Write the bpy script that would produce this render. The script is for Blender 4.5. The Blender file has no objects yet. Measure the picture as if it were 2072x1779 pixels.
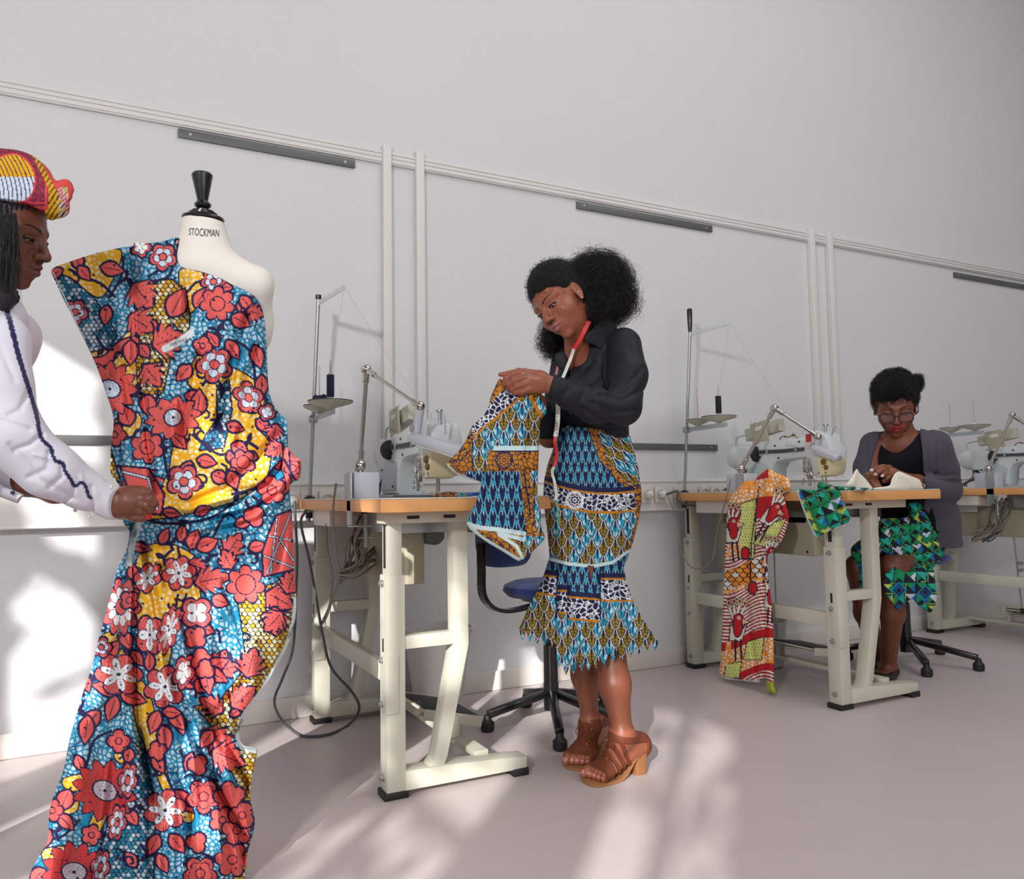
import bpy, bmesh, math, random
import numpy as np
from mathutils import Vector, Matrix
random.seed(7)
rng = np.random.default_rng(11)
COL = bpy.context.scene.collection

# ---------------------------------------------------------------- camera model
f_, CX, CY, CH = 1600., 1036., 889.5, 0.90
_yaw, _pit, _rol = math.radians(27.2), math.atan(110/1600.), math.radians(0.9)
CF = np.array([math.sin(_yaw)*math.cos(_pit), math.cos(_yaw)*math.cos(_pit), math.sin(_pit)])
_R0 = np.array([math.cos(_yaw), -math.sin(_yaw), 0]); _U0 = np.cross(_R0, CF)
CR = _R0*math.cos(_rol)-_U0*math.sin(_rol); CU = _U0*math.cos(_rol)+_R0*math.sin(_rol)
CO = np.array([0, 0, CH])
def ray(px, py): return CF+(px-CX)/f_*CR-(py-CY)/f_*CU
def P(px, py, d): return CO+d*ray(px, py)
def PV(px, py, d):
    px, py, d = np.broadcast_arrays(px, py, d)
    return CO+d[..., None]*(CF+((px-CX)/f_)[..., None]*CR-((py-CY)/f_)[..., None]*CU)
def onZ(px, py, z=0.): r = ray(px, py); return CO+r*((z-CH)/r[2])
def onY(px, py, y): r = ray(px, py); return CO+r*(y/r[1])
def onX(px, py, x): r = ray(px, py); return CO+r*(x/r[0])
def cv(v): # vector given as (right, up, toward camera)
    return v[0]*CR+v[1]*CU-v[2]*CF
def nrm(v): v = np.asarray(v, float); return v/np.linalg.norm(v)

# ---------------------------------------------------------------- colour
def lin(c):
    c = np.asarray(c, float)/255.
    return np.where(c <= .04045, c/12.92, ((c+.055)/1.055)**2.4)
def L4(c): return (*[float(v) for v in lin(c)], 1.)

MATS = {}
def mat(name, rgb, rough=.5, metal=0., spec=.5, nscale=0, namt=0., bump=0., bscale=60, sheen=0., trans=0., coat=0.):
    if name in MATS: return MATS[name]
    m = bpy.data.materials.new(name); m.use_nodes = True
    nt = m.node_tree; b = nt.nodes['Principled BSDF']
    b.inputs['Base Color'].default_value = L4(rgb)
    b.inputs['Roughness'].default_value = rough; b.inputs['Metallic'].default_value = metal
    b.inputs['Specular IOR Level'].default_value = spec
    if sheen: b.inputs['Sheen Weight'].default_value = sheen
    if trans: b.inputs['Transmission Weight'].default_value = trans
    if coat: b.inputs['Coat Weight'].default_value = coat
    tc = nt.nodes.new('ShaderNodeTexCoord')
    if nscale:
        n = nt.nodes.new('ShaderNodeTexNoise'); n.inputs['Scale'].default_value = nscale; n.inputs['Detail'].default_value = 6
        r = nt.nodes.new('ShaderNodeMapRange'); r.inputs['To Min'].default_value = 1-namt; r.inputs['To Max'].default_value = 1+namt
        mx = nt.nodes.new('ShaderNodeMix'); mx.data_type = 'RGBA'; mx.blend_type = 'MULTIPLY'; mx.inputs[0].default_value = 1
        mx.inputs[6].default_value = L4(rgb)
        nt.links.new(tc.outputs['Object'], n.inputs['Vector']); nt.links.new(n.outputs['Fac'], r.inputs['Value'])
        nt.links.new(r.outputs[0], mx.inputs[7]); nt.links.new(mx.outputs[2], b.inputs['Base Color'])
    if bump:
        n = nt.nodes.new('ShaderNodeTexNoise'); n.inputs['Scale'].default_value = bscale; n.inputs['Detail'].default_value = 5
        bp = nt.nodes.new('ShaderNodeBump'); bp.inputs['Strength'].default_value = bump; bp.inputs['Distance'].default_value = .01
        nt.links.new(tc.outputs['Object'], n.inputs['Vector']); nt.links.new(n.outputs['Fac'], bp.inputs['Height'])
        nt.links.new(bp.outputs[0], b.inputs['Normal'])
    MATS[name] = m
    return m
def matcol(name, rough=.75, spec=.3, bump=.15, bscale=900, sheen=0., sss=0.):
    """material whose colour is the pattern stored on the mesh (attribute 'Col') with a woven or skin bump"""
    if name in MATS: return MATS[name]
    m = bpy.data.materials.new(name); m.use_nodes = True
    nt = m.node_tree; b = nt.nodes['Principled BSDF']
    a = nt.nodes.new('ShaderNodeAttribute'); a.attribute_name = 'Col'
    nt.links.new(a.outputs['Color'], b.inputs['Base Color'])
    b.inputs['Roughness'].default_value = rough; b.inputs['Specular IOR Level'].default_value = spec
    if sheen: b.inputs['Sheen Weight'].default_value = sheen
    if sss:
        b.inputs['Subsurface Weight'].default_value = sss; b.inputs['Subsurface Radius'].default_value = (.012, .004, .002)
    tc = nt.nodes.new('ShaderNodeTexCoord'); n = nt.nodes.new('ShaderNodeTexNoise'); n.inputs['Scale'].default_value = bscale
    bp = nt.nodes.new('ShaderNodeBump'); bp.inputs['Strength'].default_value = bump; bp.inputs['Distance'].default_value = .002
    nt.links.new(tc.outputs['Object'], n.inputs['Vector']); nt.links.new(n.outputs['Fac'], bp.inputs['Height'])
    nt.links.new(bp.outputs[0], b.inputs['Normal'])
    MATS[name] = m
    return m

# ---------------------------------------------------------------- objects
def loc_of(o): return np.array(o.location) if o is not None else np.zeros(3)
def wloc(o):
    v = np.zeros(3)
    while o is not None: v = v+np.array(o.location); o = o.parent
    return v
def thing(name, label, cat, loc=(0, 0, 0), group=None, parent=None):
    o = bpy.data.objects.new(name, None); COL.objects.link(o); o.location = tuple(float(v) for v in loc)
    o.empty_display_size = .1
    if label: o['label'] = label
    if cat: o['category'] = cat
    if group: o['group'] = group
    return o
def tag(o, label=None, cat=None, group=None, kind=None):
    if label: o['label'] = label
    if cat: o['category'] = cat
    if group: o['group'] = group
    if kind: o['kind'] = kind
    return o
def mk(name, V, Fc, m, parent=None, smooth=True, cols=None, label=None):
    """one mesh object from world-space vertices"""
    V = np.asarray(V, float)-wloc(parent)
    me = bpy.data.meshes.new(name)
    if isinstance(Fc, np.ndarray):
        nf, k = Fc.shape
        me.vertices.add(len(V)); me.vertices.foreach_set('co', V.astype(np.float32).ravel())
        me.loops.add(nf*k); me.loops.foreach_set('vertex_index', Fc.astype(np.int32).ravel())
        me.polygons.add(nf); me.polygons.foreach_set('loop_start', np.arange(0, nf*k, k, dtype=np.int32))
        me.polygons.foreach_set('loop_total', np.full(nf, k, dtype=np.int32))
        me.update(calc_edges=True)
    else:
        me.from_pydata([tuple(v) for v in V], [], [tuple(int(i) for i in q) for q in Fc]); me.update()
    me.validate()
    if smooth: me.polygons.foreach_set('use_smooth', np.ones(len(me.polygons), dtype=bool))
    if cols is not None:
        at = me.attributes.new('Col', 'FLOAT_COLOR', 'POINT')
        c4 = np.ones((len(me.vertices), 4), np.float32); c4[:, :3] = cols
        at.data.foreach_set('color', c4.ravel())
    if m is not None: me.materials.append(m)
    o = bpy.data.objects.new(name, me); COL.objects.link(o)
    if parent is not None: o.parent = parent
    if label: o['label'] = label
    return o
def copy_tree(o, parent=None):
    c = o.copy(); COL.objects.link(c); c.parent = parent
    for ch in [x for x in COL.objects if x.parent == o]: copy_tree(ch, c)
    return c

class MB:
    """collects primitives into one mesh"""
    def __init__(s): s.V = []; s.F = []; s.n = 0
    def add(s, V, F):
        V = [tuple(map(float, v)) for v in V]
        s.V += V; s.F += [tuple(i+s.n for i in q) for q in F]; s.n += len(V); return s
    def box(s, lo, hi, bev=.003, rot=None, c=None):
        bm = bmesh.new(); bmesh.ops.create_cube(bm, size=1)
        lo = np.array(lo, float); hi = np.array(hi, float); sz = hi-lo; ce = (lo+hi)/2
        for v in bm.verts: v.co = Vector((v.co.x*sz[0], v.co.y*sz[1], v.co.z*sz[2]))
        bv = min(bev, abs(sz).min()*.45)
        if bv > 0: bmesh.ops.bevel(bm, geom=bm.edges[:], offset=bv, segments=2, profile=.5, affect='EDGES')
        M = Matrix(rot) if rot is not None else Matrix.Identity(3)
        bm.verts.index_update()
        s.add([tuple(np.array(M @ v.co)+ce) for v in bm.verts], [[v.index for v in q.verts] for q in bm.faces]); bm.free(); return s
    def beam(s, a, b, w, h, up=(0, 0, 1), bev=.003):
        a = np.array(a, float); b = np.array(b, float); y = nrm(b-a); x = nrm(np.cross(y, up)); z = np.cross(x, y)
        L = np.linalg.norm(b-a); M = np.array([x, y, z]).T
        bm = bmesh.new(); bmesh.ops.create_cube(bm, size=1)
        for v in bm.verts: v.co = Vector((v.co.x*w, v.co.y*L, v.co.z*h))
        bv = min(bev, min(w, h, L)*.45)
        if bv > 0: bmesh.ops.bevel(bm, geom=bm.edges[:], offset=bv, segments=2, profile=.5, affect='EDGES')
        bm.verts.index_update(); c = (a+b)/2
        s.add([M@np.array(v.co)+c for v in bm.verts], [[v.index for v in q.verts] for q in bm.faces]); bm.free(); return s
    def tube(s, pts, r, n=10, cap=True, closed=False):
        pts = np.array(pts, float); m = len(pts); r = np.broadcast_to(r, m)
        T = np.gradient(pts, axis=0); T /= np.maximum(np.linalg.norm(T, axis=1), 1e-9)[:, None]
        a = np.array([0, 0, 1.]) if abs(T[0][2]) < .9 else np.array([1., 0, 0])
        N = nrm(np.cross(T[0], a)); V = []
        for i in range(m):
            N = N-T[i]*np.dot(N, T[i]); N = nrm(N); B = np.cross(T[i], N)
            for k in range(n):
                t = 2*math.pi*k/n; V.append(pts[i]+r[i]*(math.cos(t)*N+math.sin(t)*B))
        F = [(i*n+k, i*n+(k+1) % n, (i+1)*n+(k+1) % n, (i+1)*n+k) for i in range(m-1) for k in range(n)]
        if cap: F += [tuple(range(n))[::-1], tuple((m-1)*n+k for k in range(n))]
        return s.add(V, F)
    def cyl(s, a, b, r, n=24, bev=.0015):
        a = np.array(a, float); b = np.array(b, float); L = np.linalg.norm(b-a); u = (b-a)/L; e = min(bev, L*.3, r*.3)
        return s.tube([a, a+u*e, b-u*e, b], [r-e, r, r, r-e], n) if e > 0 else s.tube([a, b], [r, r], n)
    def lathe(s, base, axis, prof, n=32):
        base = np.array(base, float); ax = nrm(axis)
        a = np.array([0, 0, 1.]) if abs(ax[2]) < .9 else np.array([1., 0, 0])
        N = nrm(np.cross(ax, a)); B = np.cross(ax, N); V = []
        for r, h in prof:
            for k in range(n):
                t = 2*math.pi*k/n; V.append(base+ax*h+r*(math.cos(t)*N+math.sin(t)*B))
        m = len(prof)
        F = [(i*n+k, i*n+(k+1) % n, (i+1)*n+(k+1) % n, (i+1)*n+k) for i in range(m-1) for k in range(n)]
        F += [tuple(range(n))[::-1], tuple((m-1)*n+k for k in range(n))]
        return s.add(V, F)
    def sph(s, c, r, n=20, sc=(1, 1, 1)):
        V = []; F = []; c = np.array(c, float); m = n//2
        for i in range(m+1):
            for k in range(n):
                p = math.pi*i/m; t = 2*math.pi*k/n
                V.append(c+r*np.array([math.sin(p)*math.cos(t)*sc[0], math.sin(p)*math.sin(t)*sc[1], math.cos(p)*sc[2]]))
        for i in range(m):
            for k in range(n): F.append((i*n+k, (i+1)*n+k, (i+1)*n+(k+1) % n, i*n+(k+1) % n))
        return s.add(V, F)
    def prism(s, poly, lo, hi, axis=0, bev=.004):
        """poly: points in the plane across axis (0: (y,z), 1: (x,z), 2: (x,y)) extruded lo..hi"""
        bm = bmesh.new()
        def mkv(q, t): return (t, q[0], q[1]) if axis == 0 else ((q[0], t, q[1]) if axis == 1 else (q[0], q[1], t))
        a = [bm.verts.new(mkv(q, lo)) for q in poly]; b = [bm.verts.new(mkv(q, hi)) for q in poly]; n = len(poly)
        bm.faces.new(a[::-1]); bm.faces.new(b)
        for i in range(n): bm.faces.new((a[i], a[(i+1) % n], b[(i+1) % n], b[i]))
        bmesh.ops.recalc_face_normals(bm, faces=bm.faces[:])
        if bev > 0:
            ed = [e for f in bm.faces[:2] for e in f.edges]
            bmesh.ops.bevel(bm, geom=list(set(ed)), offset=bev, segments=2, profile=.5, affect='EDGES')
        bm.verts.index_update(); bm.faces.ensure_lookup_table()
        s.add([tuple(v.co) for v in bm.verts], [[v.index for v in q.verts] for q in bm.faces]); bm.free(); return s
    def ribbon(s, pts, w, side, th=.0012):
        pts = np.array(pts, float); side = np.asarray(side, float); m = len(pts)
        if side.ndim == 1: side = np.tile(side, (m, 1))
        T = np.gradient(pts, axis=0); V = []
        for i in range(m):
            sd = nrm(side[i]); n = nrm(np.cross(T[i], sd))
            for a, b in ((-1, -1), (1, -1), (1, 1), (-1, 1)): V.append(pts[i]+sd*w/2*a+n*th/2*b)
        F = [(i*4+k, i*4+(k+1) % 4, (i+1)*4+(k+1) % 4, (i+1)*4+k) for i in range(m-1) for k in range(4)]
        F += [(3, 2, 1, 0), tuple((m-1)*4+k for k in range(4))]
        return s.add(V, F)
    def build(s, name, m, parent=None, smooth=True, label=None):
        o = mk(name, np.array(s.V), s.F, m, parent, smooth, label=label)
        if smooth:
            o.data.set_sharp_from_angle(angle=math.radians(38))
        return o
def crom(pts, n=8, closed=False):
    p = np.array(pts, float); m = len(p); out = []
    for i in range(m if closed else m-1):
        if closed: a, b, c, d = p[(i-1) % m], p[i], p[(i+1) % m], p[(i+2) % m]
        else: a, b, c, d = p[max(i-1, 0)], p[i], p[i+1], p[min(i+2, m-1)]
        for k in range(n):
            t = k/n; out.append(.5*((2*b)+(-a+c)*t+(2*a-5*b+4*c-d)*t*t+(-a+3*b-3*c+d)*t**3))
    if not closed: out.append(p[-1])
    return np.array(out)

# ---------------------------------------------------------------- implicit surfaces
def _sn(G, org, h):
    """surface nets"""
    s = G < 0; nx, ny, nz = G.shape
    c = np.zeros((nx-1, ny-1, nz-1), np.int8)
    for i in (0, 1):
        for j in (0, 1):
            for k in (0, 1): c += s[i:nx-1+i, j:ny-1+j, k:nz-1+k]
    act = (c > 0) & (c < 8); I, J, K = np.nonzero(act)
    idx = -np.ones(act.shape, np.int64); idx[I, J, K] = np.arange(len(I))
    acc = np.zeros((len(I), 3)); cnt = np.zeros(len(I))
    cor = [(i, j, k) for i in (0, 1) for j in (0, 1) for k in (0, 1)]
    for a in range(8):
        for b in range(a+1, 8):
            ca, cb = cor[a], cor[b]
            if sum(abs(ca[q]-cb[q]) for q in range(3)) != 1: continue
            ga = G[I+ca[0], J+ca[1], K+ca[2]]; gb = G[I+cb[0], J+cb[1], K+cb[2]]
            x = (ga < 0) != (gb < 0); t = np.where(x, ga/np.where(x, ga-gb, 1), 0)
            for q in range(3): acc[:, q] += np.where(x, ca[q]+t*(cb[q]-ca[q]), 0)
            cnt += x
    V = org+h*(np.stack([I, J, K], 1)+acc/cnt[:, None])
    Q = []
    for ax in range(3):
        o1, o2 = [(1, 2), (2, 0), (0, 1)][ax]
        sl = [slice(None)]*3; sl2 = [slice(None)]*3
        sl[ax] = slice(0, -1); sl2[ax] = slice(1, None)
        x = s[tuple(sl)] != s[tuple(sl2)]
        ii = np.array(np.nonzero(x)); lo = (ii[o1] > 0) & (ii[o2] > 0) & (ii[o1] < G.shape[o1]-1) & (ii[o2] < G.shape[o2]-1); ii = ii[:, lo]
        neg = s[ii[0], ii[1], ii[2]]
        def at(d1, d2):
            q = ii.copy(); q[o1] -= d1; q[o2] -= d2; return idx[q[0], q[1], q[2]]
        f4 = np.stack([at(0, 0), at(1, 0), at(1, 1), at(0, 1)], 1)
        f4 = np.where(neg[:, None], f4, f4[:, ::-1]); Q.append(f4)
    Fc = np.concatenate(Q); Fc = Fc[(Fc >= 0).all(1)]
    return V, Fc
class Sdf:
    def __init__(s): s.pr = []; s.post = []
    def _p(s, fn, lo, hi, k, op='u'): s.pr.append((fn, np.array(lo), np.array(hi), k, op)); return s
    def rc(s, a, b, ra, rb=None, k=.01, op='u'):
        a = np.array(a, float); b = np.array(b, float); rb = ra if rb is None else rb; R = max(ra, rb)
        def fn(X, Y, Z):
            d = b-a; L = max(d@d, 1e-9); t = np.clip(((X-a[0])*d[0]+(Y-a[1])*d[1]+(Z-a[2])*d[2])/L, 0, 1)
            return np.sqrt((X-a[0]-t*d[0])**2+(Y-a[1]-t*d[1])**2+(Z-a[2]-t*d[2])**2)-(ra+(rb-ra)*t)
        return s._p(fn, np.minimum(a, b)-R, np.maximum(a, b)+R, k, op)
    def chain(s, pts, rs, k=.01, op='u'):
        for i in range(len(pts)-1): s.rc(pts[i], pts[i+1], rs[i], rs[i+1], k, op)
        return s
    def ell(s, c, r, M=None, k=.01, op='u'):
        """M rows = the ellipsoid's axes"""
        c = np.array(c, float); r = np.array(r, float); M = np.eye(3) if M is None else np.array(M)
        ext = np.sqrt(((M*r[:, None])**2).sum(0))
        def fn(X, Y, Z):
            x, y, z = X-c[0], Y-c[1], Z-c[2]
            q = [(M[i, 0]*x+M[i, 1]*y+M[i, 2]*z)/r[i] for i in range(3)]
            k0 = np.sqrt(q[0]**2+q[1]**2+q[2]**2); k1 = np.sqrt((q[0]/r[0])**2+(q[1]/r[1])**2+(q[2]/r[2])**2)
            return np.where(k1 < 1e-6, -r.min(), k0*(k0-1)/np.maximum(k1, 1e-6))
        return s._p(fn, c-ext, c+ext, k, op)
    def ec(s, a, b, wa, da, wb, db, side, k=.02, op='u'):
        """elliptical cone: half width w along side, half depth d across"""
        a = np.array(a, float); b = np.array(b, float); ax = nrm(b-a); sd = nrm(np.array(side)-ax*np.dot(side, ax)); fw = np.cross(sd, ax)
        L = np.linalg.norm(b-a); R = max(wa, da, wb, db)
        def fn(X, Y, Z):
            x, y, z = X-a[0], Y-a[1], Z-a[2]
            h = x*ax[0]+y*ax[1]+z*ax[2]; u = x*sd[0]+y*sd[1]+z*sd[2]; v = x*fw[0]+y*fw[1]+z*fw[2]
            t = np.clip(h/L, 0, 1); w = wa+(wb-wa)*t; d = da+(db-da)*t; e = h-t*L
            mn = np.minimum(w, d)
            return (np.sqrt((u/w)**2+(v/d)**2+(e/mn)**2)-1)*mn
        return s._p(fn, np.minimum(a, b)-R, np.maximum(a, b)+R, k, op)
    def slab(s, c, n, off, op='i'):
        c = np.array(c, float); n = nrm(n)
        def fn(X, Y, Z): return (X-c[0])*n[0]+(Y-c[1])*n[1]+(Z-c[2])*n[2]-off
        s.pr.append((fn, None, None, 0, op)); return s
    def bounds(s):
        lo = np.min([p[1] for p in s.pr if p[4] == 'u'], 0); hi = np.max([p[2] for p in s.pr if p[4] == 'u'], 0); return lo, hi
    def mesh(s, h, lo=None, hi=None):
        a, b = s.bounds(); pad = 3*h+.006
        lo = a-pad if lo is None else np.array(lo, float); hi = b+pad if hi is None else np.array(hi, float)
        n = np.ceil((hi-lo)/h).astype(int)+1
        ax = [lo[i]+h*np.arange(n[i]) for i in range(3)]
        G = np.full(n, 1., np.float32)
        for fn, plo, phi, k, op in s.pr:
            if plo is None: i0 = np.zeros(3, int); i1 = n
            else:
                pd = max(k*1.2, 3*h)+.004
                i0 = np.clip(np.floor((plo-pd-lo)/h).astype(int), 0, n); i1 = np.clip(np.ceil((phi+pd-lo)/h).astype(int)+1, 0, n)
                if (i1-i0).min() <= 0: continue
            X, Y, Z = np.ix_(ax[0][i0[0]:i1[0]], ax[1][i0[1]:i1[1]], ax[2][i0[2]:i1[2]])
            D = fn(X, Y, Z).astype(np.float32); S = G[i0[0]:i1[0], i0[1]:i1[1], i0[2]:i1[2]]
            if op == 'u':
                if k > 0:
                    q = np.clip(.5+.5*(S-D)/k, 0, 1); S[...] = S*(1-q)+D*q-k*q*(1-q)
                else: np.minimum(S, D, out=S)
            elif op == 's':
                if k > 0:
                    q = np.clip(.5-.5*(S+D)/k, 0, 1); S[...] = S*(1-q)-D*q+k*q*(1-q)
                else: np.maximum(S, -D, out=S)
            elif op == 'i': np.maximum(S, D, out=S)
        for fn in s.post:
            X, Y, Z = np.ix_(*ax); G += fn(X, Y, Z).astype(np.float32)
        G[0] = G[-1] = 1; G[:, 0] = G[:, -1] = 1; G[:, :, 0] = G[:, :, -1] = 1
        return _sn(G, lo, h)
def join(parts):
    V = []; Fc = []; n = 0
    for v, q in parts: V.append(v); Fc.append(q+n); n += len(v)
    return np.concatenate(V), np.concatenate(Fc)
def vnoise(X, Y, Z, sc, seed=0):
    """cheap smooth noise from summed sines"""
    r = np.random.default_rng(seed); o = 0
    for i in range(7):
        d = r.normal(size=3); d /= np.linalg.norm(d); fr = sc*(.6+.9*r.random()); ph = r.random()*6.28
        o = o+np.sin((X*d[0]+Y*d[1]+Z*d[2])*fr+ph+1.3*np.sin((X*d[1]+Y*d[2]+Z*d[0])*fr*.6+ph*2))
    return o/4.

# ---------------------------------------------------------------- traced cloth pieces
def poly_sd(x, y, poly):
    """signed distance (<0 inside) and closest point"""
    P0 = np.array(poly, float); P1 = np.roll(P0, -1, 0)
    best = np.full(x.shape, 1e18); bx = np.zeros(x.shape); by = np.zeros(x.shape); ins = np.zeros(x.shape, bool)
    for (ax, ay), (bx_, by_) in zip(P0, P1):
        dx, dy = bx_-ax, by_-ay; L = dx*dx+dy*dy
        if L < 1e-9: continue
        t = np.clip(((x-ax)*dx+(y-ay)*dy)/L, 0, 1); qx = ax+t*dx; qy = ay+t*dy
        d = (x-qx)**2+(y-qy)**2; m = d < best; best = np.where(m, d, best); bx = np.where(m, qx, bx); by = np.where(m, qy, by)
        if dy != 0: ins ^= ((ay > y) != (by_ > y)) & (x < dx*(y-ay)/dy+ax)
    d = np.sqrt(best); return np.where(ins, -d, d), bx, by
def line_d(x, y, pl):
    best = np.full(x.shape, 1e9)
    for (ax, ay), (bx, by) in zip(pl[:-1], pl[1:]):
        dx, dy = bx-ax, by-ay; t = np.clip(((x-ax)*dx+(y-ay)*dy)/(dx*dx+dy*dy+1e-9), 0, 1)
        best = np.minimum(best, np.hypot(x-ax-t*dx, y-ay-t*dy))
    return best
def puff(name, poly, step, d0, color, m, parent=None, thin=(10, .012), core=None, creases=(), extra=None, back=True, open_rows=False, floor=None, label=None):
    """cloth with the traced outline, standing at depth d0 with real thickness. thin=(edge width px, thickness m);
    core=[(y,cx,hw,ratio)] adds the rounded body inside; creases=[(polyline,width px,amp m)]"""
    p = np.array(poly, float); x0, y0 = p.min(0)-step*1.5; x1, y1 = p.max(0)+step*1.5
    gx, gy = np.meshgrid(np.arange(x0, x1, step), np.arange(y0, y1, step)); sh = gx.shape
    sd, qx, qy = poly_sd(gx, gy, p); ins = sd < 0
    c = ins[:-1, :-1] | ins[1:, :-1] | ins[:-1, 1:] | ins[1:, 1:]
    use = np.zeros(sh, bool)
    use[:-1, :-1] |= c; use[1:, :-1] |= c; use[:-1, 1:] |= c; use[1:, 1:] |= c
    x = np.where(ins, gx, qx); y = np.where(ins, gy, qy)
    dist = np.where(ins, -sd, 0)
    e = np.clip(dist/thin[0], 0, 1); T = thin[1]*np.sqrt(1-(1-e)**2)
    D = d0(x, y) if callable(d0) else np.full(sh, float(d0))
    if core is not None:
        cc = np.array(core, float); cx = np.interp(y, cc[:, 0], cc[:, 1]); hw = np.interp(y, cc[:, 0], cc[:, 2]); rt = np.interp(y, cc[:, 0], cc[:, 3])
        u = np.clip(np.abs(x-cx)/np.maximum(hw, 1), 0, 1); T = T+np.sqrt(1-u*u)*hw*rt*D/f_
    fo = np.zeros(sh)
    for pl, w, a in creases: fo += a*np.exp(-(line_d(x, y, pl)/w)**2)
    if extra is not None: fo += extra(x, y)
    fo *= np.clip(dist/6, 0, 1) if not open_rows else 1
    df = D-T+fo; db = D+T
    V = [PV(x[use], y[use], df[use])]
    idx = -np.ones(sh, int); idx[use] = np.arange(use.sum())
    I, J = np.nonzero(c)
    Fq = [np.stack([idx[I, J], idx[I+1, J], idx[I+1, J+1], idx[I, J+1]], 1)]
    C = color(x[use], y[use]); Cs = [C]
    if back:
        V.append(PV(x[use], y[use], db[use])); n = use.sum(); Fq.append((Fq[0]+n)[:, ::-1]); Cs.append(C)
    V = np.concatenate(V); Fq = np.concatenate(Fq)
    if floor is not None:
        z = V[:, 2]; bad = z < floor; k = np.where(bad, (CH-floor)/np.maximum(CH-z, 1e-6), 1); V = CO+(V-CO)*k[:, None]
    return mk(name, V, Fq, m, parent, True, np.concatenate(Cs), label=label)
# ---------------------------------------------------------------- printed-cotton patterns (functions of cloth coordinates)
NAVY = lin((28, 22, 66)); CORAL = lin((226, 96, 90)); PALE = lin((205, 222, 238)); CYAN = lin((10, 132, 172)); YEL = lin((234, 174, 16))
CREAM = lin((236, 228, 190)); BLACKISH = lin((24, 22, 34)); WHITE = lin((232, 236, 240))
def h2(i, j, s=0):
    v = np.sin(i*127.1+j*311.7+s*74.7)*43758.5453; return v-np.floor(v)
def worley(x, y, cell, seed=0, jit=.9):
    gx, gy = np.floor(x/cell), np.floor(y/cell); f1 = np.full(x.shape, 1e9); f2 = f1.copy(); idv = np.zeros(x.shape)
    for di in (-1, 0, 1):
        for dj in (-1, 0, 1):
            a, b = gx+di, gy+dj
            px = (a+.5+jit*(h2(a, b, seed)-.5))*cell; py = (b+.5+jit*(h2(a, b, seed+5)-.5))*cell
            d = np.hypot(x-px, y-py); m = d < f1
            f2 = np.where(m, f1, np.minimum(f2, d)); idv = np.where(m, h2(a, b, seed+9), idv); f1 = np.where(m, d, f1)
    return f1, f2, idv
def mixc(a, b, t): t = np.clip(t, 0, 1)[..., None]; return a*(1-t)+b*t
def crackle(x, y, dark, light, cell=12, w=2.2, seed=0):
    x2 = x+3*np.sin(y/9.+seed); y2 = y+3*np.sin(x/11.+seed*2)
    f1, f2, i = worley(x2, y2, cell, seed)
    t = (f2-f1-w)/1.5
    c = mixc(np.broadcast_to(dark, x.shape+(3,)), np.broadcast_to(light, x.shape+(3,)), t)
    big = np.sin(x/31.+seed)*np.sin(y/27.+1+seed)+.5*np.sin((x+y)/17.)
    return mixc(c, np.broadcast_to(dark, c.shape), (big-.55)*1.5)
def scales(x, y, fill, fill2, line, w=13, h=9, lw=1.3):
    r = np.floor(y/h); xx = x/w+np.where(np.mod(r, 2) == 0, 0, .5); c = np.floor(xx); u = xx-c-.5; v = y/h-r
    e = np.hypot(u*2, v); x2 = x/w+np.where(np.mod(r+1, 2) == 0, 0, .5); c2 = np.floor(x2)
    idn = np.where(e < 1, h2(c, r, 3), h2(c2, r+1, 3)); pat = np.sin(x/26.+1)*np.sin(y/33.)*.3
    col = np.where((idn+pat < .45)[..., None], fill, fill2)
    return np.where((np.abs(e-1)*h < lw)[..., None], line, col)
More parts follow.
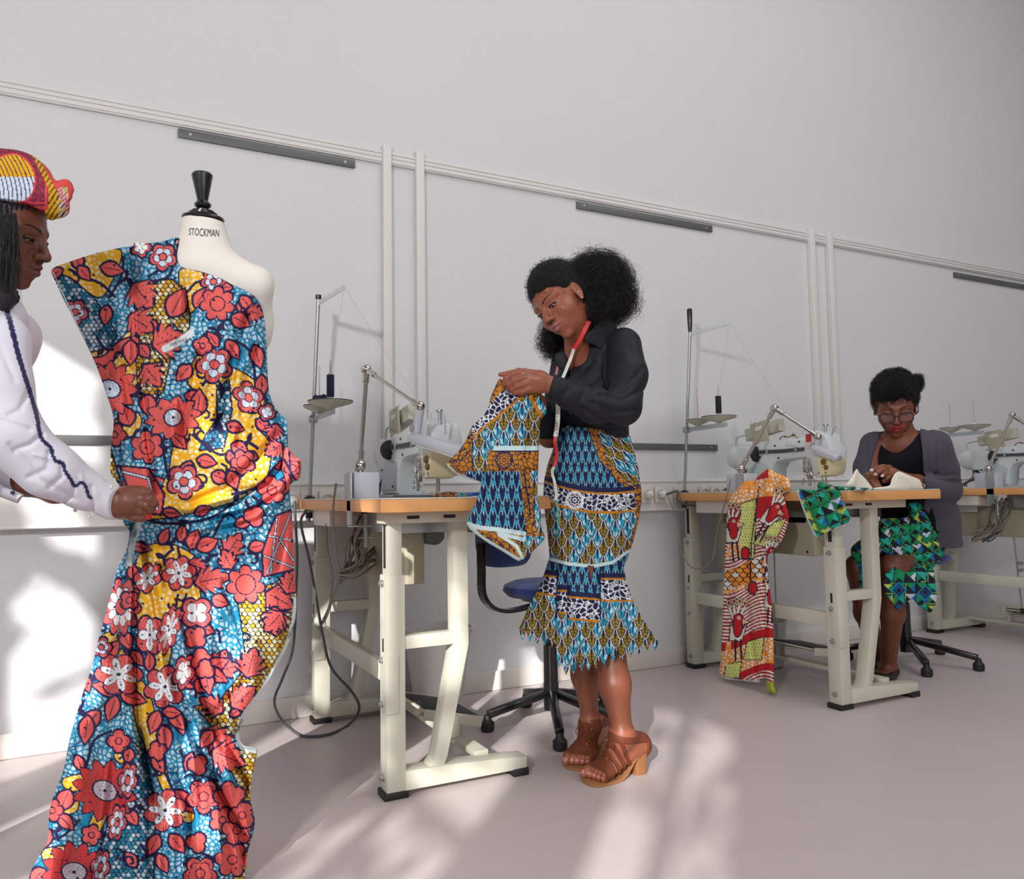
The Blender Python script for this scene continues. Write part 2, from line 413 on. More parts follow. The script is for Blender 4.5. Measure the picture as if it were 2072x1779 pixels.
class Cloth:
    def __init__(s, x, y, base): s.x, s.y, s.c = x, y, np.array(np.broadcast_to(base, x.shape+(3,)), float)
    def put(s, m, col): s.c = np.where(m[..., None], col, s.c); return s
    def near(s, cx, cy, r): return (np.abs(s.x-cx) < r) & (np.abs(s.y-cy) < r)
    def loc(s, cx, cy, rot, sx=1., sy=1.):
        c, q = math.cos(rot), math.sin(rot); dx, dy = s.x-cx, s.y-cy
        return (dx*c+dy*q)/sx, (-dx*q+dy*c)/sy
    def sub(s, cx, cy, r, fn):
        m = s.near(cx, cy, r)
        if not m.any(): return s
        t = Cloth(s.x[m], s.y[m], 0); t.c = s.c[m]; fn(t); s.c[m] = t.c; return s
    def poly(s, pts, col, out=0, outc=NAVY):
        p = np.array(pts, float); lo = p.min(0)-out-2; hi = p.max(0)+out+2
        m = (s.x > lo[0]) & (s.x < hi[0]) & (s.y > lo[1]) & (s.y < hi[1])
        if not m.any(): return s
        sd, _, _ = poly_sd(s.x[m], s.y[m], p); cc = s.c[m]
        if out: cc = np.where((sd < out)[:, None], outc, cc)
        v = col(s.x[m], s.y[m]) if callable(col) else col
        s.c[m] = np.where((sd < 0)[:, None], v, cc); return s
    def line(s, pts, w, col):
        p = np.array(pts, float); lo = p.min(0)-w-1; hi = p.max(0)+w+1
        m = (s.x > lo[0]) & (s.x < hi[0]) & (s.y > lo[1]) & (s.y < hi[1])
        if m.any():
            d = line_d(s.x[m], s.y[m], pts); s.c[m] = np.where((d < w)[:, None], col, s.c[m])
        return s
    def flower(s, cx, cy, R, n=5, rot=0., sx=1., sy=1., petal=CORAL, inner=PALE, center=CORAL, out=4.8, pw=.6, hatch=True, cr=.24):
        def fn(t):
            u, v = t.loc(cx, cy, rot, sx, sy); r = np.hypot(u, v); a = np.arctan2(v, u)
            pet = np.abs(np.cos(a*n/2.))**pw
            rho = R*(.58+.42*pet)
            t.put(r < rho+out, NAVY); t.put(r < rho, petal)
            if hatch: t.put((r < rho-1) & (r > rho*.72) & (np.abs(np.sin(a*n*5)) < .22), NAVY*.8+petal*.2)
            if inner is not None:
                ri = R*(.34+.36*np.abs(np.cos(a*n/2.))**.5)*np.where(np.abs(np.cos(a*n/2.)) < .25, .72, 1)
                t.put(r < ri+2.2, NAVY); t.put(r < ri, inner)
                t.put((r < ri) & (np.abs(np.cos(a*n/2.)) < .2), NAVY)
            if center is not None:
                t.put(r < R*cr+2.4, NAVY); t.put(r < R*cr, center)
        return s.sub(cx, cy, (R+out)*max(sx, sy)+3, fn)
    def star(s, cx, cy, R, n=6, rot=0., sx=1., sy=1.):
        """white six-petal bloom on coral petals"""
        def fn(t):
            u, v = t.loc(cx, cy, rot, sx, sy); r = np.hypot(u, v); a = np.arctan2(v, u)
            rho = R*(.7+.3*np.abs(np.cos(a*n/2+1.2))**.8); t.put(r < rho+4, NAVY); t.put(r < rho, CORAL)
            t.put((r < rho) & (np.abs(np.sin(a*n*4)) < .18), NAVY)
            q = np.abs(np.cos(a*n/2)); rw = R*(.2+.58*q**1.2); t.put(r < rw+2.6, NAVY); t.put(r < rw, WHITE)
            t.put((np.hypot(r-R*.5, (np.abs(np.sin(a*n/2)))*R*.3) < R*.06), NAVY); t.put(r < R*.09, NAVY)
            t.put((np.abs(np.sin(a*n/2)) < .06) & (r < R*.4), NAVY)
        return s.sub(cx, cy, (R+5)*max(sx, sy)+3, fn)
    def daisy(s, cx, cy, R, n=11, rot=0., sx=1., sy=1., ec=PALE, red=CORAL):
        def fn(t):
            u, v = t.loc(cx, cy, rot, sx, sy); r = np.hypot(u, v); a = np.arctan2(v, u)
            q = np.abs(((a*n/(2*math.pi)) % 1)-.5)*2; rho = R*(.68+.32*(1-q)**.7*1.); t.put(r < rho+4, NAVY); t.put(r < rho, red)
            t.put((r > R*.38) & (r < R*(.5+.16*np.sin(a*13)**2)) & (np.abs(np.sin(a*n*2)) < .16), NAVY)
            e = np.hypot(u, v*1.25); t.put(e < R*.36+4, NAVY); t.put(e < R*.36, ec)
            t.put((e < R*.3) & (np.abs(np.sin(a*7)) < .12), NAVY); t.put(r < R*.06, NAVY)
        return s.sub(cx, cy, (R+5)*max(sx, sy)+3, fn)
    def leaf(s, cx, cy, L, W, rot, col=CORAL, spike=0, out=5.2, vein=True):
        """leaf from (cx,cy) pointing along rot, length L; spike>0 gives a toothed edge"""
        def fn(t):
            u, v = t.loc(cx, cy, rot); k = u/L; sh = np.where((k > 0) & (k < 1), np.sin(math.pi*np.clip(k, 0, 1)**.8), 0)
            w = W*sh*(1+(.35*spike*(np.abs(((k*4) % 1))-.4) if spike else 0)); e = np.abs(v)-w
            kk = (u+out)/(L+2*out); sh2 = np.where((kk > 0) & (kk < 1), np.sin(math.pi*np.clip(kk, 0, 1)**.8), 0)
            w2 = (W+out)*sh2*(1+(.35*spike*(np.abs(((k*4) % 1))-.4) if spike else 0))
            t.put((np.abs(v) < w2), NAVY); t.put((e < 0) & (k > 0) & (k < 1), col)
            if vein: t.put((e < 0) & (k > .12) & (k < .8) & (np.abs(v) < .9), NAVY)
            if spike: t.put((e < -1.5) & (k > .2) & (np.abs(np.sin((k*7-np.abs(v)/W*1.5)*math.pi)) < .12), NAVY)
        return s.sub(cx+L*.5*math.cos(rot), cy+L*.5*math.sin(rot), L*.75+W+10, fn)
    def bloom(s, cx, cy, R, rot=0.):
        """tulip-like coral head with three leaves"""
        for k, a in enumerate((-.9, 0, .9)): s.leaf(cx, cy, R*1.7, R*.42, rot+a, spike=0)
        s.flower(cx, cy, R*.62, 3, rot, inner=None, center=None, hatch=True); return s
    def vine(s, pts, w=2.4, col=None): return s.line(crom(pts, 6), w, NAVY if col is None else col)

def dress_pattern(x, y):
    c = Cloth(x, y, 0); c.c = crackle(x, y, CYAN, lin((186, 212, 226)), 10.5, 2.5, 2)
    # thin dark batik veins
    f1, f2, _ = worley(x*.9, y*.45, 26, 31); c.put((f2-f1 < 1.1), NAVY*.6+CYAN*.4)
    yel = lambda a, b: crackle(a, b, YEL, lin((228, 218, 170)), 11, 3.2, 7)
    ys = lambda a, b: scales(a, b, lin((214, 160, 20)), lin((226, 216, 170)), BLACKISH, 11, 8)
    bs = lambda a, b: scales(a, b, lin((30, 130, 160)), lin((190, 214, 226)), NAVY, 10, 8)
    Y = [[(105, 540), (170, 515), (238, 505), (242, 530), (225, 570), (205, 600), (178, 590), (150, 565)],
         [(175, 715), (230, 700), (262, 672), (275, 700), (280, 750), (270, 790), (250, 760), (215, 735)],
         [(368, 545), (430, 560), (468, 580), (440, 600), (400, 620), (372, 640), (366, 590)],
         [(450, 680), (425, 720), (500, 760), (535, 800), (520, 860), (545, 900), (540, 960), (500, 1000), (440, 1025), (330, 1048), (300, 1040), (340, 960), (352, 905), (380, 860), (400, 800), (380, 770), (400, 720)],
         [(235, 850), (275, 835), (285, 860), (262, 885), (245, 870)],
         [(275, 1150), (285, 1120), (310, 1102), (345, 1102), (385, 1120), (400, 1140), (395, 1170), (405, 1210), (375, 1230), (350, 1260), (345, 1320), (330, 1370), (305, 1360), (290, 1300), (275, 1230)],
         [(205, 1290), (232, 1280), (262, 1295), (262, 1340), (225, 1345), (205, 1330)],
         [(262, 1180), (270, 1180), (268, 1260), (235, 1250), (245, 1200)],
         [(275, 1380), (300, 1400), (330, 1520), (345, 1590), (390, 1640), (382, 1665), (350, 1640), (318, 1570), (290, 1500), (272, 1440)],
         [(132, 1575), (180, 1568), (182, 1590), (150, 1600), (130, 1592)], [(110, 1625), (150, 1605), (155, 1640), (112, 1650)],
         [(90, 1720), (140, 1715), (130, 1750), (92, 1745)], [(250, 1500), (265, 1520), (250, 1545), (232, 1530)], [(195, 1640), (215, 1650), (185, 1710), (175, 1690)], [(55, 1770), (95, 1762), (98, 1800), (60, 1800)]]
    for p in Y: c.poly(crom(p, 5, True), yel, 3.2)
    for p in [[(288, 572), (348, 566), (372, 590), (384, 640), (378, 690), (350, 650), (345, 720), (330, 790), (300, 828), (282, 820), (275, 700), (278, 620)],
              [(222, 905), (238, 960), (252, 1010), (232, 985), (218, 960)], [(232, 1060), (262, 1065), (255, 1100), (240, 1085)],
              [(480, 1205), (560, 1180), (604, 1130), (604, 1300), (560, 1370), (496, 1480), (450, 1500), (440, 1480), (395, 1430), (440, 1425), (500, 1350), (492, 1280)],
              [(490, 1510), (530, 1510), (525, 1620), (495, 1620), (470, 1560)], [(490, 1700), (520, 1690), (500, 1830), (470, 1790)]]:
        c.poly(p, ys, 3)
    for p in [[(106, 556), (140, 562), (185, 600), (215, 640), (236, 680), (215, 705), (175, 712), (150, 660), (122, 600)],
              [(440, 790), (462, 770), (468, 830), (452, 905), (405, 910), (418, 880), (440, 850)],
              [(262, 1500), (290, 1520), (305, 1600), (312, 1680), (308, 1830), (190, 1830), (205, 1720), (235, 1620)]]:
        c.poly(p, bs, 3.5)
    # big branches
    for p, w in [([(180, 735), (215, 728), (245, 700), (272, 690)], 8)]: c.line(crom(p, 6), w+4, NAVY); c.line(crom(p, 6), w, CORAL)
    for p in [[(140, 545), (170, 560), (205, 575), (232, 600)], [(360, 500), (340, 560), (285, 570)], [(250, 520), (245, 560), (222, 600)], [(320, 470), (352, 520), (300, 560)],
              [(380, 590), (405, 570), (450, 600)], [(480, 690), (510, 720), (520, 800), (545, 860)], [(320, 790), (310, 860), (325, 920)], [(345, 850), (330, 900), (345, 990)],
              [(410, 780), (430, 760), (455, 790)], [(390, 880), (420, 905), (450, 920), (500, 900)], [(470, 1000), (520, 985), (560, 940)], [(290, 1050), (340, 1060), (420, 1050), (470, 1020)],
              [(360, 1110), (380, 1170), (430, 1180)], [(430, 1090), (460, 1040), (500, 1075)], [(415, 1290), (440, 1275), (445, 1300)], [(400, 1345), (460, 1320), (470, 1350)],
              [(150, 1530), (170, 1560), (190, 1500), (225, 1480)], [(310, 1570), (330, 1560), (350, 1600)], [(365, 1520), (390, 1560), (440, 1580)], [(385, 1690), (400, 1720), (440, 1740)], [(100, 1700), (130, 1690), (160, 1660)]]:
        c.vine(p, 3)
    g = np.random.default_rng(21)
    for k in range(190):   # curls, buds and small leaves that fill the ground
        a, b = 100+510*g.random(), 480+1340*g.random(); r = g.random()*6.28; q = 10+8*g.random()
        if k % 3 == 0: c.vine([(a+q*math.cos(r+t)*(1-t*.18), b+q*math.sin(r+t)*(1-t*.18)) for t in (0, .8, 1.6, 2.4, 3.2, 4.0)], 2.6)
        elif k % 3 == 1: c.leaf(a, b, 26+14*g.random(), 7+4*g.random(), r, spike=0, out=5.5)
        else: c.vine([(a, b), (a+q*math.cos(r), b+q*math.sin(r)), (a+2.2*q*math.cos(r+.5), b+2.2*q*math.sin(r+.5))], 3.4); c.leaf(a+q*math.cos(r), b+q*math.sin(r), 22, 6, r-1, NAVY, out=0, vein=False)
    LV = [(125, 545, 40, 9, 2.6, 0), (205, 540, 46, 13, .2, 0), (160, 540, 34, 10, .9, 0), (270, 575, 60, 26, .9, 2), (262, 640, 55, 24, .55, 2), (345, 640, 62, 20, -1.1, 0), (310, 700, 66, 28, -.35, 2), (292, 740, 52, 20, .9, 2),
          (265, 690, 48, 14, 1.6, 0), (236, 760, 34, 11, 1.9, 0), (395, 620, 44, 13, -1.0, 0), (470, 640, 40, 14, .5, 0), (488, 600, 36, 10, .9, 0), (500, 630, 34, 14, .2, 2), (460, 690, 42, 12, 1.0, 0), (515, 700, 46, 12, 1.3, 0), (530, 760, 46, 11, 1.6, 0),
          (440, 700, 34, 10, -2.2, 0), (385, 740, 40, 13, 2.3, 0), (375, 800, 44, 12, .2, 0), (400, 840, 52, 15, -1.5, 0), (300, 800, 40, 15, 1.6, 0), (262, 860, 40, 16, -1.9, 0), (350, 880, 38, 11, .8, 0), (460, 860, 34, 10, .3, 0), (520, 850, 36, 10, .7, 0),
          (560, 860, 34, 13, 1.9, 2), (570, 900, 38, 14, 2.6, 2), (470, 900, 36, 13, .5, 0), (385, 935, 40, 13, 1.9, 0), (400, 930, 38, 11, .2, 0), (430, 960, 34, 12, .4, 0), (465, 955, 36, 12, 1.2, 0), (270, 950, 90, 34, 1.15, 2), (290, 990, 52, 22, .8, 2),
          (330, 1035, 36, 8, .2, 0), (395, 1040, 34, 8, -.4, 0), (325, 1100, 34, 9, -1.1, 0), (380, 1140, 44, 14, .35, 2), (385, 1110, 40, 13, -1.2, 0), (400, 1110, 44, 14, -.4, 0), (365, 1095, 34, 9, -1.4, 0), (455, 1130, 60, 18, -1.0, 2), (468, 1150, 40, 14, -2.0, 2), (395, 1180, 72, 20, -.2, 2),
          (540, 1200, 60, 24, .5, 2), (555, 1230, 56, 22, 1.5, 2), (570, 1240, 50, 18, 2.3, 2), (580, 1200, 50, 18, -1.2, 2), (430, 1210, 34, 12, .4, 0), (345, 1240, 38, 10, .3, 0), (250, 1280, 36, 12, 1.2, 0), (215, 1330, 40, 12, -.9, 0), (245, 1400, 60, 14, -2.9, 0), (245, 1405, 52, 13, .3, 0), (235, 1410, 52, 13, 1.9, 0), (200, 1440, 50, 14, 2.3, 0), (178, 1450, 56, 14, 1.7, 0),
          (320, 1440, 46, 12, 1.9, 0), (345, 1440, 46, 13, .9, 0), (330, 1440, 36, 10, .1, 0), (400, 1400, 40, 14, -1.0, 0), (430, 1370, 60, 20, -1.1, 2), (425, 1360, 60, 20, -.2, 2), (500, 1370, 60, 22, -1.3, 2), (470, 1430, 60, 22, -.7, 2), (450, 1440, 52, 16, -2.6, 2), (410, 1480, 80, 22, .55, 2), (430, 1520, 70, 24, .4, 2),
          (310, 1530, 40, 11, 1.0, 0), (155, 1530, 34, 9, 1.2, 0), (140, 1600, 46, 16, 2.0, 0), (120, 1650, 40, 12, .8, 0), (330, 1470, 50, 14, 1.4, 0), (430, 1480, 40, 12, 2.2, 0), (320, 1690, 44, 12, 2.0, 0), (345, 1690, 44, 13, .9, 0), (355, 1600, 56, 14, .9, 0), (320, 1730, 40, 11, 1.1, 0), (100, 1680, 40, 10, 1.9, 0), (90, 1760, 40, 14, 2.4, 0)]
    for l in LV: c.leaf(l[0], l[1], l[2], l[3], l[4], spike=l[5])
    # geometric coral gem
    c.poly([(545, 1080), (560, 1045), (588, 1035), (597, 1090), (598, 1150), (535, 1165), (532, 1120)], CORAL, 4.5)
    for a, b in [((560, 1050), (548, 1160)), ((545, 1085), (597, 1095)), ((588, 1040), (540, 1160)), ((565, 1090), (598, 1140)), ((535, 1125), (597, 1150))]:
        c.line([a, b], 2.6, NAVY); c.line([a, b], 1.1, PALE)
    c.poly([(245, 945), (300, 950), (330, 1000), (325, 1040), (280, 1035), (262, 990)], CORAL, 4.5)
    for a, b in [((248, 955), (300, 968)), ((262, 990), (285, 1030)), ((300, 968), (318, 1030))]: c.line([a, b], 4, NAVY); c.line([a, b], 2, PALE)
    # blooms
    c.daisy(222, 787, 56, 12, .3, 1., 1.); c.daisy(350, 845, 52, 10, 1.4, .82, 1.1); c.daisy(212, 1600, 66, 12, .5, 1, .95, lin((190, 180, 190)), lin((196, 58, 56))); c.daisy(150, 1765, 66, 12, .1, 1, .95, lin((190, 180, 190)), lin((196, 58, 56)))
    c.flower(152, 632, 25, 5, .2); c.flower(330, 520, 27, 5, .4); c.flower(285, 500, 20, 5, .1, inner=WHITE, center=None); c.flower(432, 570, 24, 6, .9)
    c.flower(440, 615, 34, 7, .3, inner=None, center=CORAL, cr=.4); c.flower(434, 738, 36, 5, .5); c.flower(503, 805, 34, 5, .9, 1, .8); c.flower(410, 700, 18, 4, .3, inner=None)
    c.flower(298, 905, 32, 6, .4, inner=None, center=CORAL, cr=.42); c.flower(232, 880, 22, 5, .1, inner=None); c.flower(372, 975, 34, 5, .2); c.flower(492, 935, 24, 5, .5, inner=None, center=CORAL, cr=.5); c.flower(590, 950, 20, 4, .4, inner=PALE, center=None)
    c.flower(550, 992, 28, 5, .8, inner=None, cr=.3); c.flower(515, 1045, 20, 3, 1.2, inner=None, center=None); c.flower(540, 835, 16, 4, .4, inner=PALE, center=None)
    c.flower(497, 1183, 38, 7, .2, inner=None, center=CORAL, cr=.5); c.star(362, 1160, 34, 6, .2); c.star(298, 1170, 30, 6, .7, .8, 1.15); c.flower(398, 1240, 32, 4, .78, inner=WHITE, center=None)
    c.flower(245, 1228, 46, 10, .1, .85, 1.25, inner=WHITE, center=CORAL, cr=.26); c.flower(262, 1215, 18, 4, .78, inner=None, cr=.3)
    c.star(303, 1285, 34, 4, .0, .85, 1.2); c.star(342, 1275, 34, 8, .3, .6, 1.5); c.flower(395, 1290, 22, 4, .7, inner=None, center=None); c.star(240, 1365, 44, 6, .35, 1.1, .95); c.star(334, 1390, 42, 6, .1)
    c.flower(372, 1360, 30, 5, .3, .7, 1.2, inner=WHITE, center=None); c.flower(408, 1335, 22, 3, .3, inner=None, center=None); c.bloom(415, 1355, 30, .5); c.flower(205, 1310, 20, 5, 0, inner=PALE, center=CORAL)
    c.flower(258, 1580, 26, 6, .2, .7, 1.4); c.flower(237, 1665, 26, 6, .2, .7, 1.4); c.flower(203, 1755, 26, 6, .2, .7, 1.4)
    c.flower(400, 1548, 20, 3, 1.2, inner=None, center=None); c.flower(398, 1705, 20, 3, 1.2, inner=None, center=None); c.flower(318, 1520, 18, 4, 1.2, inner=None, center=None)
    c.star(334, 1640, 42, 6, .1); c.flower(412, 1612, 34, 5, .3, inner=CORAL, center=CORAL); c.flower(465, 1615, 32, 5, .8, inner=None, center=None); c.flower(450, 1660, 26, 5, .1, inner=None); c.flower(480, 1680, 30, 5, .8, inner=None); c.flower(490, 1650, 26, 3, 1, inner=None)
    c.flower(405, 1768, 34, 5, .3, inner=CORAL, center=CORAL); c.flower(470, 1740, 34, 6, .1, inner=None); c.flower(105, 1640, 22, 5, 0, inner=None); c.flower(185, 1690, 20, 5, 0, inner=None); c.flower(240, 1500, 22, 4, 0, inner=None)
    # scattered berries
    f1, f2, i = worley(x, y, 44, 77); c.put((f1 < 2.6), NAVY)
    return c.c
def selvedge(c, pts, w=6):
    c.line(pts, w, lin((214, 226, 228))); return c

# --- feather print
NB = lin((22, 24, 70)); TEAL = lin((22, 152, 186)); OCH = lin((190, 124, 10)); GRN = lin((66, 104, 26)); LB = lin((176, 222, 236))
def feathers(x, y, w=26, h=19, seed=1):
    """overlapping pointed feathers, tips down, olive-ochre and turquoise"""
    h = h*.80
    col = np.zeros(x.shape+(3,)); col[:] = NB*.7
    r0 = np.floor(y/h)
    for dr in (1, 0, -1, -2):
        r = r0+dr
        xx = x+np.where(np.mod(r, 2) == 0, 0, w/2); ci = np.floor(xx/w); u = (xx/w-ci-.5)*2; v = (y-r*h)/h
        k = np.clip(v/2.3, 0, 1); hw = 1.04*np.clip(1-k**2.6, 0, 1)**.62; a = np.abs(u)
        inside = (a < hw) & (v > -.2) & (v < 2.3)
        rim = inside & (a > hw-.12) & (v > .4); dkr = inside & (a > hw-.30) & (v > .4)
        kk = np.mod(ci*2+r*3+np.floor(h2(ci, r, seed)*1.6), 5); t = (kk == 0) | (kk == 2) | ((kk == 4) & (h2(ci, r, 12) < .3))
        vein = np.abs(np.sin((v*2.4-a*1.0)*math.pi*1.1))
        oc = mixc(np.broadcast_to(GRN, col.shape), np.broadcast_to(OCH, col.shape), (vein-.55)*2.6)
        blob = np.sin(x*.31+r*2)*np.sin(y*.27+ci)
        te = mixc(np.broadcast_to(TEAL, col.shape), np.broadcast_to(LB, col.shape), (blob+.02)*1.8)
        bl = np.where(t[..., None], te, oc)
        bl = np.where((a < (.26-.13*v))[..., None], NB, bl)
        col = np.where(inside[..., None], bl, col); col = np.where(dkr[..., None], NB, col); col = np.where(rim[..., None], WHITE*.92, col)
    return col
def petals(x, y, w=17, h=21):
    """narrow navy petals outlined in turquoise, pale sparks where they meet"""
    col = np.zeros(x.shape+(3,)); col[:] = NB; r0 = np.floor(y/h)
    for dr in (1, 0, -1):
        r = r0+dr; xx = x+np.where(np.mod(r, 2) == 0, 0, w/2); ci = np.floor(xx/w); u = (xx/w-ci-.5)*2; v = (y-r*h)/h
        k = np.clip(v/1.75, 0, 1); hw = .98*np.clip(1-k**2.2, 0, 1)**.6; a = np.abs(u); ins = (a < hw) & (v > 0) & (v < 1.75)
        bl = np.where((a > hw-.24)[..., None], TEAL*.75+LB*.25, NB*np.ones(3))
        bl = np.where(((v < .62) & (a < .17*(1-v/.62)+.05))[..., None], np.array(LB), bl)
        bl = np.where(((v < .30) & (a < .6))[..., None], TEAL, bl)
        col = np.where(ins[..., None], bl, col)
    return col
def pebbles(x, y, dark, light, cell=11, seed=5, w=1.7):
    x2 = x+2.5*np.sin(y/7.); y2 = y+2.5*np.sin(x/6.)
    f1, f2, i = worley(x2, y2, cell, seed); c = np.where(((f2-f1) < w)[..., None], light, dark)
    return np.where(((i < .25) & (np.abs(f1-cell*.24) < .9))[..., None], light, c)
def medallion(c, cx, cy, R, dark, light, n=8):
    def fn(t):
        u, v = t.x-cx, t.y-cy; r = np.hypot(u, v); a = np.arctan2(v, u)
        t.put(r < R, dark); t.put(np.abs(r-R) < 1.4, light); t.put(np.abs(r-R*.82) < 1.1, light)
        t.put(np.abs(r-R*(.42+.2*np.abs(np.cos(a*n/2)))) < 1.2, light); t.put(np.abs(r-R*.2) < 1.1, light)
    return c.sub(cx, cy, R+3, fn)
def triangles(x, y, s=22, seed=3):
    """green and black triangle print"""
    BK = lin((16, 20, 34)); G1 = lin((10, 150, 96)); G2 = lin((30, 176, 160)); LM = lin((190, 214, 90)); WB = lin((206, 220, 236)); BL = lin((10, 110, 180))
    i, j = np.floor(x/s), np.floor(y/s); u, v = x/s-i, y/s-j; par = np.mod(i+j, 2)
    up = np.where(par == 0, v > np.abs(u-.5)*2, v > 1-np.abs(u-.5)*2) if False else np.where(par == 0, u+v > 1, v > u)
    k = h2(i, j, seed); c = np.where((k < .34)[..., None], G1, np.where((k < .6)[..., None], G2, np.where((k < .76)[..., None], LM, np.where((k < .9)[..., None], WB, BL))))
    e = np.where(par == 0, u+v-1, v-u); c = np.where((np.abs(e-.12) < .035)[..., None], BK, c)
    c = np.where(up[..., None], c, BK); k2 = h2(i, j, seed+4)
    c = np.where((~up & (np.abs(e+.16) < .03) & (k2 < .5))[..., None], LM, c)
    c = np.where((~up & (k2 > .7) & (e < -.1))[..., None], G1*.8, c)
    return c
# --- red bird print
RED = lin((190, 20, 30)); ORG = lin((236, 148, 40)); LIME = lin((206, 216, 70)); DKN = lin((30, 22, 52)); OFFW = lin((236, 226, 214))
def bird(c, x, y, s, tilt=0.):
    ct, st = math.cos(tilt), math.sin(tilt)
    T = lambda pts: [(x+(a*ct-b*st)*s, y+(a*st+b*ct)*s) for a, b in pts]
    for k, ox in enumerate((-30, -14, 3, 20)):
        oy = -62+abs(ox+5)*.35
        c.line(T([(-8+ox*.2, 0), (ox, oy+10)]), 5.2*s, DKN); c.line(T([(-8+ox*.2, 0), (ox, oy+10)]), 3.4*s, OFFW)
        q = T([(ox, oy)])[0]
        c.sub(q[0], q[1], 14*s, lambda t, q=q: (t.put(np.hypot(t.x-q[0], (t.y-q[1])*.8) < 9.5*s, DKN), t.put(np.hypot(t.x-q[0], (t.y-q[1])*.8) < 7.5*s, LIME*.4+OFFW*.6), t.put(np.hypot(t.x-q[0], (t.y-q[1])*.8) < 5*s, DKN), t.put(np.hypot(t.x-q[0], (t.y-q[1])*.8) < 3.6*s, RED)))
    c.poly(T([(-22, 10), (-26, 60), (10, 62), (26, 10), (6, 40), (-10, 40)]), OFFW, 3*s, DKN)
    c.poly(crom(T([(-12, -12), (2, -20), (12, -10), (12, 14), (6, 44), (-8, 46), (-14, 14)]), 5, True), RED, 3.4*s, DKN)
    c.poly(T([(12, -6), (34, 4), (12, 12)]), ORG*.6+OFFW*.4, 2.4*s, DKN)
    q = T([(1, -8)])[0]; c.sub(q[0], q[1], 8*s, lambda t: (t.put(np.hypot(t.x-q[0], t.y-q[1]) < 5*s, OFFW), t.put(np.hypot(t.x-q[0], t.y-q[1]) < 2.6*s, DKN)))
    c.line(T([(-8, 60), (-6, 122)]), 3.2*s, DKN); c.line(T([(8, 60), (12, 118)]), 3.2*s, DKN)
def redprint(x, y):
    c = Cloth(x, y, RED)
    w = np.abs(np.sin((y+3*np.sin(x/5.))/3.2)); c.put(w < .14, DKN*.5+RED*.5)
    band = lambda yy, hh: (np.abs(y+14*np.sin(x/30.)-yy) < hh)
    og = crackle(x, y, ORG, OFFW, 8, 1.8, 4)
    for yy, hh in ((1175, 32), (1000, 18), (1330, 26)): c.c = np.where(band(yy, hh)[..., None], og, c.c)
    for yy, hh in ((1100, 42), (1215, 26), (1260, 26), (1385, 14)):
        m = band(yy, hh); st = np.mod((y+16*np.sin(x/24.))/7., 1); c.put(m & (st < .6), OFFW); c.put(m & (np.abs(st-.6) < .1), DKN); c.put(m & (st >= .68), RED)
    sc = scales(x, y, ORG, OFFW, DKN, 16, 9, 1.2); m = band(1160, 20); c.c = np.where(m[..., None], sc, c.c)
    for p in [[(1500, 1020), (1530, 1010), (1525, 1130), (1495, 1130)], [(1512, 1300), (1545, 1290), (1540, 1335), (1505, 1335)], [(1470, 1345), (1500, 1340), (1495, 1372), (1465, 1372)], [(1560, 1060), (1590, 1050), (1560, 1110), (1525, 1100)]]:
        c.poly(p, lambda a, b: np.where((np.abs(np.sin(a/1.8+np.floor(b/6)*2)) < .35)[:, None] & (np.mod(b, 6) < 2.5)[:, None], DKN, LIME*.75+OFFW*.25), 2, DKN)
    for p in [[(1480, 1060), (1500, 1050), (1498, 1120), (1468, 1130)], [(1470, 1300), (1480, 1290), (1478, 1340), (1465, 1350)]]:
        c.poly(p, lambda a, b: crackle(a, b, ORG, OFFW, 7, 1.6, 9), 0)
    bird(c, 1484, 1060, .62, -.05); bird(c, 1570, 1030, .62, .55); bird(c, 1494, 1256, .66, .02); bird(c, 1560, 1118, .5, .2); bird(c, 1562, 1200, .5, .1)
    for q in ((1523, 1190), (1508, 1120)):
        c.sub(q[0], q[1], 16, lambda t, q=q: (t.put(np.hypot(t.x-q[0], (t.y-q[1])*.7) < 10, DKN), t.put(np.hypot(t.x-q[0], (t.y-q[1])*.7) < 8, RED)))
    return c.c
def wrap_pattern(x, y):
    """head wrap: wine mesh ground, coral border, yellow and pale striped shield"""
    WINE = lin((120, 30, 60)); RD = lin((206, 70, 70)); c = Cloth(x, y, WINE)
    c.put((np.abs(np.sin(x*.9+y*.5)) < .3) & (np.abs(np.sin(x*.5-y*.9)) < .6), NAVY); c.put(np.abs(np.sin(x*1.1-y*.8)) < .18, RD)
    c.poly(crom([(-40, 385), (-30, 340), (5, 318), (30, 313), (52, 325), (68, 352), (66, 385), (50, 405), (20, 412), (-30, 415)], 6, True), lambda a, b: np.where((np.abs(np.sin((a+.004*(b-400)**2)*.36)) < .42)[:, None], NAVY, np.where((b < 358)[:, None], YEL*.9, lin((200, 214, 232)))), 3.4, RD)
    c.put((y > 417) & (y < 424), RD*1.05); c.put((y > 409) & (y < 413) & (x < 96), RD); c.put((np.abs(x-93) < 2.5) & (y > 360), RD)
    kn = (x > 98-(y < 380)*(380-y)*.5) | ((x > 92) & (y > 424))
    c.put(kn, YEL*.85); c.put(kn & (np.abs(np.sin((x*.7+y*.45)*.42)) < .5), BLACKISH); c.put(kn & (np.abs(x-y*.55+ 92) < 6), RD)
    c.put((x > 118) & (np.abs(np.sin((x+y)*.35)) < .5), lin((190, 200, 226))); c.put((x > 118) & ((y < 378) | (x > 138)), RD)
    return c.c
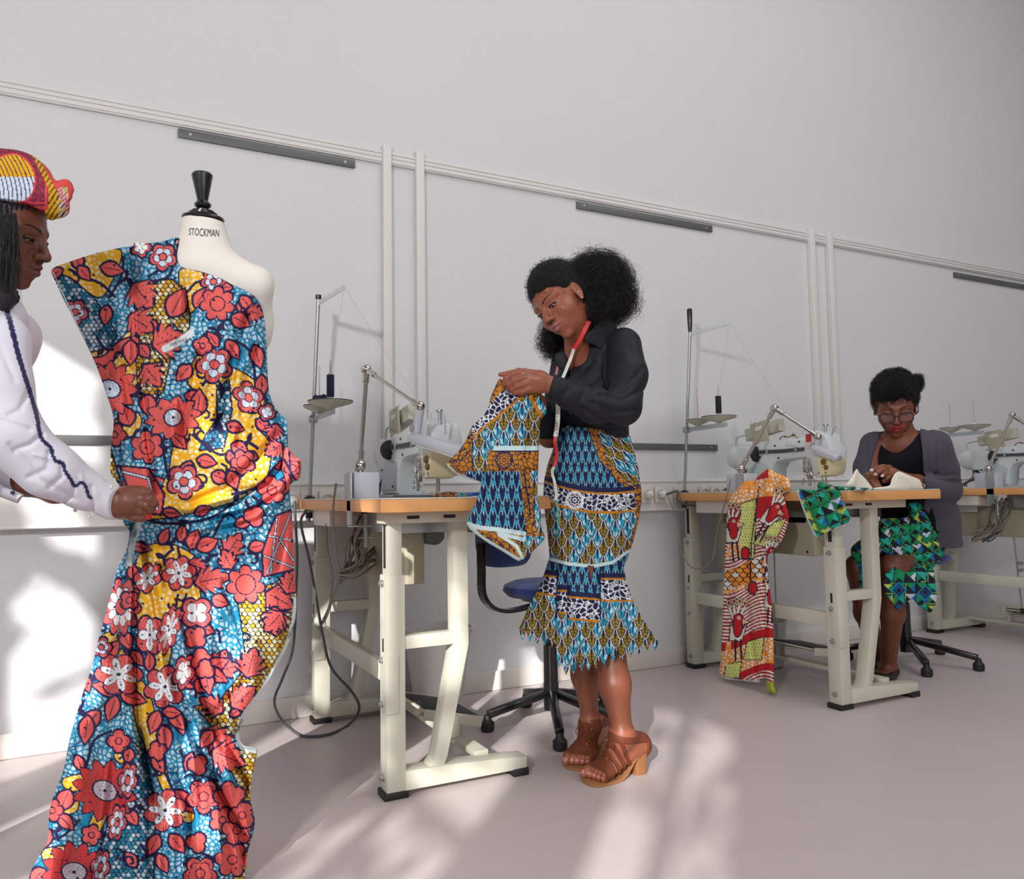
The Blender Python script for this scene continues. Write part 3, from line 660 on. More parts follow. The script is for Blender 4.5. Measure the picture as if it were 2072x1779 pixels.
# ---------------------------------------------------------------- materials
M_wall = mat('wall_paint', (218, 219, 221), .85, nscale=1.6, namt=.025, bump=.25, bscale=35)
M_floor = mat('vinyl_floor', (196, 184, 184), .42, spec=.35, nscale=3.0, namt=.05, bump=.02, bscale=50)
M_white = mat('white_paint', (224, 222, 220), .6, nscale=8, namt=.03, bump=.1, bscale=50)
M_base = mat('baseboard_paint', (216, 210, 204), .6, nscale=5, namt=.06, bump=.12, bscale=40)
M_plast = mat('cream_plastic', (222, 216, 206), .4, nscale=20, namt=.02)
M_strip = mat('grey_metal_strip', (104, 106, 106), .5, .3, nscale=12, namt=.05)
M_dark = mat('black_rubber', (26, 26, 28), .55, nscale=30, namt=.1)
M_blackp = mat('black_enamel', (20, 20, 22), .25, nscale=30, namt=.1, coat=.3)
M_chrome = mat('chrome', (190, 184, 178), .18, 1., nscale=30, namt=.05)
M_steel = mat('satin_steel', (168, 172, 172), .35, .8, nscale=30, namt=.05)
M_cream = mat('cream_powder_coat', (204, 202, 186), .42, nscale=9, namt=.03, bump=.03, bscale=300)
M_crdark = mat('beige_steel', (176, 170, 146), .5, nscale=9, namt=.04)
M_wood = mat('beech_edge', (222, 160, 98), .45, nscale=5, namt=.08)
M_mach = mat('machine_enamel', (208, 214, 216), .3, nscale=12, namt=.02, coat=.2)
M_mach2 = mat('grey_enamel', (176, 186, 192), .35, nscale=12, namt=.02)
M_ivory = mat('ivory_plastic', (228, 218, 174), .4, nscale=9, namt=.04)
M_pgrey = mat('putty_plastic', (186, 184, 168), .45, nscale=14, namt=.03)
M_lamp = mat('lilac_grey_plastic', (188, 190, 202), .4, nscale=14, namt=.02)
M_red = mat('red_sticker', (196, 30, 40), .5, nscale=20, namt=.05)
M_brass = mat('aged_brass', (128, 98, 60), .4, .6, nscale=60, namt=.2)
M_cable = mat('grey_cable', (84, 86, 90), .5, nscale=30, namt=.1)
M_cableL = mat('taupe_cable', (142, 132, 122), .5, nscale=30, namt=.1)
M_blue = mat('blue_upholstery', (38, 62, 128), .8, nscale=60, namt=.15, bump=.2, bscale=400, sheen=.3)
M_navyth = mat('navy_thread', (26, 24, 66), .7, nscale=200, namt=.3, bump=.5, bscale=500)
M_blkth = mat('black_thread', (22, 22, 26), .7, nscale=200, namt=.3, bump=.5, bscale=500)
M_bucket = mat('white_bucket_plastic', (214, 210, 208), .4, nscale=12, namt=.02)
M_ink = mat('printed_ink', (60, 62, 72), .7, nscale=90, namt=.3)
M_pink = mat('pink_spindle', (206, 160, 170), .35, .3, nscale=30, namt=.05)

WY = 3.35
def struct(b, name, m, smooth=True): o = b.build(name, m, None, smooth); o['kind'] = 'structure'; return o
struct(MB().box((-2.4, WY, 0), (11, WY+.2, 5.6), 0), 'wall_back', M_wall, False)
struct(MB().box((-2.4, -3.5, -.1), (11, WY, 0), 0), 'floor', M_floor, False)
struct(MB().box((-2.2, WY-.016, 0.001), (10.9, WY-.0005, .088), .003), 'baseboard_back', M_base)
# trunking and its lower ledge along the wall
tr = MB().box((-2.2, WY-.05, .80), (10.9, WY-.0005, .962), .004)
tr.box((-2.2, WY-.056, .948), (10.9, WY-.0495, .958), .002); tr.box((-2.2, WY-.056, .803), (10.9, WY-.0495, .812), .002)
struct(tr, 'trim_1', M_white)
tr = MB(); 
for z0, z1, y in ((2.392, 2.452, .014), (2.398, 2.414, .020), (2.418, 2.432, .020), (2.436, 2.450, .020)): tr.box((-2.2, WY-y, z0), (10.9, WY-.0005, z1), .003)
struct(tr, 'trim_2', M_white)
for n, (a, b) in enumerate(((1.079, 1.118), (1.236, 1.275), (3.744, 3.784), (3.897, 3.938))):
    t = MB().box((a, WY-.034, .962), (b, WY-.0005, 2.475), .003)
    struct(t, 'trim_%d' % (n+3), M_white)
def strip(x0, x1, z0, z1, label):
    t = thing('wall_rail', label, 'rail', (x0, WY-.012, z0))
    MB().box((x0, WY-.012, z0), (x1, WY-.0005, z1), .002).build('rail_bar', M_strip, t)
    for x in (x0+.045, x1-.045):
        if x < 6: MB().lathe((x, WY-.0115, (z0+z1)/2), (0, -1, 0), [(.007, 0), (.006, .002), (.001, .003)], 12).build('screw', M_steel, t)
strip(.233, .957, 2.349, 2.385, 'dark grey metal hanging rail high on the wall above the dress form')
strip(2.109, 3.0, 2.345, 2.382, 'dark grey metal rail high on the wall, between the two pairs of ducts')
strip(5.135, 6.3, 2.33, 2.366, 'dark grey metal hanging rail high at the right edge of the picture')
strip(-.9, .14, 1.108, 1.143, 'grey metal rail low on the wall behind the woman in white')
strip(2.05, 2.985, 1.118, 1.152, 'grey metal rail low on the wall behind the standing woman')
# sockets
def socket(px, py, kind, label, plug=False, w=.07):
    p = onY(px, py, WY-.056); x, z = p[0], .885
    t = thing('wall_socket', label, 'socket' if kind != 'switch' else 'switch', (x, WY-.056, z), group='sockets and switches on the wall trunking')
    MB().box((x-w/2, WY-.064, z-.042), (x+w/2, WY-.0565, z+.042), .004).build('cover_plate', M_plast, t)
    if kind == 'round':
        MB().lathe((x, WY-.0645, z), (0, -1, 0), [(.030, 0), (.030, .005), (.026, .006), (.0245, .001), (.001, .001)], 28).build('socket_ring', M_plast, t)
        for s in (-1, 1): MB().cyl((x+s*.0095, WY-.0665, z), (x+s*.0095, WY-.0650, z), .0028, 10, 0).build('pin_hole', M_dark, t)
    elif kind == 'switch':
        MB().box((x-.022, WY-.069, z-.025), (x+.022, WY-.0645, z+.025), .002).build('rocker', M_plast, t)
    if plug:
        q = thing('power_plug', 'white round plug pushed into the socket '+plug, 'plug', (x, WY-.069, z))
        MB().lathe((x, WY-.0690, z), (0, -1, 0), [(.021, 0), (.021, .02), (.015, .03), (.006, .038)], 20).build('plug_body', M_white, q)
        return (x, WY-.112, z)
    return (x, WY-.07, z)
socket(625, 1001, 'round', 'round wall socket just behind the foot of the navy-spool thread stand')
socket(662, 1003, 'round', 'empty round wall socket between the first thread stand and the lamp clamp')
socket(748, 1004, 'switch', 'square wall switch behind the cable bundle of the first sewing machine')
socket(870, 1000, 'round', 'round wall socket half hidden behind the needle end of the first sewing machine')
pa = socket(590, 1004, 'round', 'wall socket beside the draped dress, with the long floor cable plugged in', 'right beside the draped dress')
pb = socket(1308, 996, 'round', 'left one of the two plugged wall sockets beside the standing woman', 'nearest the standing woman')
pc = socket(1335, 996, 'round', 'right one of the two plugged wall sockets beside the standing woman', 'to the right, with a thick grey cable')
socket(1373, 988, 'switch', 'square wall switch left of the second thread stand')
socket(1424, 990, 'round', 'round wall socket just right of the second thread stand pole')
socket(1446, 990, 'round', 'round wall socket beside the lamp clamp of the second table')
t = thing('wall_outlet_box', 'small cream outlet box on the wall above the second machine, right of the ducts', 'outlet', onY(1694, 912, WY-.03))
p = onY(1694, 912, WY-.03); MB().box((p[0]-.05, WY-.03, p[2]-.045), (p[0]+.05, WY-.0005, p[2]+.045), .005).build('cover_plate', M_plast, t)
# ---------------------------------------------------------------- work tables (local x: across from the left edge, y: from near edge to wall)
TY = 2.19
def table(ox, label, full=True):
    t = thing('work_table', label, 'table', (ox, TY, 0), group='industrial sewing tables')
    def b(): return MB()
    def w(p): return (p[0]+ox, p[1]+TY, p[2])
    def bx(m, lo, hi, bev=.003): return m.box(w(lo), w(hi), bev)
    top = MB().prism([(ox, TY+1.07), (ox, TY), (ox+.57, TY), (ox+.57, TY+1.07)], .851, .889, 2, .003).build('tabletop', M_wood, t)
    MB().prism([(ox+.001, TY+1.069), (ox+.001, TY+.001), (ox+.569, TY+.001), (ox+.569, TY+1.069)], .889, .893, 2, .001).build('laminate_sheet', mat('pale_laminate', (206, 204, 196), .35, nscale=20, namt=.03), top)
    for k, y in enumerate((.125, 1.025)):
        s = 1
        m = b(); bx(m, (.06, y, .60), (.107, y+.05, .835)); m.build('upper_leg', M_cream, t)
        m = b(); bx(m, (.054, y-.005, .02), (.114, y+.058, .66)); l = m.build('front_leg', M_cream, t)
        m = b(); bx(m, (.0585, y+.016, .68), (.0605, y+.034, .81), .0005); m.build('leg_slot', M_dark, t); m = b(); bx(m, (.0525, y+.02, .43), (.0545, y+.030, .47), .0005); m.build('leg_slot', M_dark, t)
        m = b(); bx(m, (.046, y-.008, .0), (.122, y+.064, .022)); m.build('foot_cap', M_dark, t)
        m = b(); bx(m, (.050, y-.012, .25), (.092, y+.03, .42), .004); m.build('bracket_plate', M_cream, t)
        for z in (.635, .405, .275, .06):
            MB().lathe(w((.054, y+.026, z)), (-1, 0, 0), [(.011, 0), (.011, .004), (.008, .005), (.008, .011), (.005, .013)], 12).build('bolt', M_steel, t)
        m = b(); bx(m, (.045, y-.01, .815), (.50, y+.06, .851)); m.build('top_rail', M_cream, t)
        m = b(); bx(m, (.12, y-.0115, .828), (.16, y-.0095, .838), .0005); m.build('rail_slot', M_dark, t); m = b(); bx(m, (.24, y-.0115, .828), (.28, y-.0095, .838), .0005); m.build('rail_slot', M_dark, t)
        m = b(); bx(m, (.10, y, .435), (.31, y+.045, .475)); m.build('crossbar', M_cream, t)
        m = b(); m.prism([(ox+.275, .82), (ox+.275, .445), (ox+.205, .10), (ox+.165, .045), (ox+.218, .03), (ox+.250, .10), (ox+.325, .43), (ox+.325, .82)], TY+y-.003, TY+y+.052, 1, .004); m.build('bent_leg', M_cream, t)
        m = b(); m.prism([(ox+.11, .022), (ox+.11, .08), (ox+.30, .074), (ox+.52, .058), (ox+.52, .02)], TY+y-.012, TY+y+.056, 1, .004); ft = m.build('foot_bar', M_cream, t)
        m = b(); bx(m, (.47, y-.016, 0), (.525, y+.06, .024)); m.build('foot_cap', M_dark, t)
    m = b(); bx(m, (.072, .17, .325), (.10, 1.03, .385)); m.build('long_beam', M_cream, t)
    m = b(); bx(m, (.36, .17, .062), (.41, 1.03, .082)); m.build('treadle_rail', M_cream, t)
    # under-table gear
    m = b(); bx(m, (.20, .36, .60), (.27, .82, .78), .006); cb = m.build('control_box', M_crdark, t)
    m = b(); bx(m, (.16, .80, .60), (.42, .92, .74), .006); m.build('junction_box', M_crdark, t)
    for y in (.40, .78):
        MB().lathe(w((.20, y, .618)), (-1, 0, 0), [(.006, 0), (.006, .002), (.002, .003)], 10).build('screw', M_dark, cb)
    m = b(); bx(m, (.14, .30, .775), (.46, .60, .851), .004); m.build('oil_pan', M_steel, t)
    m = b(); m.cyl(w((.30, .34, .765)), w((.30, .62, .765)), .035); bx(m, (.20, .40, .745), (.36, .52, .775)); m.build('motor', M_strip, t)
    m = b(); bx(m, (.03, .70, .79), (.12, .95, .851), .004); m.build('power_box', M_plast, t)
    m = b(); bx(m, (.42, .28, .77), (.55, .62, .851), .004); m.build('drawer', mat('grey_tray', (90, 90, 92), .5, nscale=20, namt=.04), t)
    # cable bundle
    r = random.Random(int(ox*100))
    for i in range(11):
        y0 = .58+r.random()*.1; s = r.random
        pts = [w((.12+.06*s(), y0, .83)), w((.08+.06*s(), y0+.02*s(), .74)), w((.07+.06*s(), y0+.06*s(), .66)), w((.05+.07*s(), y0+.10+.06*s(), .57+.05*s())), w((.10, y0+.08*s(), .60+.06*s())), w((.20, .70, .63+.08*s()))]
        MB().tube(crom(pts, 8), .0042, 8).build('under_cable', M_cableL if i % 3 else M_cable, t)
    return t
T1 = table(.70, 'beech-edged sewing table between the draped dress and the standing woman')
T2 = table(2.62, 'beech-edged sewing table with red and green printed cloth hanging over its edge')
T3 = table(4.52, 'beech-edged sewing table at the right edge of the picture, behind the seated woman')

# ---------------------------------------------------------------- sewing machines
def machine(ox, label, needle_side=True):
    x0 = ox+.23; z0 = .893
    t = thing('sewing_machine', label, 'sewing machine', (x0+.05, TY+.6, z0), group='industrial sewing machines')
    Y = lambda y: TY+y
    w = .105
    # bed
    MB().box((x0-.01, Y(.28), z0), (x0+.15, Y(.84), z0+.012), .004).build('bed_plate', M_mach2, t)
    # arm + pillar profile (y,z)
    prof = [(.41, 1.125), (.41, 1.045), (.55, 1.040), (.60, 1.030), (.625, 1.0), (.632, .93), (.64, .905), (.84, .905), (.80, 1.0), (.77, 1.05), (.73, 1.122), (.70, 1.137), (.44, 1.137)]
    MB().prism([(Y(a), z) for a, z in prof], x0, x0+w, 0, .014).build('arm_body', M_mach, t)
    MB().prism([(Y(a), z) for a, z in [(.64, 1.005), (.655, 1.025), (.72, 1.035), (.78, 1.0), (.815, .92), (.655, .92)]], x0-.012, x0+.006, 0, .006).build('pillar_cover', M_mach2, t)
    # head
    MB().prism([(Y(a), z) for a, z in [(.40, 1.158), (.36, 1.165), (.30, 1.14), (.272, 1.08), (.285, .985), (.30, .965), (.38, .962), (.395, 1.03), (.415, 1.04), (.415, 1.155)]], x0-.004, x0+w+.004, 0, .010).build('head_casting', M_mach, t)
    MB().prism([(Y(a), z) for a, z in [(.345, 1.05), (.268, 1.04), (.278, .99), (.30, .962), (.345, .955)]], x0-.010, x0+w-.01, 0, .006).build('face_plate', M_ivory, t)
    for a, z, r in ((.305, 1.02, .013), (.292, .995, .011)):
        MB().lathe((x0-.0105, Y(a), z), (-1, 0, 0), [(r, 0), (r, .006), (r*.7, .010), (.001, .011)], 20).build('tension_knob', M_brass, t)
    for a in (.335, .296): MB().lathe((x0-.0105, Y(a), .972), (-1, 0, 0), [(.005, 0), (.005, .003), (.001, .004)], 10).build('screw', M_steel, t)
    # needle mechanism
    m = MB().cyl((x0+.05, Y(.35), .97), (x0+.05, Y(.35), .915), .004, 12).cyl((x0+.05, Y(.37), .97), (x0+.05, Y(.37), .905), .003, 12).cyl((x0+.05, Y(.35), .915), (x0+.05, Y(.35), .897), .0012, 8, 0)
    m.box((x0+.04, Y(.345), .903), (x0+.062, Y(.385), .908), .001).build('needle_bar', M_chrome, t)
    m = MB().box((x0-.012, Y(.385), .975), (x0+.012, Y(.425), 1.04), .004).box((x0-.016, Y(.375), .945), (x0, Y(.40), .985), .003)
    m.tube(crom([(x0-.01, Y(.40), 1.03), (x0-.03, Y(.37), .99), (x0-.025, Y(.355), .95), (x0-.01, Y(.36), .925)], 6), .0022, 8).cyl((x0-.014, Y(.385), .95), (x0-.014, Y(.385), .915), .006, 12)
    m.build('thread_guide', M_chrome, t)
    for k in range(5): MB().sph((x0-.014-.004*(k % 2), Y(.38+.012*k), 1.0-.018*k), .006, 10).build('guide_screw', M_steel, t)
    # wiring channel along the arm
    m = MB()
    for k in range(3): m.tube([(x0-.004, Y(.42), 1.078+.006*k), (x0-.006, Y(.56), 1.076+.006*k), (x0-.004, Y(.72), 1.08+.006*k)], .003, 8)
    m.build('arm_cable', M_cable, t)
    m = MB().box((x0-.010, Y(.46), 1.072), (x0+.002, Y(.475), 1.098), .002).box((x0-.010, Y(.64), 1.072), (x0+.002, Y(.655), 1.098), .002); m.build('cable_clip', M_steel, t)
    for y, z in ((.58, 1.05), (.60, 1.11), (.70, 1.06), (.45, 1.12), (.79, 1.0), (.82, .935), (.66, .935)):
        MB().lathe((x0-.0005-(.0115 if y > .655 and z < 1.03 else 0), Y(y), z), (-1, 0, 0), [(.005, 0), (.005, .002), (.001, .003)], 12).build('screw', M_dark, t)
    # label plate and sticker
    MB().box((x0-.002, Y(.475), 1.104), (x0+.001, Y(.53), 1.13), .001).build('label_plate', M_white, t)
    MB().box((x0-.0062, Y(.375), 1.115), (x0-.0035, Y(.405), 1.15), .0005).build('warning_sticker', M_red, t)
    MB().box((x0-.0064, Y(.375), 1.085), (x0-.0035, Y(.405), 1.113), .0005).build('warning_sticker', mat('pink_sticker', (226, 190, 186), .6, nscale=40, namt=.05), t)
    # top bits: thread posts, lifter
    m = MB().cyl((x0+.05, Y(.34), 1.15), (x0+.05, Y(.34), 1.19), .005, 12).cyl((x0+.05, Y(.34), 1.185), (x0+.05, Y(.34), 1.194), .012, 16); m.build('presser_screw', M_steel, t)
    MB().tube(crom([(x0+.04, Y(.30), 1.14), (x0+.03, Y(.27), 1.175), (x0+.03, Y(.245), 1.16), (x0+.03, Y(.24), 1.10)], 8), .0035, 8).build('lifter_hose', M_mach2, t)
    MB().cyl((x0+.04, Y(.395), 1.13), (x0+.04, Y(.395), 1.19), .0018, 8, 0).build('thread_post', M_steel, t)
    m = MB().tube(crom([(x0+.05, Y(.62), 1.137), (x0+.05, Y(.60), 1.155), (x0+.05, Y(.56), 1.150), (x0+.05, Y(.53), 1.158), (x0+.05, Y(.50), 1.137)], 6), .0025, 8); m.sph((x0+.05, Y(.53), 1.158), .008, 12).sph((x0+.05, Y(.58), 1.154), .006, 12); m.build('thread_guide', M_brass, t)
    # motor and hand wheel at the wall end
    m = MB().lathe((x0+.05, Y(.86), 1.065), (0, 1, 0), [(.05, -.10), (.062, -.095), (.062, .0), (.060, .05), (.050, .075), (.02, .082), (.001, .083)], 36)
    mo = m.build('motor_housing', M_mach, t)
    m = MB().prism([(Y(.76), 1.115), (Y(.715), 1.10), (Y(.715), 1.03), (Y(.76), 1.0), (Y(.85), 1.0), (Y(.85), 1.125)], x0-.012, x0+.11, 0, .012); m.build('motor_front', M_mach, t)
    m = MB().lathe((x0+.0, Y(.73), 1.075), (0, -1, 0), [(.036, 0), (.040, .006), (.036, .02), (.018, .024)], 24); m.build('hand_wheel', M_dark, t)
    # control panel on its bracket
    rot = lambda pts, c, a: [(c[0]+(p-c[0])*math.cos(a)-(q-c[1])*math.sin(a), c[1]+(p-c[0])*math.sin(a)+(q-c[1])*math.cos(a)) for p, q in pts]
    c = (Y(.72), 1.19)
    MB().prism(rot([(Y(.60), 1.165), (Y(.60), 1.225), (Y(.83), 1.225), (Y(.83), 1.165)], c, -.16), x0+.03, x0+.075, 0, .005).build('control_panel', M_pgrey, t)
    MB().prism(rot([(Y(.66), 1.12), (Y(.665), 1.235), (Y(.77), 1.235), (Y(.765), 1.12)], c, -.14), x0+.012, x0+.020, 0, .003).build('panel_bracket', M_crdark, t)
    MB().prism(rot([(Y(.69), 1.192), (Y(.69), 1.212), (Y(.735), 1.212), (Y(.735), 1.192)], c, -.14), x0+.009, x0+.0125, 0, .001).build('bracket_window', M_white, t)
    for k in range(5):
        for zz in (1.145, 1.225): MB().sph((x0+.0105, c[0]-.04+.02*k, zz+.003*k), .0026, 8).build('screw', M_steel, t)
    MB().tube(crom([(x0+.05, Y(.83), 1.18), (x0+.045, Y(.90), 1.17), (x0+.045, Y(.91), 1.12), (x0+.04, Y(.89), 1.10)], 8), .0045, 8).build('panel_cable', M_mach2, t)
    for k in range(5):
        MB().tube(crom([(x0+.03+.008*k, Y(.87), 1.01), (x0+.01+.006*k, Y(.86-.01*k), .96), (x0-.01+.007*k, Y(.90), .925), (x0-.02+.008*k, Y(.95-.012*k), .90)], 8), .0035, 8).build('motor_cable', M_cable, t)
    return t
machine(.70+.04, 'white industrial sewing machine seen almost end on, on the table left of the standing woman')
machine(2.62, 'white industrial sewing machine above the red bird-print cloth')
machine(4.52, 'white industrial sewing machine partly hidden by the seated woman and the right picture edge')

# ---------------------------------------------------------------- thread stands
def stand(ox, label, topz=1.71, handle=False, arm_dir=(.04, -.25), cone=True, lean=(0.02, -.06)):
    bx, by = ox+.035, TY+1.04
    t = thing('thread_stand', label, 'thread stand', (bx, by, .893), group='thread stands on the sewing tables')
    tx, ty = bx+lean[0], by+lean[1]
    def at(z): k = (z-.893)/(topz-.893); return np.array((bx+(tx-bx)*k, by+(ty-by)*k, z))
    MB().tube([at(.80), at(topz)], [.0075, .0075], 16).build('pole', M_steel, t)
    MB().lathe(at(.8935), (0, 0, 1), [(.022, 0), (.022, .004), (.012, .008), (.009, .012)], 20).build('pole_nut', M_dark, t)
    MB().cyl(at(.815), at(.838), .013, 14).build('pole_end', M_dark, t)
    if handle: MB().lathe(at(topz-.01), (0, 0, 1), [(.009, 0), (.011, .02), (.013, .06), (.014, .10), (.013, .12), (.006, .125)], 16).build('handle_grip', M_blackp, t)
    else: MB().cyl(at(topz-.004), at(topz+.014), .012, 14).build('pole_cap', M_blackp, t)
    a = at(topz-.02); d = np.array([arm_dir[0], arm_dir[1], .0]); e = a+d+np.array([0, 0, .012])
    MB().beam(a, e, .004, .022).build('top_arm', M_mach, t)
    MB().cyl(e+(-.004, .012, 0), e+(.006, .012, 0), .005, 10).build('thread_eye', M_chrome, t)
    zz = 1.255; q = at(zz-.04); g = np.array([.015, -.28, .005])
    MB().beam(q, q+g*1.02, .004, .022).build('lower_arm', M_mach2, t)
    MB().box(q-.015, q+.015, .003).build('arm_clamp', M_steel, t)
    discs = []
    for k, (s, r) in enumerate(((.30, .062), (.82, .085))):
        c = q+g*s+np.array([0, 0, .03])
        m = MB().lathe(c, (0, 0, 1), [(.012, -.018), (.02, -.012), (r*.95, .006), (r, .010), (r*.98, .012), (.01, .0135)], 44); dsc = m.build('spool_disc', M_pgrey, t)
        MB().lathe(c, (0, 0, 1), [(r*1.0, .0135), (r*1.0, .0155), (.004, .016)], 44).build('felt_pad', M_strip, dsc)
        MB().cyl(c+(0, 0, .012), c+(0, 0, .17), .0028, 10).build('spindle', M_pink if handle else M_steel, t)
        MB().cyl(c+(0, 0, .014), c+(0, 0, .03), .009, 14).build('spindle_base', M_white, t)
        discs.append(c)
    return t, discs, e
def cone_spool(c, m, label, group=None):
    t = thing('thread_spool', label, 'spool', c)
    MB().lathe(c, (0, 0, 1), [(.0135, 0), (.0145, .003), (.0145, .082), (.0135, .085), (.006, .0855), (.006, .0)], 28).build('wound_thread', m, t)
    MB().lathe(c, (0, 0, 1), [(.009, -.006), (.009, -.0005), (.0035, -.0005)], 20).build('spool_core', mat('peach_plastic', (226, 190, 176), .5, nscale=20, namt=.05), t)
    MB().lathe(c, (0, 0, 1), [(.0085, .086), (.0085, .091), (.0035, .092)], 20).build('spool_rim', MATS['peach_plastic'], t)
    return t
s1, d1, e1 = stand(.70, 'metal thread stand with a navy spool beside the draped dress', 1.705)
s2, d2, e2 = stand(2.62, 'metal thread stand with a black grip on top and a black spool', 1.73, True)
s3, d3, e3 = stand(4.52, 'metal thread stand partly hidden behind the seated woman', 1.12, False, (.02, -.02))
cone_spool(d1[1]+(0, 0, .030), M_navyth, 'tall navy thread spool standing on the spindle of the first thread stand')
cone_spool(d2[1]+(0, 0, .030), M_blkth, 'tall black thread spool standing on the second thread stand')
# small spool lying on the first stand's back disc
c = d1[0]+np.array((0.0, -.0, .036)); t = thing('thread_spool', 'small navy spool lying on its side on the rear disc of the first thread stand', 'spool', c)
MB().lathe(c+(-.02, -.02, 0), (.6, -.75, 0), [(.018, 0), (.019, .002), (.016, .004), (.016, .04), (.019, .042), (.018, .044), (.007, .0445)], 24).build('wound_thread', M_navyth, t)
def thread(a, b, sag, label, r=.0004):
    o = MB().tube(crom([a, (np.array(a)+b)/2-(0, 0, sag), b], 6), r, 5, False).build('sewing_thread', mat('pale_thread', (150, 150, 152), .6, nscale=50, namt=.05)); tag(o, label, 'thread'); return o
thread(d1[1]+(0, 0, .11), e1, 0, 'fine thread rising from the navy spool to the top arm of its stand')
thread(e1, (1.03, TY+.42, 1.17), .02, 'fine thread running from the first stand down to its sewing machine')
thread(d2[1]+(0, 0, .11), e2, 0, 'fine thread rising from the black spool to the top arm of its stand')
thread(e2, (2.90, TY+.45, 1.14), .02, 'fine thread running from the second stand down to its sewing machine')

# ---------------------------------------------------------------- articulated lamps
def lamp(base, elbow, end, tipA, tipB, label, box=(.055, .09, .10)):
    t = thing('task_lamp', label, 'lamp', base, group='articulated lamps clamped to the tables')
    b = np.array(base, float)
    MB().box(b+(.0, -box[1]/2-.03, 0), b+(box[0]+.03, box[1]/2, .085), .004).build('transformer_box', M_lamp, t)
    MB().box(b+(-.012, -box[1]/2-.03, -.085), b+(-.004, -box[1]/2+.015, .085), .002).build('clamp_plate', M_steel, t)
    MB().box(b+(-.012, -box[1]/2-.03, -.092), b+(.06, -box[1]/2+.012, -.086), .002).build('clamp_jaw', M_steel, t)
    MB().cyl(b+(.045, -box[1]/2-.01, -.16), b+(.045, -box[1]/2-.01, -.05), .006, 12).cyl(b+(.02, -box[1]/2-.01, -.128), b+(.07, -box[1]/2-.01, -.128), .0025, 8).build('clamp_screw', M_steel, t)
    j = b+np.array((.035, -.02, .108)); el = np.array(elbow); en = np.array(end)
    MB().sph(j, .022, 20).cyl(j-(0, 0, .026), j-(0, 0, .012), .014, 16).build('base_joint', M_chrome, t)
    u = nrm(el-j); v = nrm(en-el)
    MB().tube([j+u*.015, el-u*.01], [.0085, .0085], 16).cyl(j+u*.012, j+u*.055, .012, 16).cyl(el-u*.05, el-u*.01, .0115, 16).build('lower_arm', M_chrome, t)
    MB().sph(el, .018, 18).cyl(el-np.array((.018, 0, 0)), el+np.array((.018, 0, 0)), .012, 16).build('elbow_joint', M_chrome, t)
    MB().tube([el+v*.015, en], [.0065, .0065], 16).cyl(el+v*.012, el+v*.05, .0105, 16).cyl(en-v*.04, en, .0105, 16).build('upper_arm', M_chrome, t)
    MB().sph(en, .017, 18).build('head_joint', M_chrome, t)
    a = np.array(tipA); c = np.array(tipB); u2 = nrm(c-a)
    MB().tube([en+(0, 0, -.01), a*.75+en*.25+(0, 0, -.02), a+u2*.03+(0, 0, .01)], [.014, .016, .014], 14).build('head_stem', M_lamp, t)
    MB().lathe((a*.6+en*.4)+np.array((-.015, 0, -.01)), (-1, 0, 0), [(.014, 0), (.014, .004), (.004, .006)], 16).build('pivot_screw', M_chrome, t)
    MB().beam(a, c, .062, .032, bev=.012).build('lamp_head', M_lamp, t)
    MB().beam(a+u2*.02-(0, 0, .0175), c-u2*.02-(0, 0, .0175), .045, .004, bev=.001).build('lamp_diffuser', M_white, t)
    return t
lamp((.712, TY+.39, .893), onX(742, 748, .80), onX(850, 822, .90), onX(838, 885, .90), onX(965, 925, .98), 'chrome-armed lamp with a lilac grey head, clamped to the table beside the dress')
lamp((2.632, TY+.66, .893), onX(1567, 826, 2.72), onX(1655, 884, 2.80), onX(1645, 905, 2.80), onX(1700, 928, 2.84), 'chrome-armed lamp in front of the sewing machine above the red cloth')
lamp((4.532, TY+.66, .893), onX(2048, 840, 4.62), onX(2110, 884, 4.70), onX(2105, 905, 4.70), onX(2160, 928, 4.74), 'chrome-armed lamp at the right edge of the picture')

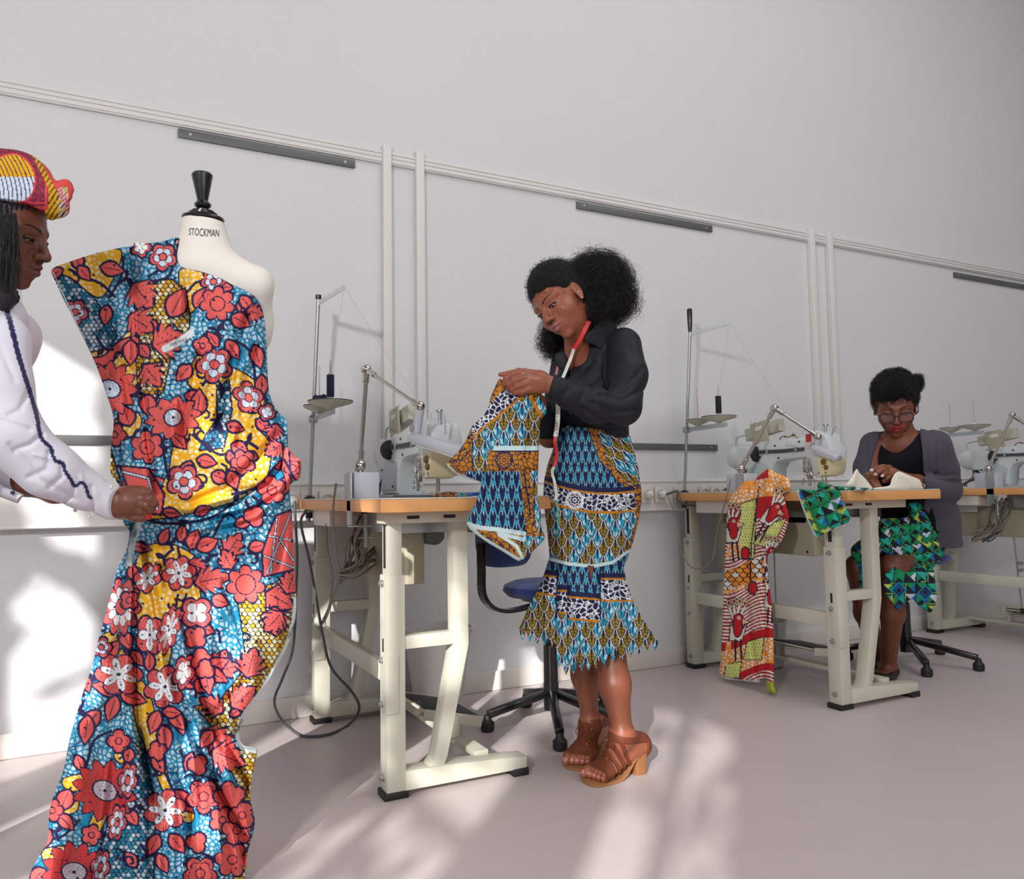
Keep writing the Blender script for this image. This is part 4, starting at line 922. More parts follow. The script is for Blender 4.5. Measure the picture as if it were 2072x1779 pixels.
# ---------------------------------------------------------------- swivel chairs
def chair(cx, cy, seat_c, seat_r, seat_z, legs, label, back=None, back_ang=0):
    t = thing('swivel_chair', label, 'chair', (cx, cy, 0), group='blue swivel chairs')
    MB().tube([(cx, cy, .05), (cx, cy, .15), (cx, cy, .16), (cx, cy, .30), (cx, cy, .31), (cx, cy, seat_z-.06)], [.030, .030, .028, .028, .016, .016], 20).build('gas_column', M_blackp, t)
    for (lx, ly) in legs:
        L = math.hypot(lx, ly); ux, uy = lx/L, ly/L
        m = MB(); m.beam((cx+ux*.015, cy+uy*.015, .115), (cx+lx, cy+ly, .062), .034, .030, bev=.008); lg = m.build('base_leg', M_blackp, t)
        MB().lathe((cx+lx, cy+ly, 0), (0, 0, 1), [(.020, 0), (.026, .006), (.026, .032), (.016, .042), (.012, .06)], 18).build('glide', M_dark, lg)
    MB().lathe((seat_c[0], seat_c[1], seat_z-.055), (0, 0, 1), [(seat_r*.45, 0), (seat_r*.9, .008), (seat_r, .028), (seat_r*.97, .048), (seat_r*.8, .062), (seat_r*.3, .068), (.001, .068)], 44).build('seat', M_blue, t)
    MB().box((seat_c[0]-.09, seat_c[1]-.09, seat_z-.075), (seat_c[0]+.09, seat_c[1]+.09, seat_z-.05), .004).build('seat_plate', M_blackp, t)
    if back is not None:
        b = np.array(back); dx, dy = math.cos(back_ang), math.sin(back_ang)
        pts = crom([(seat_c[0], seat_c[1], seat_z-.07), (seat_c[0]+(b[0]-seat_c[0])*.75, seat_c[1]+(b[1]-seat_c[1])*.75, seat_z-.085), (b[0]-dx*-.02, b[1]-dy*-.02, seat_z-.03), (b[0]+dx*.03, b[1]+dy*.03, seat_z+.08), (b[0]+dx*.03, b[1]+dy*.03, b[2])], 8)
        MB().ribbon(pts, .04, (-dy, dx, 0), .014).build('back_bar', M_blackp, t)
        m = MB(); V = []
        for i in range(9):
            for k in range(13):
                a = (k/12-.5)*2; h = (i/8-.5)*2; sq = (1-abs(h)**3*.18)
                V.append((b[0]-dx*.045*a*a*-1*-1+(-dy)*a*.19*sq-dx*.01, b[1]-dy*.045*a*a+dx*a*.19*sq-dy*.01, b[2]+h*.09*(1-abs(a)**3*.25)))
        n = len(V); V2 = [(p[0]-dx*.045*(1-((i % 13)/6-1)**4*.7), p[1]-dy*.045*(1-((i % 13)/6-1)**4*.7), p[2]) for i, p in enumerate(V)]
        F = [(i*13+k, i*13+k+1, (i+1)*13+k+1, (i+1)*13+k) for i in range(8) for k in range(12)]
        F2 = [tuple(n+q for q in f[::-1]) for f in F]
        rim = [i for i in range(13)]+[i*13+12 for i in range(1, 9)]+[8*13+k for k in range(11, -1, -1)]+[i*13 for i in range(7, 0, -1)]
        F3 = [(rim[i], rim[i-1], n+rim[i-1], n+rim[i]) for i in range(len(rim))]
        m.add(V+V2, F+F2+F3); bo = m.build('backrest', M_blue, t); bo.data.set_sharp_from_angle(angle=3)
    return t
ch1 = chair(1.58, 2.77, (1.585, 2.76), .195, .545, [(-.27, .02), (-.145, -.31), (.27, .04), (.02, .25), (.12, -.24)], 'blue swivel chair with black base behind the standing woman', (1.27, 2.68, .72), math.pi+.1)
ch2 = chair(3.72, 2.79, (3.68, 2.74), .215, .565, [(.10, -.32), (-.22, -.27), (-.22, .18), (.10, .28), (.30, .02)], 'blue swivel chair the woman in the grey cardigan sits on')
ch3 = chair(5.62, 2.85, (5.55, 2.80), .195, .60, [(-.27, .05), (-.14, -.25), (.27, .04), (.02, .25), (.12, -.24)], 'blue swivel chair at the right edge of the picture', (5.24, 2.74, .92), math.pi)

# ---------------------------------------------------------------- pedals, baskets, loose cables
def pedal(x, y, lift, label, length=.24):
    t = thing('foot_pedal', label, 'pedal', (x, y, 0), group='treadles under the sewing tables')
    a = math.radians(lift); c, s = math.cos(a), math.sin(a)
    R = np.array([[c, 0, s], [0, 1, 0], [-s, 0, c]])
    def bx(lo, hi, bev, nm, m_):
        m = MB().box(lo, hi, bev); m.V = [tuple(R@np.array(v)+np.array((x, y, .155))) for v in m.V]; return m.build(nm, m_, t)
    bx((-.10, -.14, -.008), (.12, .14, 0), .003, 'tread_frame', M_cream)
    bx((-.09, -.13, .0), (.11, .13, .005), .002, 'tread_mat', M_dark)
    bx((-.10, -.148, -.03), (.12, -.14, .006), .002, 'side_flange', M_cream)
    bx((-.10, .14, -.03), (.12, .148, .006), .002, 'side_flange', M_cream)
    MB().cyl((x, y-.165, .14), (x, y+.165, .14), .007, 12).build('pivot_rod', M_steel, t)
    MB().box((x-.02, y-.17, .083), (x+.02, y-.155, .155), .002).build('pivot_bracket', M_cream, t); MB().box((x-.02, y+.155, .083), (x+.02, y+.17, .155), .002).build('pivot_bracket', M_cream, t)
    return t
pedal(1.06, TY+.50, 14, 'black-topped treadle on the floor under the table beside the standing woman')
pedal(3.00, TY+.60, 8, 'treadle on the floor under the table with the red cloth')
pedal(4.90, TY+.60, 8, 'treadle on the floor at the right picture edge')
o = MB().tube([(3.0, TY+.78, .15), (2.98, TY+.76, .6), (2.98, TY+.74, .80)], .004, 8).build('pedal_rod', M_steel); tag(o, 'thin metal rod from the treadle up under the table with the red cloth', 'rod')
t = thing('pedal_rod', 'thin metal pull rod hanging under the table at the right picture edge', 'rod', (4.78, TY+.62, .16))
MB().tube([(4.78, TY+.62, .165), (4.75, TY+.62, .50), (4.72, TY+.62, .80)], .0045, 8).build('rod_bar', M_steel, t)
for z in (.45, .41): MB().cyl((4.74, TY+.60, z), (4.77, TY+.60, z), .010, 12).build('adjusting_knob', M_steel, t)
MB().cyl((4.78, TY+.62, .155), (4.78, TY+.62, .185), .010, 12).build('rod_end', M_dark, t)
def basket(x, y, r0, r1, h, label, m=None):
    t = thing('waste_basket', label, 'waste basket', (x, y, 0), group='white waste baskets under the tables')
    MB().lathe((x, y, 0.001), (0, 0, 1), [(r0*.9, 0), (r0, .006), (r1, h), (r1+.006, h+.002), (r1+.006, h+.010), (r1-.004, h+.010), (r0-.006, .02), (.001, .018)], 48).build('basket_body', m or M_bucket, t)
    return t
basket(1.245, 3.13, .095, .145, .34, 'tall white waste basket against the wall under the first table')
basket(3.02, 3.12, .12, .14, .22, 'low white waste basket under the table with the red cloth')
# long floor cable
pts = [np.array(pa)-(0, .01, 0)]+[onY(x, y, 3.22) for x, y in ((597, 1040), (601, 1120), (599, 1200), (593, 1310), (572, 1372), (556, 1412), (560, 1440))]+[onZ(x, y, .006) for x, y in ((580, 1468), (612, 1489), (665, 1486), (706, 1466))]+[onY(727, 1434, 3.06), onY(712, 1400, 3.0), onY(670, 1350, 3.0), onY(652, 1280, 3.05), onY(640, 1210, 3.1), onY(625, 1130, 3.12), onY(609, 1060, 3.13), onY(618, 1036, 3.15), (.72, 3.16, .86)]
pts = [(q[0], q[1], max(q[2], .006)) for q in pts]
o = MB().tube(crom([tuple(q) for q in pts], 8), .0052, 10).build('power_cable', M_cable); tag(o, 'dark grey cable looping on the floor between the dress and the first table', 'cable')
o = MB().tube(crom([tuple(pc), (2.62, 3.24, .90), (2.60, 3.22, .86), (2.64, 3.2, .83), (2.72, 3.15, .82), (2.9, 3.1, .80), (3.0, 3.0, .78)], 8), .006, 10).build('power_cable', M_cable); tag(o, 'thick grey cable from the right plugged socket to the second table', 'cable')
o = MB().tube(crom([onY(1352, 1005, 3.25), onX(1372, 1060, 2.60), onX(1380, 1120, 2.60), onX(1405, 1150, 2.60), onX(1440, 1135, 2.60), onX(1450, 1080, 2.60), onX(1466, 1020, 2.60), onX(1478, 970, 2.62)], 8), .0035, 8).build('lamp_cable', M_cableL); tag(o, 'thin pale cable looping down beside the second table', 'cable')
o = MB().tube(crom([onX(680, 978, .685), onX(676, 1010, .685), onX(674, 1050, .685), onX(680, 1120, .69), onX(684, 1170, .70), onX(662, 1245, .74), onX(648, 1268, .76)], 8), .0038, 8).build('lamp_cable', M_cableL); tag(o, 'thin taupe cable hanging from the clamp of the first lamp', 'cable')
o = MB().tube(crom([onX(660, 1060, .73), onX(662, 1110, .73), onX(672, 1160, .73), onX(668, 1220, .74), onX(645, 1272, .765)], 8), .0038, 8).build('plug_cable', M_cableL); tag(o, 'thin taupe cable under the corner of the first table', 'cable')
p = onZ(950, 1283, 0)
# ---------------------------------------------------------------- dress form and the cloth draped on it
def _ppx(s, poly, dmin, dmax, k=.004, op='s'):
    pl = np.array(poly, float); c = pl.mean(0)
    pts = np.array([P(x, y, d) for x, y in pl for d in (dmin, dmax)])
    def fn(X, Y, Z):
        X, Y, Z = np.broadcast_arrays(X, Y, Z); x, y, z = X-CO[0], Y-CO[1], Z-CO[2]
        d = x*CF[0]+y*CF[1]+z*CF[2]; px = CX+f_*(x*CR[0]+y*CR[1]+z*CR[2])/d; py = CY-f_*(x*CU[0]+y*CU[1]+z*CU[2])/d
        sd, _, _ = poly_sd(px, py, pl); return np.maximum(np.maximum(sd*d/f_, dmin-d), d-dmax)
    return s._p(fn, pts.min(0), pts.max(0), k, op)
Sdf.ppx = _ppx
M_linen = mat('cream_linen', (234, 230, 222), .85, nscale=30, namt=.02, bump=.12, bscale=500)
fx = P(412, 1000, 2.08)
fm = thing('dress_form', 'cream dress form with a black turned neck knob, wearing the floral drape', 'dress form', (fx[0], fx[1], 0))
S = Sdf()
S.rc(P(411, 446, 2.07), P(413, 500, 2.07), .0535, .061, k=.02)
S.rc(P(413, 510, 2.07), P(415, 545, 2.07), .062, .085, k=.03)
S.rc(P(420, 560, 2.07), P(517, 574, 2.04), .072, .046, k=.05)
S.rc(P(400, 560, 2.07), P(300, 574, 2.10), .072, .046, k=.05)
S.ell(P(425, 650, 2.08), (.165, .11, .16), [CR, CF, CU], k=.05)
S.ell(P(425, 790, 2.08), (.125, .095, .16), [CR, CF, CU], k=.05)
S.ell(P(425, 960, 2.08), (.165, .11, .18), [CR, CF, CU], k=.05)
S.slab(P(411, 447, 2.07), CU+CR*.06, 0)
V, F = S.mesh(.005); mk('padded_torso', V, F, M_linen, fm)
tb = [P(412, 503, 2.07)+.0645*(math.cos(a)*CR-math.sin(a)*CF)+(-.004*math.cos(a))*CU for a in np.linspace(0, 2*math.pi, 40)]
MB().tube(tb, .0012, 6).build('neck_seam', M_linen, fm)
ax = nrm(CU-CR*.02); b0 = P(411, 445, 2.07)
kn = MB().lathe(b0-ax*.001, nrm(CU+CR*.03), [(.051, 0), (.053, .003), (.052, .007), (.036, .014), (.036, .018), (.028, .021), (.028, .024), (.012, .027)], 44)
kn.lathe(b0, ax, [(.012, .024), (.012, .028), (.020, .034), (.0215, .040), (.017, .046), (.0135, .050), (.0145, .056), (.026, .112), (.0265, .117), (.023, .122), (.012, .1245), (.001, .125)], 40)
kn.build('turned_knob', M_blackp, fm)
MB().cyl(P(412, 1080, 2.08), (fx[0], fx[1], .12), .018).build('stand_pole', M_blackp, fm)
for k in range(3):
    a = k*2.094+.4; MB().tube(crom([(fx[0], fx[1], .16), (fx[0]+.07*math.cos(a), fx[1]+.07*math.sin(a), .10), (fx[0]+.12*math.cos(a), fx[1]+.12*math.sin(a), .02)], 5), .012, 10).build('tripod_leg', M_blackp, fm)
def decal_text(txt, obj, cx, cy, size, ang, name, m, parent, sx=1., hf=None, d=2.):
    """lettering printed on a surface: the letters follow the surface of obj"""
    cu = bpy.data.curves.new('t', 'FONT'); cu.body = txt; cu.size = size; cu.align_x = 'CENTER'; cu.resolution_u = 3
    ob = bpy.data.objects.new('t', cu); COL.objects.link(ob); bpy.context.view_layer.update()
    me = bpy.data.meshes.new_from_object(ob.evaluated_get(bpy.context.evaluated_depsgraph_get()))
    bm = bmesh.new(); bm.from_mesh(me); bmesh.ops.triangulate(bm, faces=bm.faces[:]); bmesh.ops.subdivide_edges(bm, edges=bm.edges[:], cuts=1)
    V = []; c, q = math.cos(ang), math.sin(ang); off = wloc(obj); last = d
    for v in bm.verts:
        u, w = v.co.x*sx, v.co.y-size*.35
        if hf: w *= hf(u/size)
        px, py = cx+u*c+w*q, cy+u*q-w*c
        hit, p, n, i = obj.ray_cast(Vector(CO-off), Vector(nrm(ray(px, py))))
        if hit: p = np.array(p)+off; last = (p-CO)@CF
        V.append(P(px, py, last-.0012))
    bm.verts.index_update(); F = [[z.index for z in f.verts] for f in bm.faces]; bm.free()
    bpy.data.objects.remove(ob); bpy.data.curves.remove(cu); bpy.data.meshes.remove(me)
    return mk(name, V, F, m, parent, False)
bpy.context.view_layer.update()
tor = [o for o in COL.objects if o.name == 'padded_torso'][0]
decal_text('STOCKMAN', tor, 413, 470, 23, .06, 'brand_lettering', M_ink, fm, .50, lambda u: 1.0-.42*min(1, abs(u)/2.3)**1.5)

M_print = matcol('wax_print_cotton', .72, .35, .12, 700)
DR = [(105, 545), (140, 530), (185, 515), (240, 502), (268, 498), (274, 491), (300, 492), (335, 487), (350, 481), (363, 483), (358, 510), (360, 532), (372, 542), (400, 548), (440, 560), (470, 576), (505, 592), (525, 612), (535, 645), (539, 690), (541, 740), (545, 795), (560, 830), (579, 850), (582, 880), (585, 918), (597, 926), (607, 932), (607, 965), (594, 975), (586, 985), (588, 1015), (592, 1060), (594, 1120), (597, 1180), (600, 1215), (597, 1255), (585, 1300), (560, 1350), (530, 1400), (500, 1440), (487, 1462), (484, 1490), (492, 1508), (508, 1512), (521, 1516), (516, 1545), (506, 1600), (510, 1635), (516, 1660), (510, 1695), (500, 1730), (494, 1790), (470, 1900),
      (40, 1900), (58, 1779), (78, 1735), (97, 1700), (99, 1650), (110, 1605), (128, 1560), (140, 1500), (155, 1445), (170, 1395), (186, 1350), (198, 1300), (212, 1250), (225, 1200), (238, 1150), (256, 1112), (262, 1075), (252, 1062), (246, 1040), (250, 1000), (236, 975), (223, 955), (224, 905), (230, 850), (216, 800), (195, 742), (165, 678), (130, 608), (112, 570)]
core = [(470, 380, 60, .5), (540, 400, 130, .6), (620, 400, 140, .7), (700, 405, 140, .7), (800, 410, 140, .65), (900, 415, 165, .62), (980, 415, 172, .6), (1040, 420, 165, .6), (1120, 425, 165, .6), (1250, 420, 170, .6), (1400, 380, 170, .6), (1550, 330, 190, .5), (1700, 310, 200, .45), (1900, 290, 200, .4)]
def dd(x, y):
    base = np.interp(y, [400, 1200, 1500, 1700, 1900], [2.06, 2.05, 1.98, 1.90, 1.82])
    return base+np.clip((270-x)/160, 0, 1)*np.where(y < 860, -.02, 0)
cr = [([(358, 485), (362, 540), (375, 600), (384, 650)], 6, .016), ([(372, 560), (360, 640), (345, 720)], 10, -.012), ([(268, 500), (275, 600), (280, 700), (290, 800), (300, 900), (315, 1000)], 6, .016),
      ([(112, 560), (190, 640), (270, 760)], 7, .008), ([(250, 745), (262, 820), (275, 900), (330, 1010)], 8, .010), ([(500, 640), (470, 720), (455, 800), (440, 860)], 7, .014), ([(520, 700), (500, 760), (490, 830), (480, 900)], 6, .014),
      ([(480, 690), (468, 760), (452, 830)], 7, -.012), ([(505, 730), (495, 800), (484, 860)], 6, -.010), ([(360, 760), (368, 850), (372, 900)], 7, .012), ([(400, 720), (395, 780), (370, 860), (350, 920)], 8, .010), ([(345, 830), (350, 900), (345, 960)], 7, -.01),
      ([(560, 880), (520, 930), (450, 990), (380, 1020)], 8, .010), ([(580, 930), (540, 980), (470, 1020), (400, 1040), (330, 1044)], 7, .016), ([(585, 960), (560, 1010), (480, 1050), (380, 1070)], 9, -.010), ([(300, 1052), (400, 1060), (500, 1040), (580, 990)], 7, .012),
      ([(590, 1000), (575, 1080), (560, 1150)], 8, .010), ([(270, 1060), (275, 1180), (272, 1300), (276, 1450), (300, 1560), (320, 1650)], 8, .028), ([(290, 1100), (320, 1250), (350, 1380), (392, 1500), (440, 1590), (500, 1700)], 8, .024),
      ([(300, 1200), (335, 1330), (370, 1450), (390, 1560)], 16, -.018), ([(262, 1150), (255, 1300), (240, 1450), (210, 1600), (190, 1750)], 18, -.02), ([(330, 1150), (390, 1320), (420, 1450), (480, 1560)], 9, .016), ([(285, 1480), (300, 1600), (305, 1780)], 8, .02), ([(350, 1560), (385, 1640), (380, 1779)], 8, .014),
      ([(235, 1300), (215, 1450), (170, 1600), (130, 1760)], 10, .018), ([(455, 1180), (490, 1280), (495, 1380), (440, 1440)], 10, .012), ([(420, 1440), (460, 1500), (505, 1600)], 7, .02), ([(440, 1600), (480, 1680), (500, 1760)], 8, .02), ([(210, 1440), (190, 1560), (150, 1690)], 12, -.016), ([(400, 1480), (430, 1600), (450, 1779)], 12, -.014)]
cr2 = []
_g = np.random.default_rng(8)
for k in range(10):   # small gathers below the bust and over the hips
    x0 = 350+18*k; cr2.append(([(x0+20, 700+4*k), (x0+4, 760+3*k), (x0-14+3*k*.3, 840)], 4.5, .007*(-1)**k))
for k in range(8): cr2.append(([(585-2*k, 968+5*k), (520, 985+12*k), (430-8*k, 1005+14*k)], 5, .006*(-1)**k))
for k in range(9): x0 = 262+16*k; cr2.append(([(x0, 1080+8*k), (x0-4+5*k, 1250), (x0-30+16*k, 1500), (x0-60+24*k, 1779)], 7, .011*(-1)**k))
def wing(x, y):
    """the stiff flared shoulder is one thin layer: it turns back to the arm on its left side"""
    return .006*np.sin(x/23.+y/41.)+.004*np.sin(x/11.-y/60.)+np.where((y > 1080), .008*np.sin(x/14.+y/70.), 0)
def dress_cols(x, y):
    c = dress_pattern(x, y); k = Cloth(x, y, 0); k.c = c
    sel = lin((214, 226, 228))
    for pl, w_ in (([(601, 1215), (597, 1256), (585, 1302), (560, 1352), (530, 1402), (500, 1442), (487, 1464)], 7), ([(484, 1490), (492, 1510), (521, 1518)], 8), ([(262, 1140), (270, 1090), (285, 1045)], 6.5), ([(334, 706), (362, 692), (386, 674)], 7)):
        k.line(pl, w_, sel)
    k.line([(108, 552), (195, 742), (228, 850)], 1.3, sel)
    return k.c
dress = puff('floral_drape', crom(DR, 3, True), 1.6, dd, dress_cols, M_print, None, thin=(14, .014), core=core, creases=[(a_, b_, c_*1.7) for a_, b_, c_ in cr]+cr2, extra=wing, floor=.006)
tag(dress, 'coral, blue and yellow floral cloth pinned over the dress form, trailing on the floor', 'draped cloth')
# lettering printed on the selvedge
bpy.context.view_layer.update()
for txt, x, y, a, sz in (('SUPER-WAX', 480, 1474, -1.0, 9), ('VERITABLE', 590, 1278, -1.12, 8), ('VERI WAX', 361, 692, -.35, 9), ('WAX', 275, 1078, -1.25, 9)):
    decal_text(txt, dress, x, y, sz, a, 'selvedge_lettering', M_ink, dress, .9, d=1.9)
# cloth knot sticking out at the waist
kn = puff('drape_knot', crom([(578, 905), (596, 925), (608, 930), (609, 950), (603, 972), (590, 972), (580, 990), (570, 960)], 4, True), 1.6, 2.0, lambda x, y: Cloth(x, y, CORAL).flower(592, 948, 16, 5, .4, inner=None, cr=.4, out=3).line([(575, 930), (600, 975)], 2.5, NAVY).line([(585, 915), (590, 985)], 2, NAVY).c, M_print, dress, thin=(16, .03))
# ---------------------------------------------------------------- people
def frame(l, f):
    l, f = nrm(cv(l)), nrm(cv(f)); l = nrm(l-f*np.dot(l, f)); u = np.cross(f, l); return l, f, u
class Head:
    def __init__(s, c, l, f, sc=1.): s.c = np.array(c); s.l, s.f, s.u = frame(l, f); s.s = sc; s.M = np.array([s.l, s.f, s.u])
    def p(s, a, b, c): return s.c+s.s*(a*s.l+b*s.f+c*s.u)
    def loc(s, V): return ((V-s.c)@s.M.T)/s.s
    def add(s, S, closed=.5):
        k = s.s; E = lambda c, r, kk=.01, op='u', M=None: S.ell(s.p(*c), np.array(r)*k, s.M if M is None else M, kk*k, op)
        E((0, -.018, .045), (.073, .093, .083), .02); E((0, .028, -.005), (.064, .062, .085), .03); E((0, .032, -.062), (.047, .050, .040), .03)
        E((0, .070, -.094), (.017, .018, .014), .02)
        for q in (-1, 1):
            E((q*.040, .054, -.030), (.024, .026, .024), .02)
            S.rc(s.p(q*.050, .062, .026), s.p(q*.014, .084, .024), .010*k, .009*k, .012*k)
            S.ell(s.p(q*.031, .100, .004), np.array((.019, .018, .012))*k, s.M, .014*k, 's')
            E((q*.031, .072, .004), (.0145, .0150, .0128), .004)                          # lids
            S.rc(s.p(q*.044, .0800, .0085), s.p(q*.020, .0860, .0085), .0032*k, .003*k, .003*k)
            S.ell(s.p(q*.031, .0885, .0005), np.array((.0122, .011, .0028*(1+closed)))*k, s.M, .002*k, 's')
        S.rc(s.p(0, .083, .018), s.p(0, .106, -.020), .008*k, .0105*k, .012*k)
        E((0, .106, -.0255), (.0135, .0125, .0105), .006)
        for q in (-1, 1):
            E((q*.0135, .095, -.028), (.0095, .011, .0085), .006)
            S.ell(s.p(q*.0075, .102, -.037), np.array((.0042, .005, .004))*k, s.M, .003*k, 's')
        E((0, .078, -.056), (.030, .018, .024), .016)
        S.rc(s.p(-.018, .089, -.053), s.p(-.005, .0985, -.0495), .0042*k, .0062*k, .005*k); S.rc(s.p(.018, .089, -.053), s.p(.005, .0985, -.0495), .0042*k, .0062*k, .005*k)
        S.rc(s.p(-.016, .088, -.0585), s.p(0, .097, -.0635), .0045*k, .0075*k, .005*k); S.rc(s.p(.016, .088, -.0585), s.p(0, .097, -.0635), .0045*k, .0075*k, .005*k)
        S.rc(s.p(-.021, .092, -.0553), s.p(.021, .092, -.0553), .0012*k, .0012*k, .002*k, 's'); S.ell(s.p(0, .107, -.0565), np.array((.018, .008, .0010))*k, s.M, .002*k, 's')
        for q in (-1, 1):
            Me = np.array([nrm(s.l+q*.35*s.f*-1), s.f, s.u]); c = s.p(q*.074, -.006, -.002)
            S.ell(c, np.array((.007, .017, .030))*k, s.M, .006*k); S.ell(c+s.l*q*.007*k+s.f*.002*k, np.array((.005, .010, .020))*k, s.M, .004*k, 's')
            S.ell(s.p(q*.075, .0, -.030), np.array((.006, .008, .008))*k, s.M, .006*k); S.ell(s.p(q*.076, .003, .0), np.array((.004, .005, .006))*k, s.M, .003*k)
    def color(s, V, C, skin, lips, brow, lid=None):
        L = s.loc(V); a, b, c = L[:, 0], L[:, 1], L[:, 2]; fr = b > .045
        m = fr & (b > .079) & ((a/.0215)**2+((c+.0565)/.0125)**2 < 1); C[m] = lips
        dm = m & (np.abs(c+.0562) < .0012); C[dm] = lips*.35
        x = (np.abs(a)-.012)/.040; bc = .0245+.0075*np.sin(np.clip(x, 0, 1)*2.4)
        th = .0034*(1.15-np.clip(x, 0, 1)); m = fr & (x > 0) & (x < 1) & (np.abs(c-bc) < th) & (b > .05)
        C[m] = brow
        aa = np.abs(np.abs(a)-.031); m = fr & (aa < .0145) & (c < .0075-aa*.12) & (c > .0035-aa*.35) & (b > .07); C[m] = brow*.8
        m = fr & (aa < .0125) & (np.abs(c+.0042+0.0) < .0009) & (b > .07); C[m] = brow*1.6+skin*.1
        m = (np.abs(a) < .012) & (c < -.030) & (c > -.041) & (b > .090); C[m] *= .55
    def eyes(s, parent, look=(0, 1, -.35)):
        for q in (-1, 1):
            m = MB(); c = s.p(q*.031, .0725, .0035); m.sph(c, .0125*s.s, 40); V = np.array(m.V); D = (V-c)/(.0125*s.s)
            g = nrm(look[0]*s.l+look[1]*s.f+look[2]*s.u); k = D@g; C = np.tile(lin((226, 218, 212)), (len(V), 1))
            C[k > .80] = lin((40, 22, 16)); C[k > .95] = lin((6, 5, 5))
            mk('eye', V, m.F, matcol('eye_surface', .12, .6, 0, 10), parent, True, C)
def limb(S, pts, rs, k=.02): return S.chain(pts, rs, k)
def skin_cols(V, base, seed=1):
    n = vnoise(V[:, 0], V[:, 1], V[:, 2], 14, seed)[:, None]; return np.clip(np.tile(base, (len(V), 1))*(1+.07*n), 0, 1)
M_skin = matcol('skin', .42, .45, .08, 900, sss=.05)
M_shirtb = mat('black_cotton_shirt', (23, 24, 32), .62, spec=.3, nscale=25, namt=.12, bump=.12, bscale=40, sheen=.02)
M_tank = mat('black_jersey', (17, 17, 22), .85, spec=.2, nscale=30, namt=.1)
M_card = mat('grey_knit', (74, 72, 86), .9, nscale=60, namt=.12, bump=.35, bscale=350, sheen=.04)
M_wshirt = matcol('white_cotton_shirt', .7, .3, .1, 400, sheen=.2)
M_hair = mat('black_hair', (13, 12, 13), .62, spec=.3, nscale=60, namt=.3, bump=.9, bscale=260)
M_hairs = mat('hair_strand', (18, 16, 16), .5, nscale=60, namt=.3)
M_leather = mat('tan_suede', (112, 52, 26), .75, nscale=60, namt=.15, bump=.15, bscale=300)
M_sole = mat('wood_heel', (164, 112, 72), .6, nscale=30, namt=.18)
M_gold = mat('gold', (214, 170, 90), .25, 1., nscale=40, namt=.05)
M_diam = mat('glass_stone', (230, 232, 238), .08, .6, nscale=40, namt=.05)
M_pearl = mat('pearl_bead', (226, 218, 210), .2, nscale=40, namt=.04, coat=.5)
M_bead = mat('blue_bead', (50, 52, 110), .2, nscale=40, namt=.04, coat=.5)
def strands(name, roots, outdir, L, parent, r=.00045, curl=.5, n=14, seed=1, grav=0., m=None, jit=.5):
    """curly strands as one hair mesh of thin three-sided tubes"""
    g = np.random.default_rng(seed); R = np.array(roots, float); O = np.array(outdir, float); N = len(R)
    LL = (L*(.35+.9*g.random(N)))[:, None]; un = lambda v: v/np.maximum(np.linalg.norm(v, axis=-1, keepdims=True), 1e-9)
    d = un(O+g.normal(size=(N, 3))*jit); a = un(np.cross(d, g.normal(size=(N, 3)))); b = np.cross(d, a)
    ph = g.random((N, 1))*6.28; fr = 5+6*g.random((N, 1)); am = curl*LL*.16*(.6+.8*g.random((N, 1))); pts = []
    for t in np.linspace(0, 1, n):
        pts.append(R+d*LL*t+am*((np.cos(ph+fr*t)-np.cos(ph))*a+(np.sin(ph+fr*t)-np.sin(ph))*b)-np.array((0, 0, 1.))*grav*t*t*LL)
    Pt = np.stack(pts, 1); T = un(np.gradient(Pt, axis=1)); A = un(np.cross(T, un(np.array((.31, .52, .8))))); B = np.cross(T, A)
    w = (r*np.interp(np.linspace(0, 1, n), [0, .7, 1], [1, .9, .3]))[None, :, None]
    V = np.stack([Pt+w*(math.cos(q)*A+math.sin(q)*B) for q in (0, 2.094, 4.189)], 2).reshape(-1, 3)
    i = np.arange(N)[:, None, None]*n*3+np.arange(n-1)[None, :, None]*3; k = np.arange(3)[None, None, :]; k2 = (k+1) % 3
    F = np.stack([i+k, i+k2, i+3+k2, i+3+k], -1).reshape(-1, 4)
    return mk(name, V, F, m or M_hairs, parent, True)
def surf_samples(V, F, n, seed=0, mask=None):
    g = np.random.default_rng(seed); c = V[F].mean(1); nr = np.cross(V[F[:, 2]]-V[F[:, 0]], V[F[:, 3]]-V[F[:, 1]]); nr /= np.maximum(np.linalg.norm(nr, axis=1), 1e-12)[:, None]
    id_ = np.arange(len(F)) if mask is None else np.nonzero(mask(c))[0]; s = g.choice(id_, n); return c[s], nr[s]

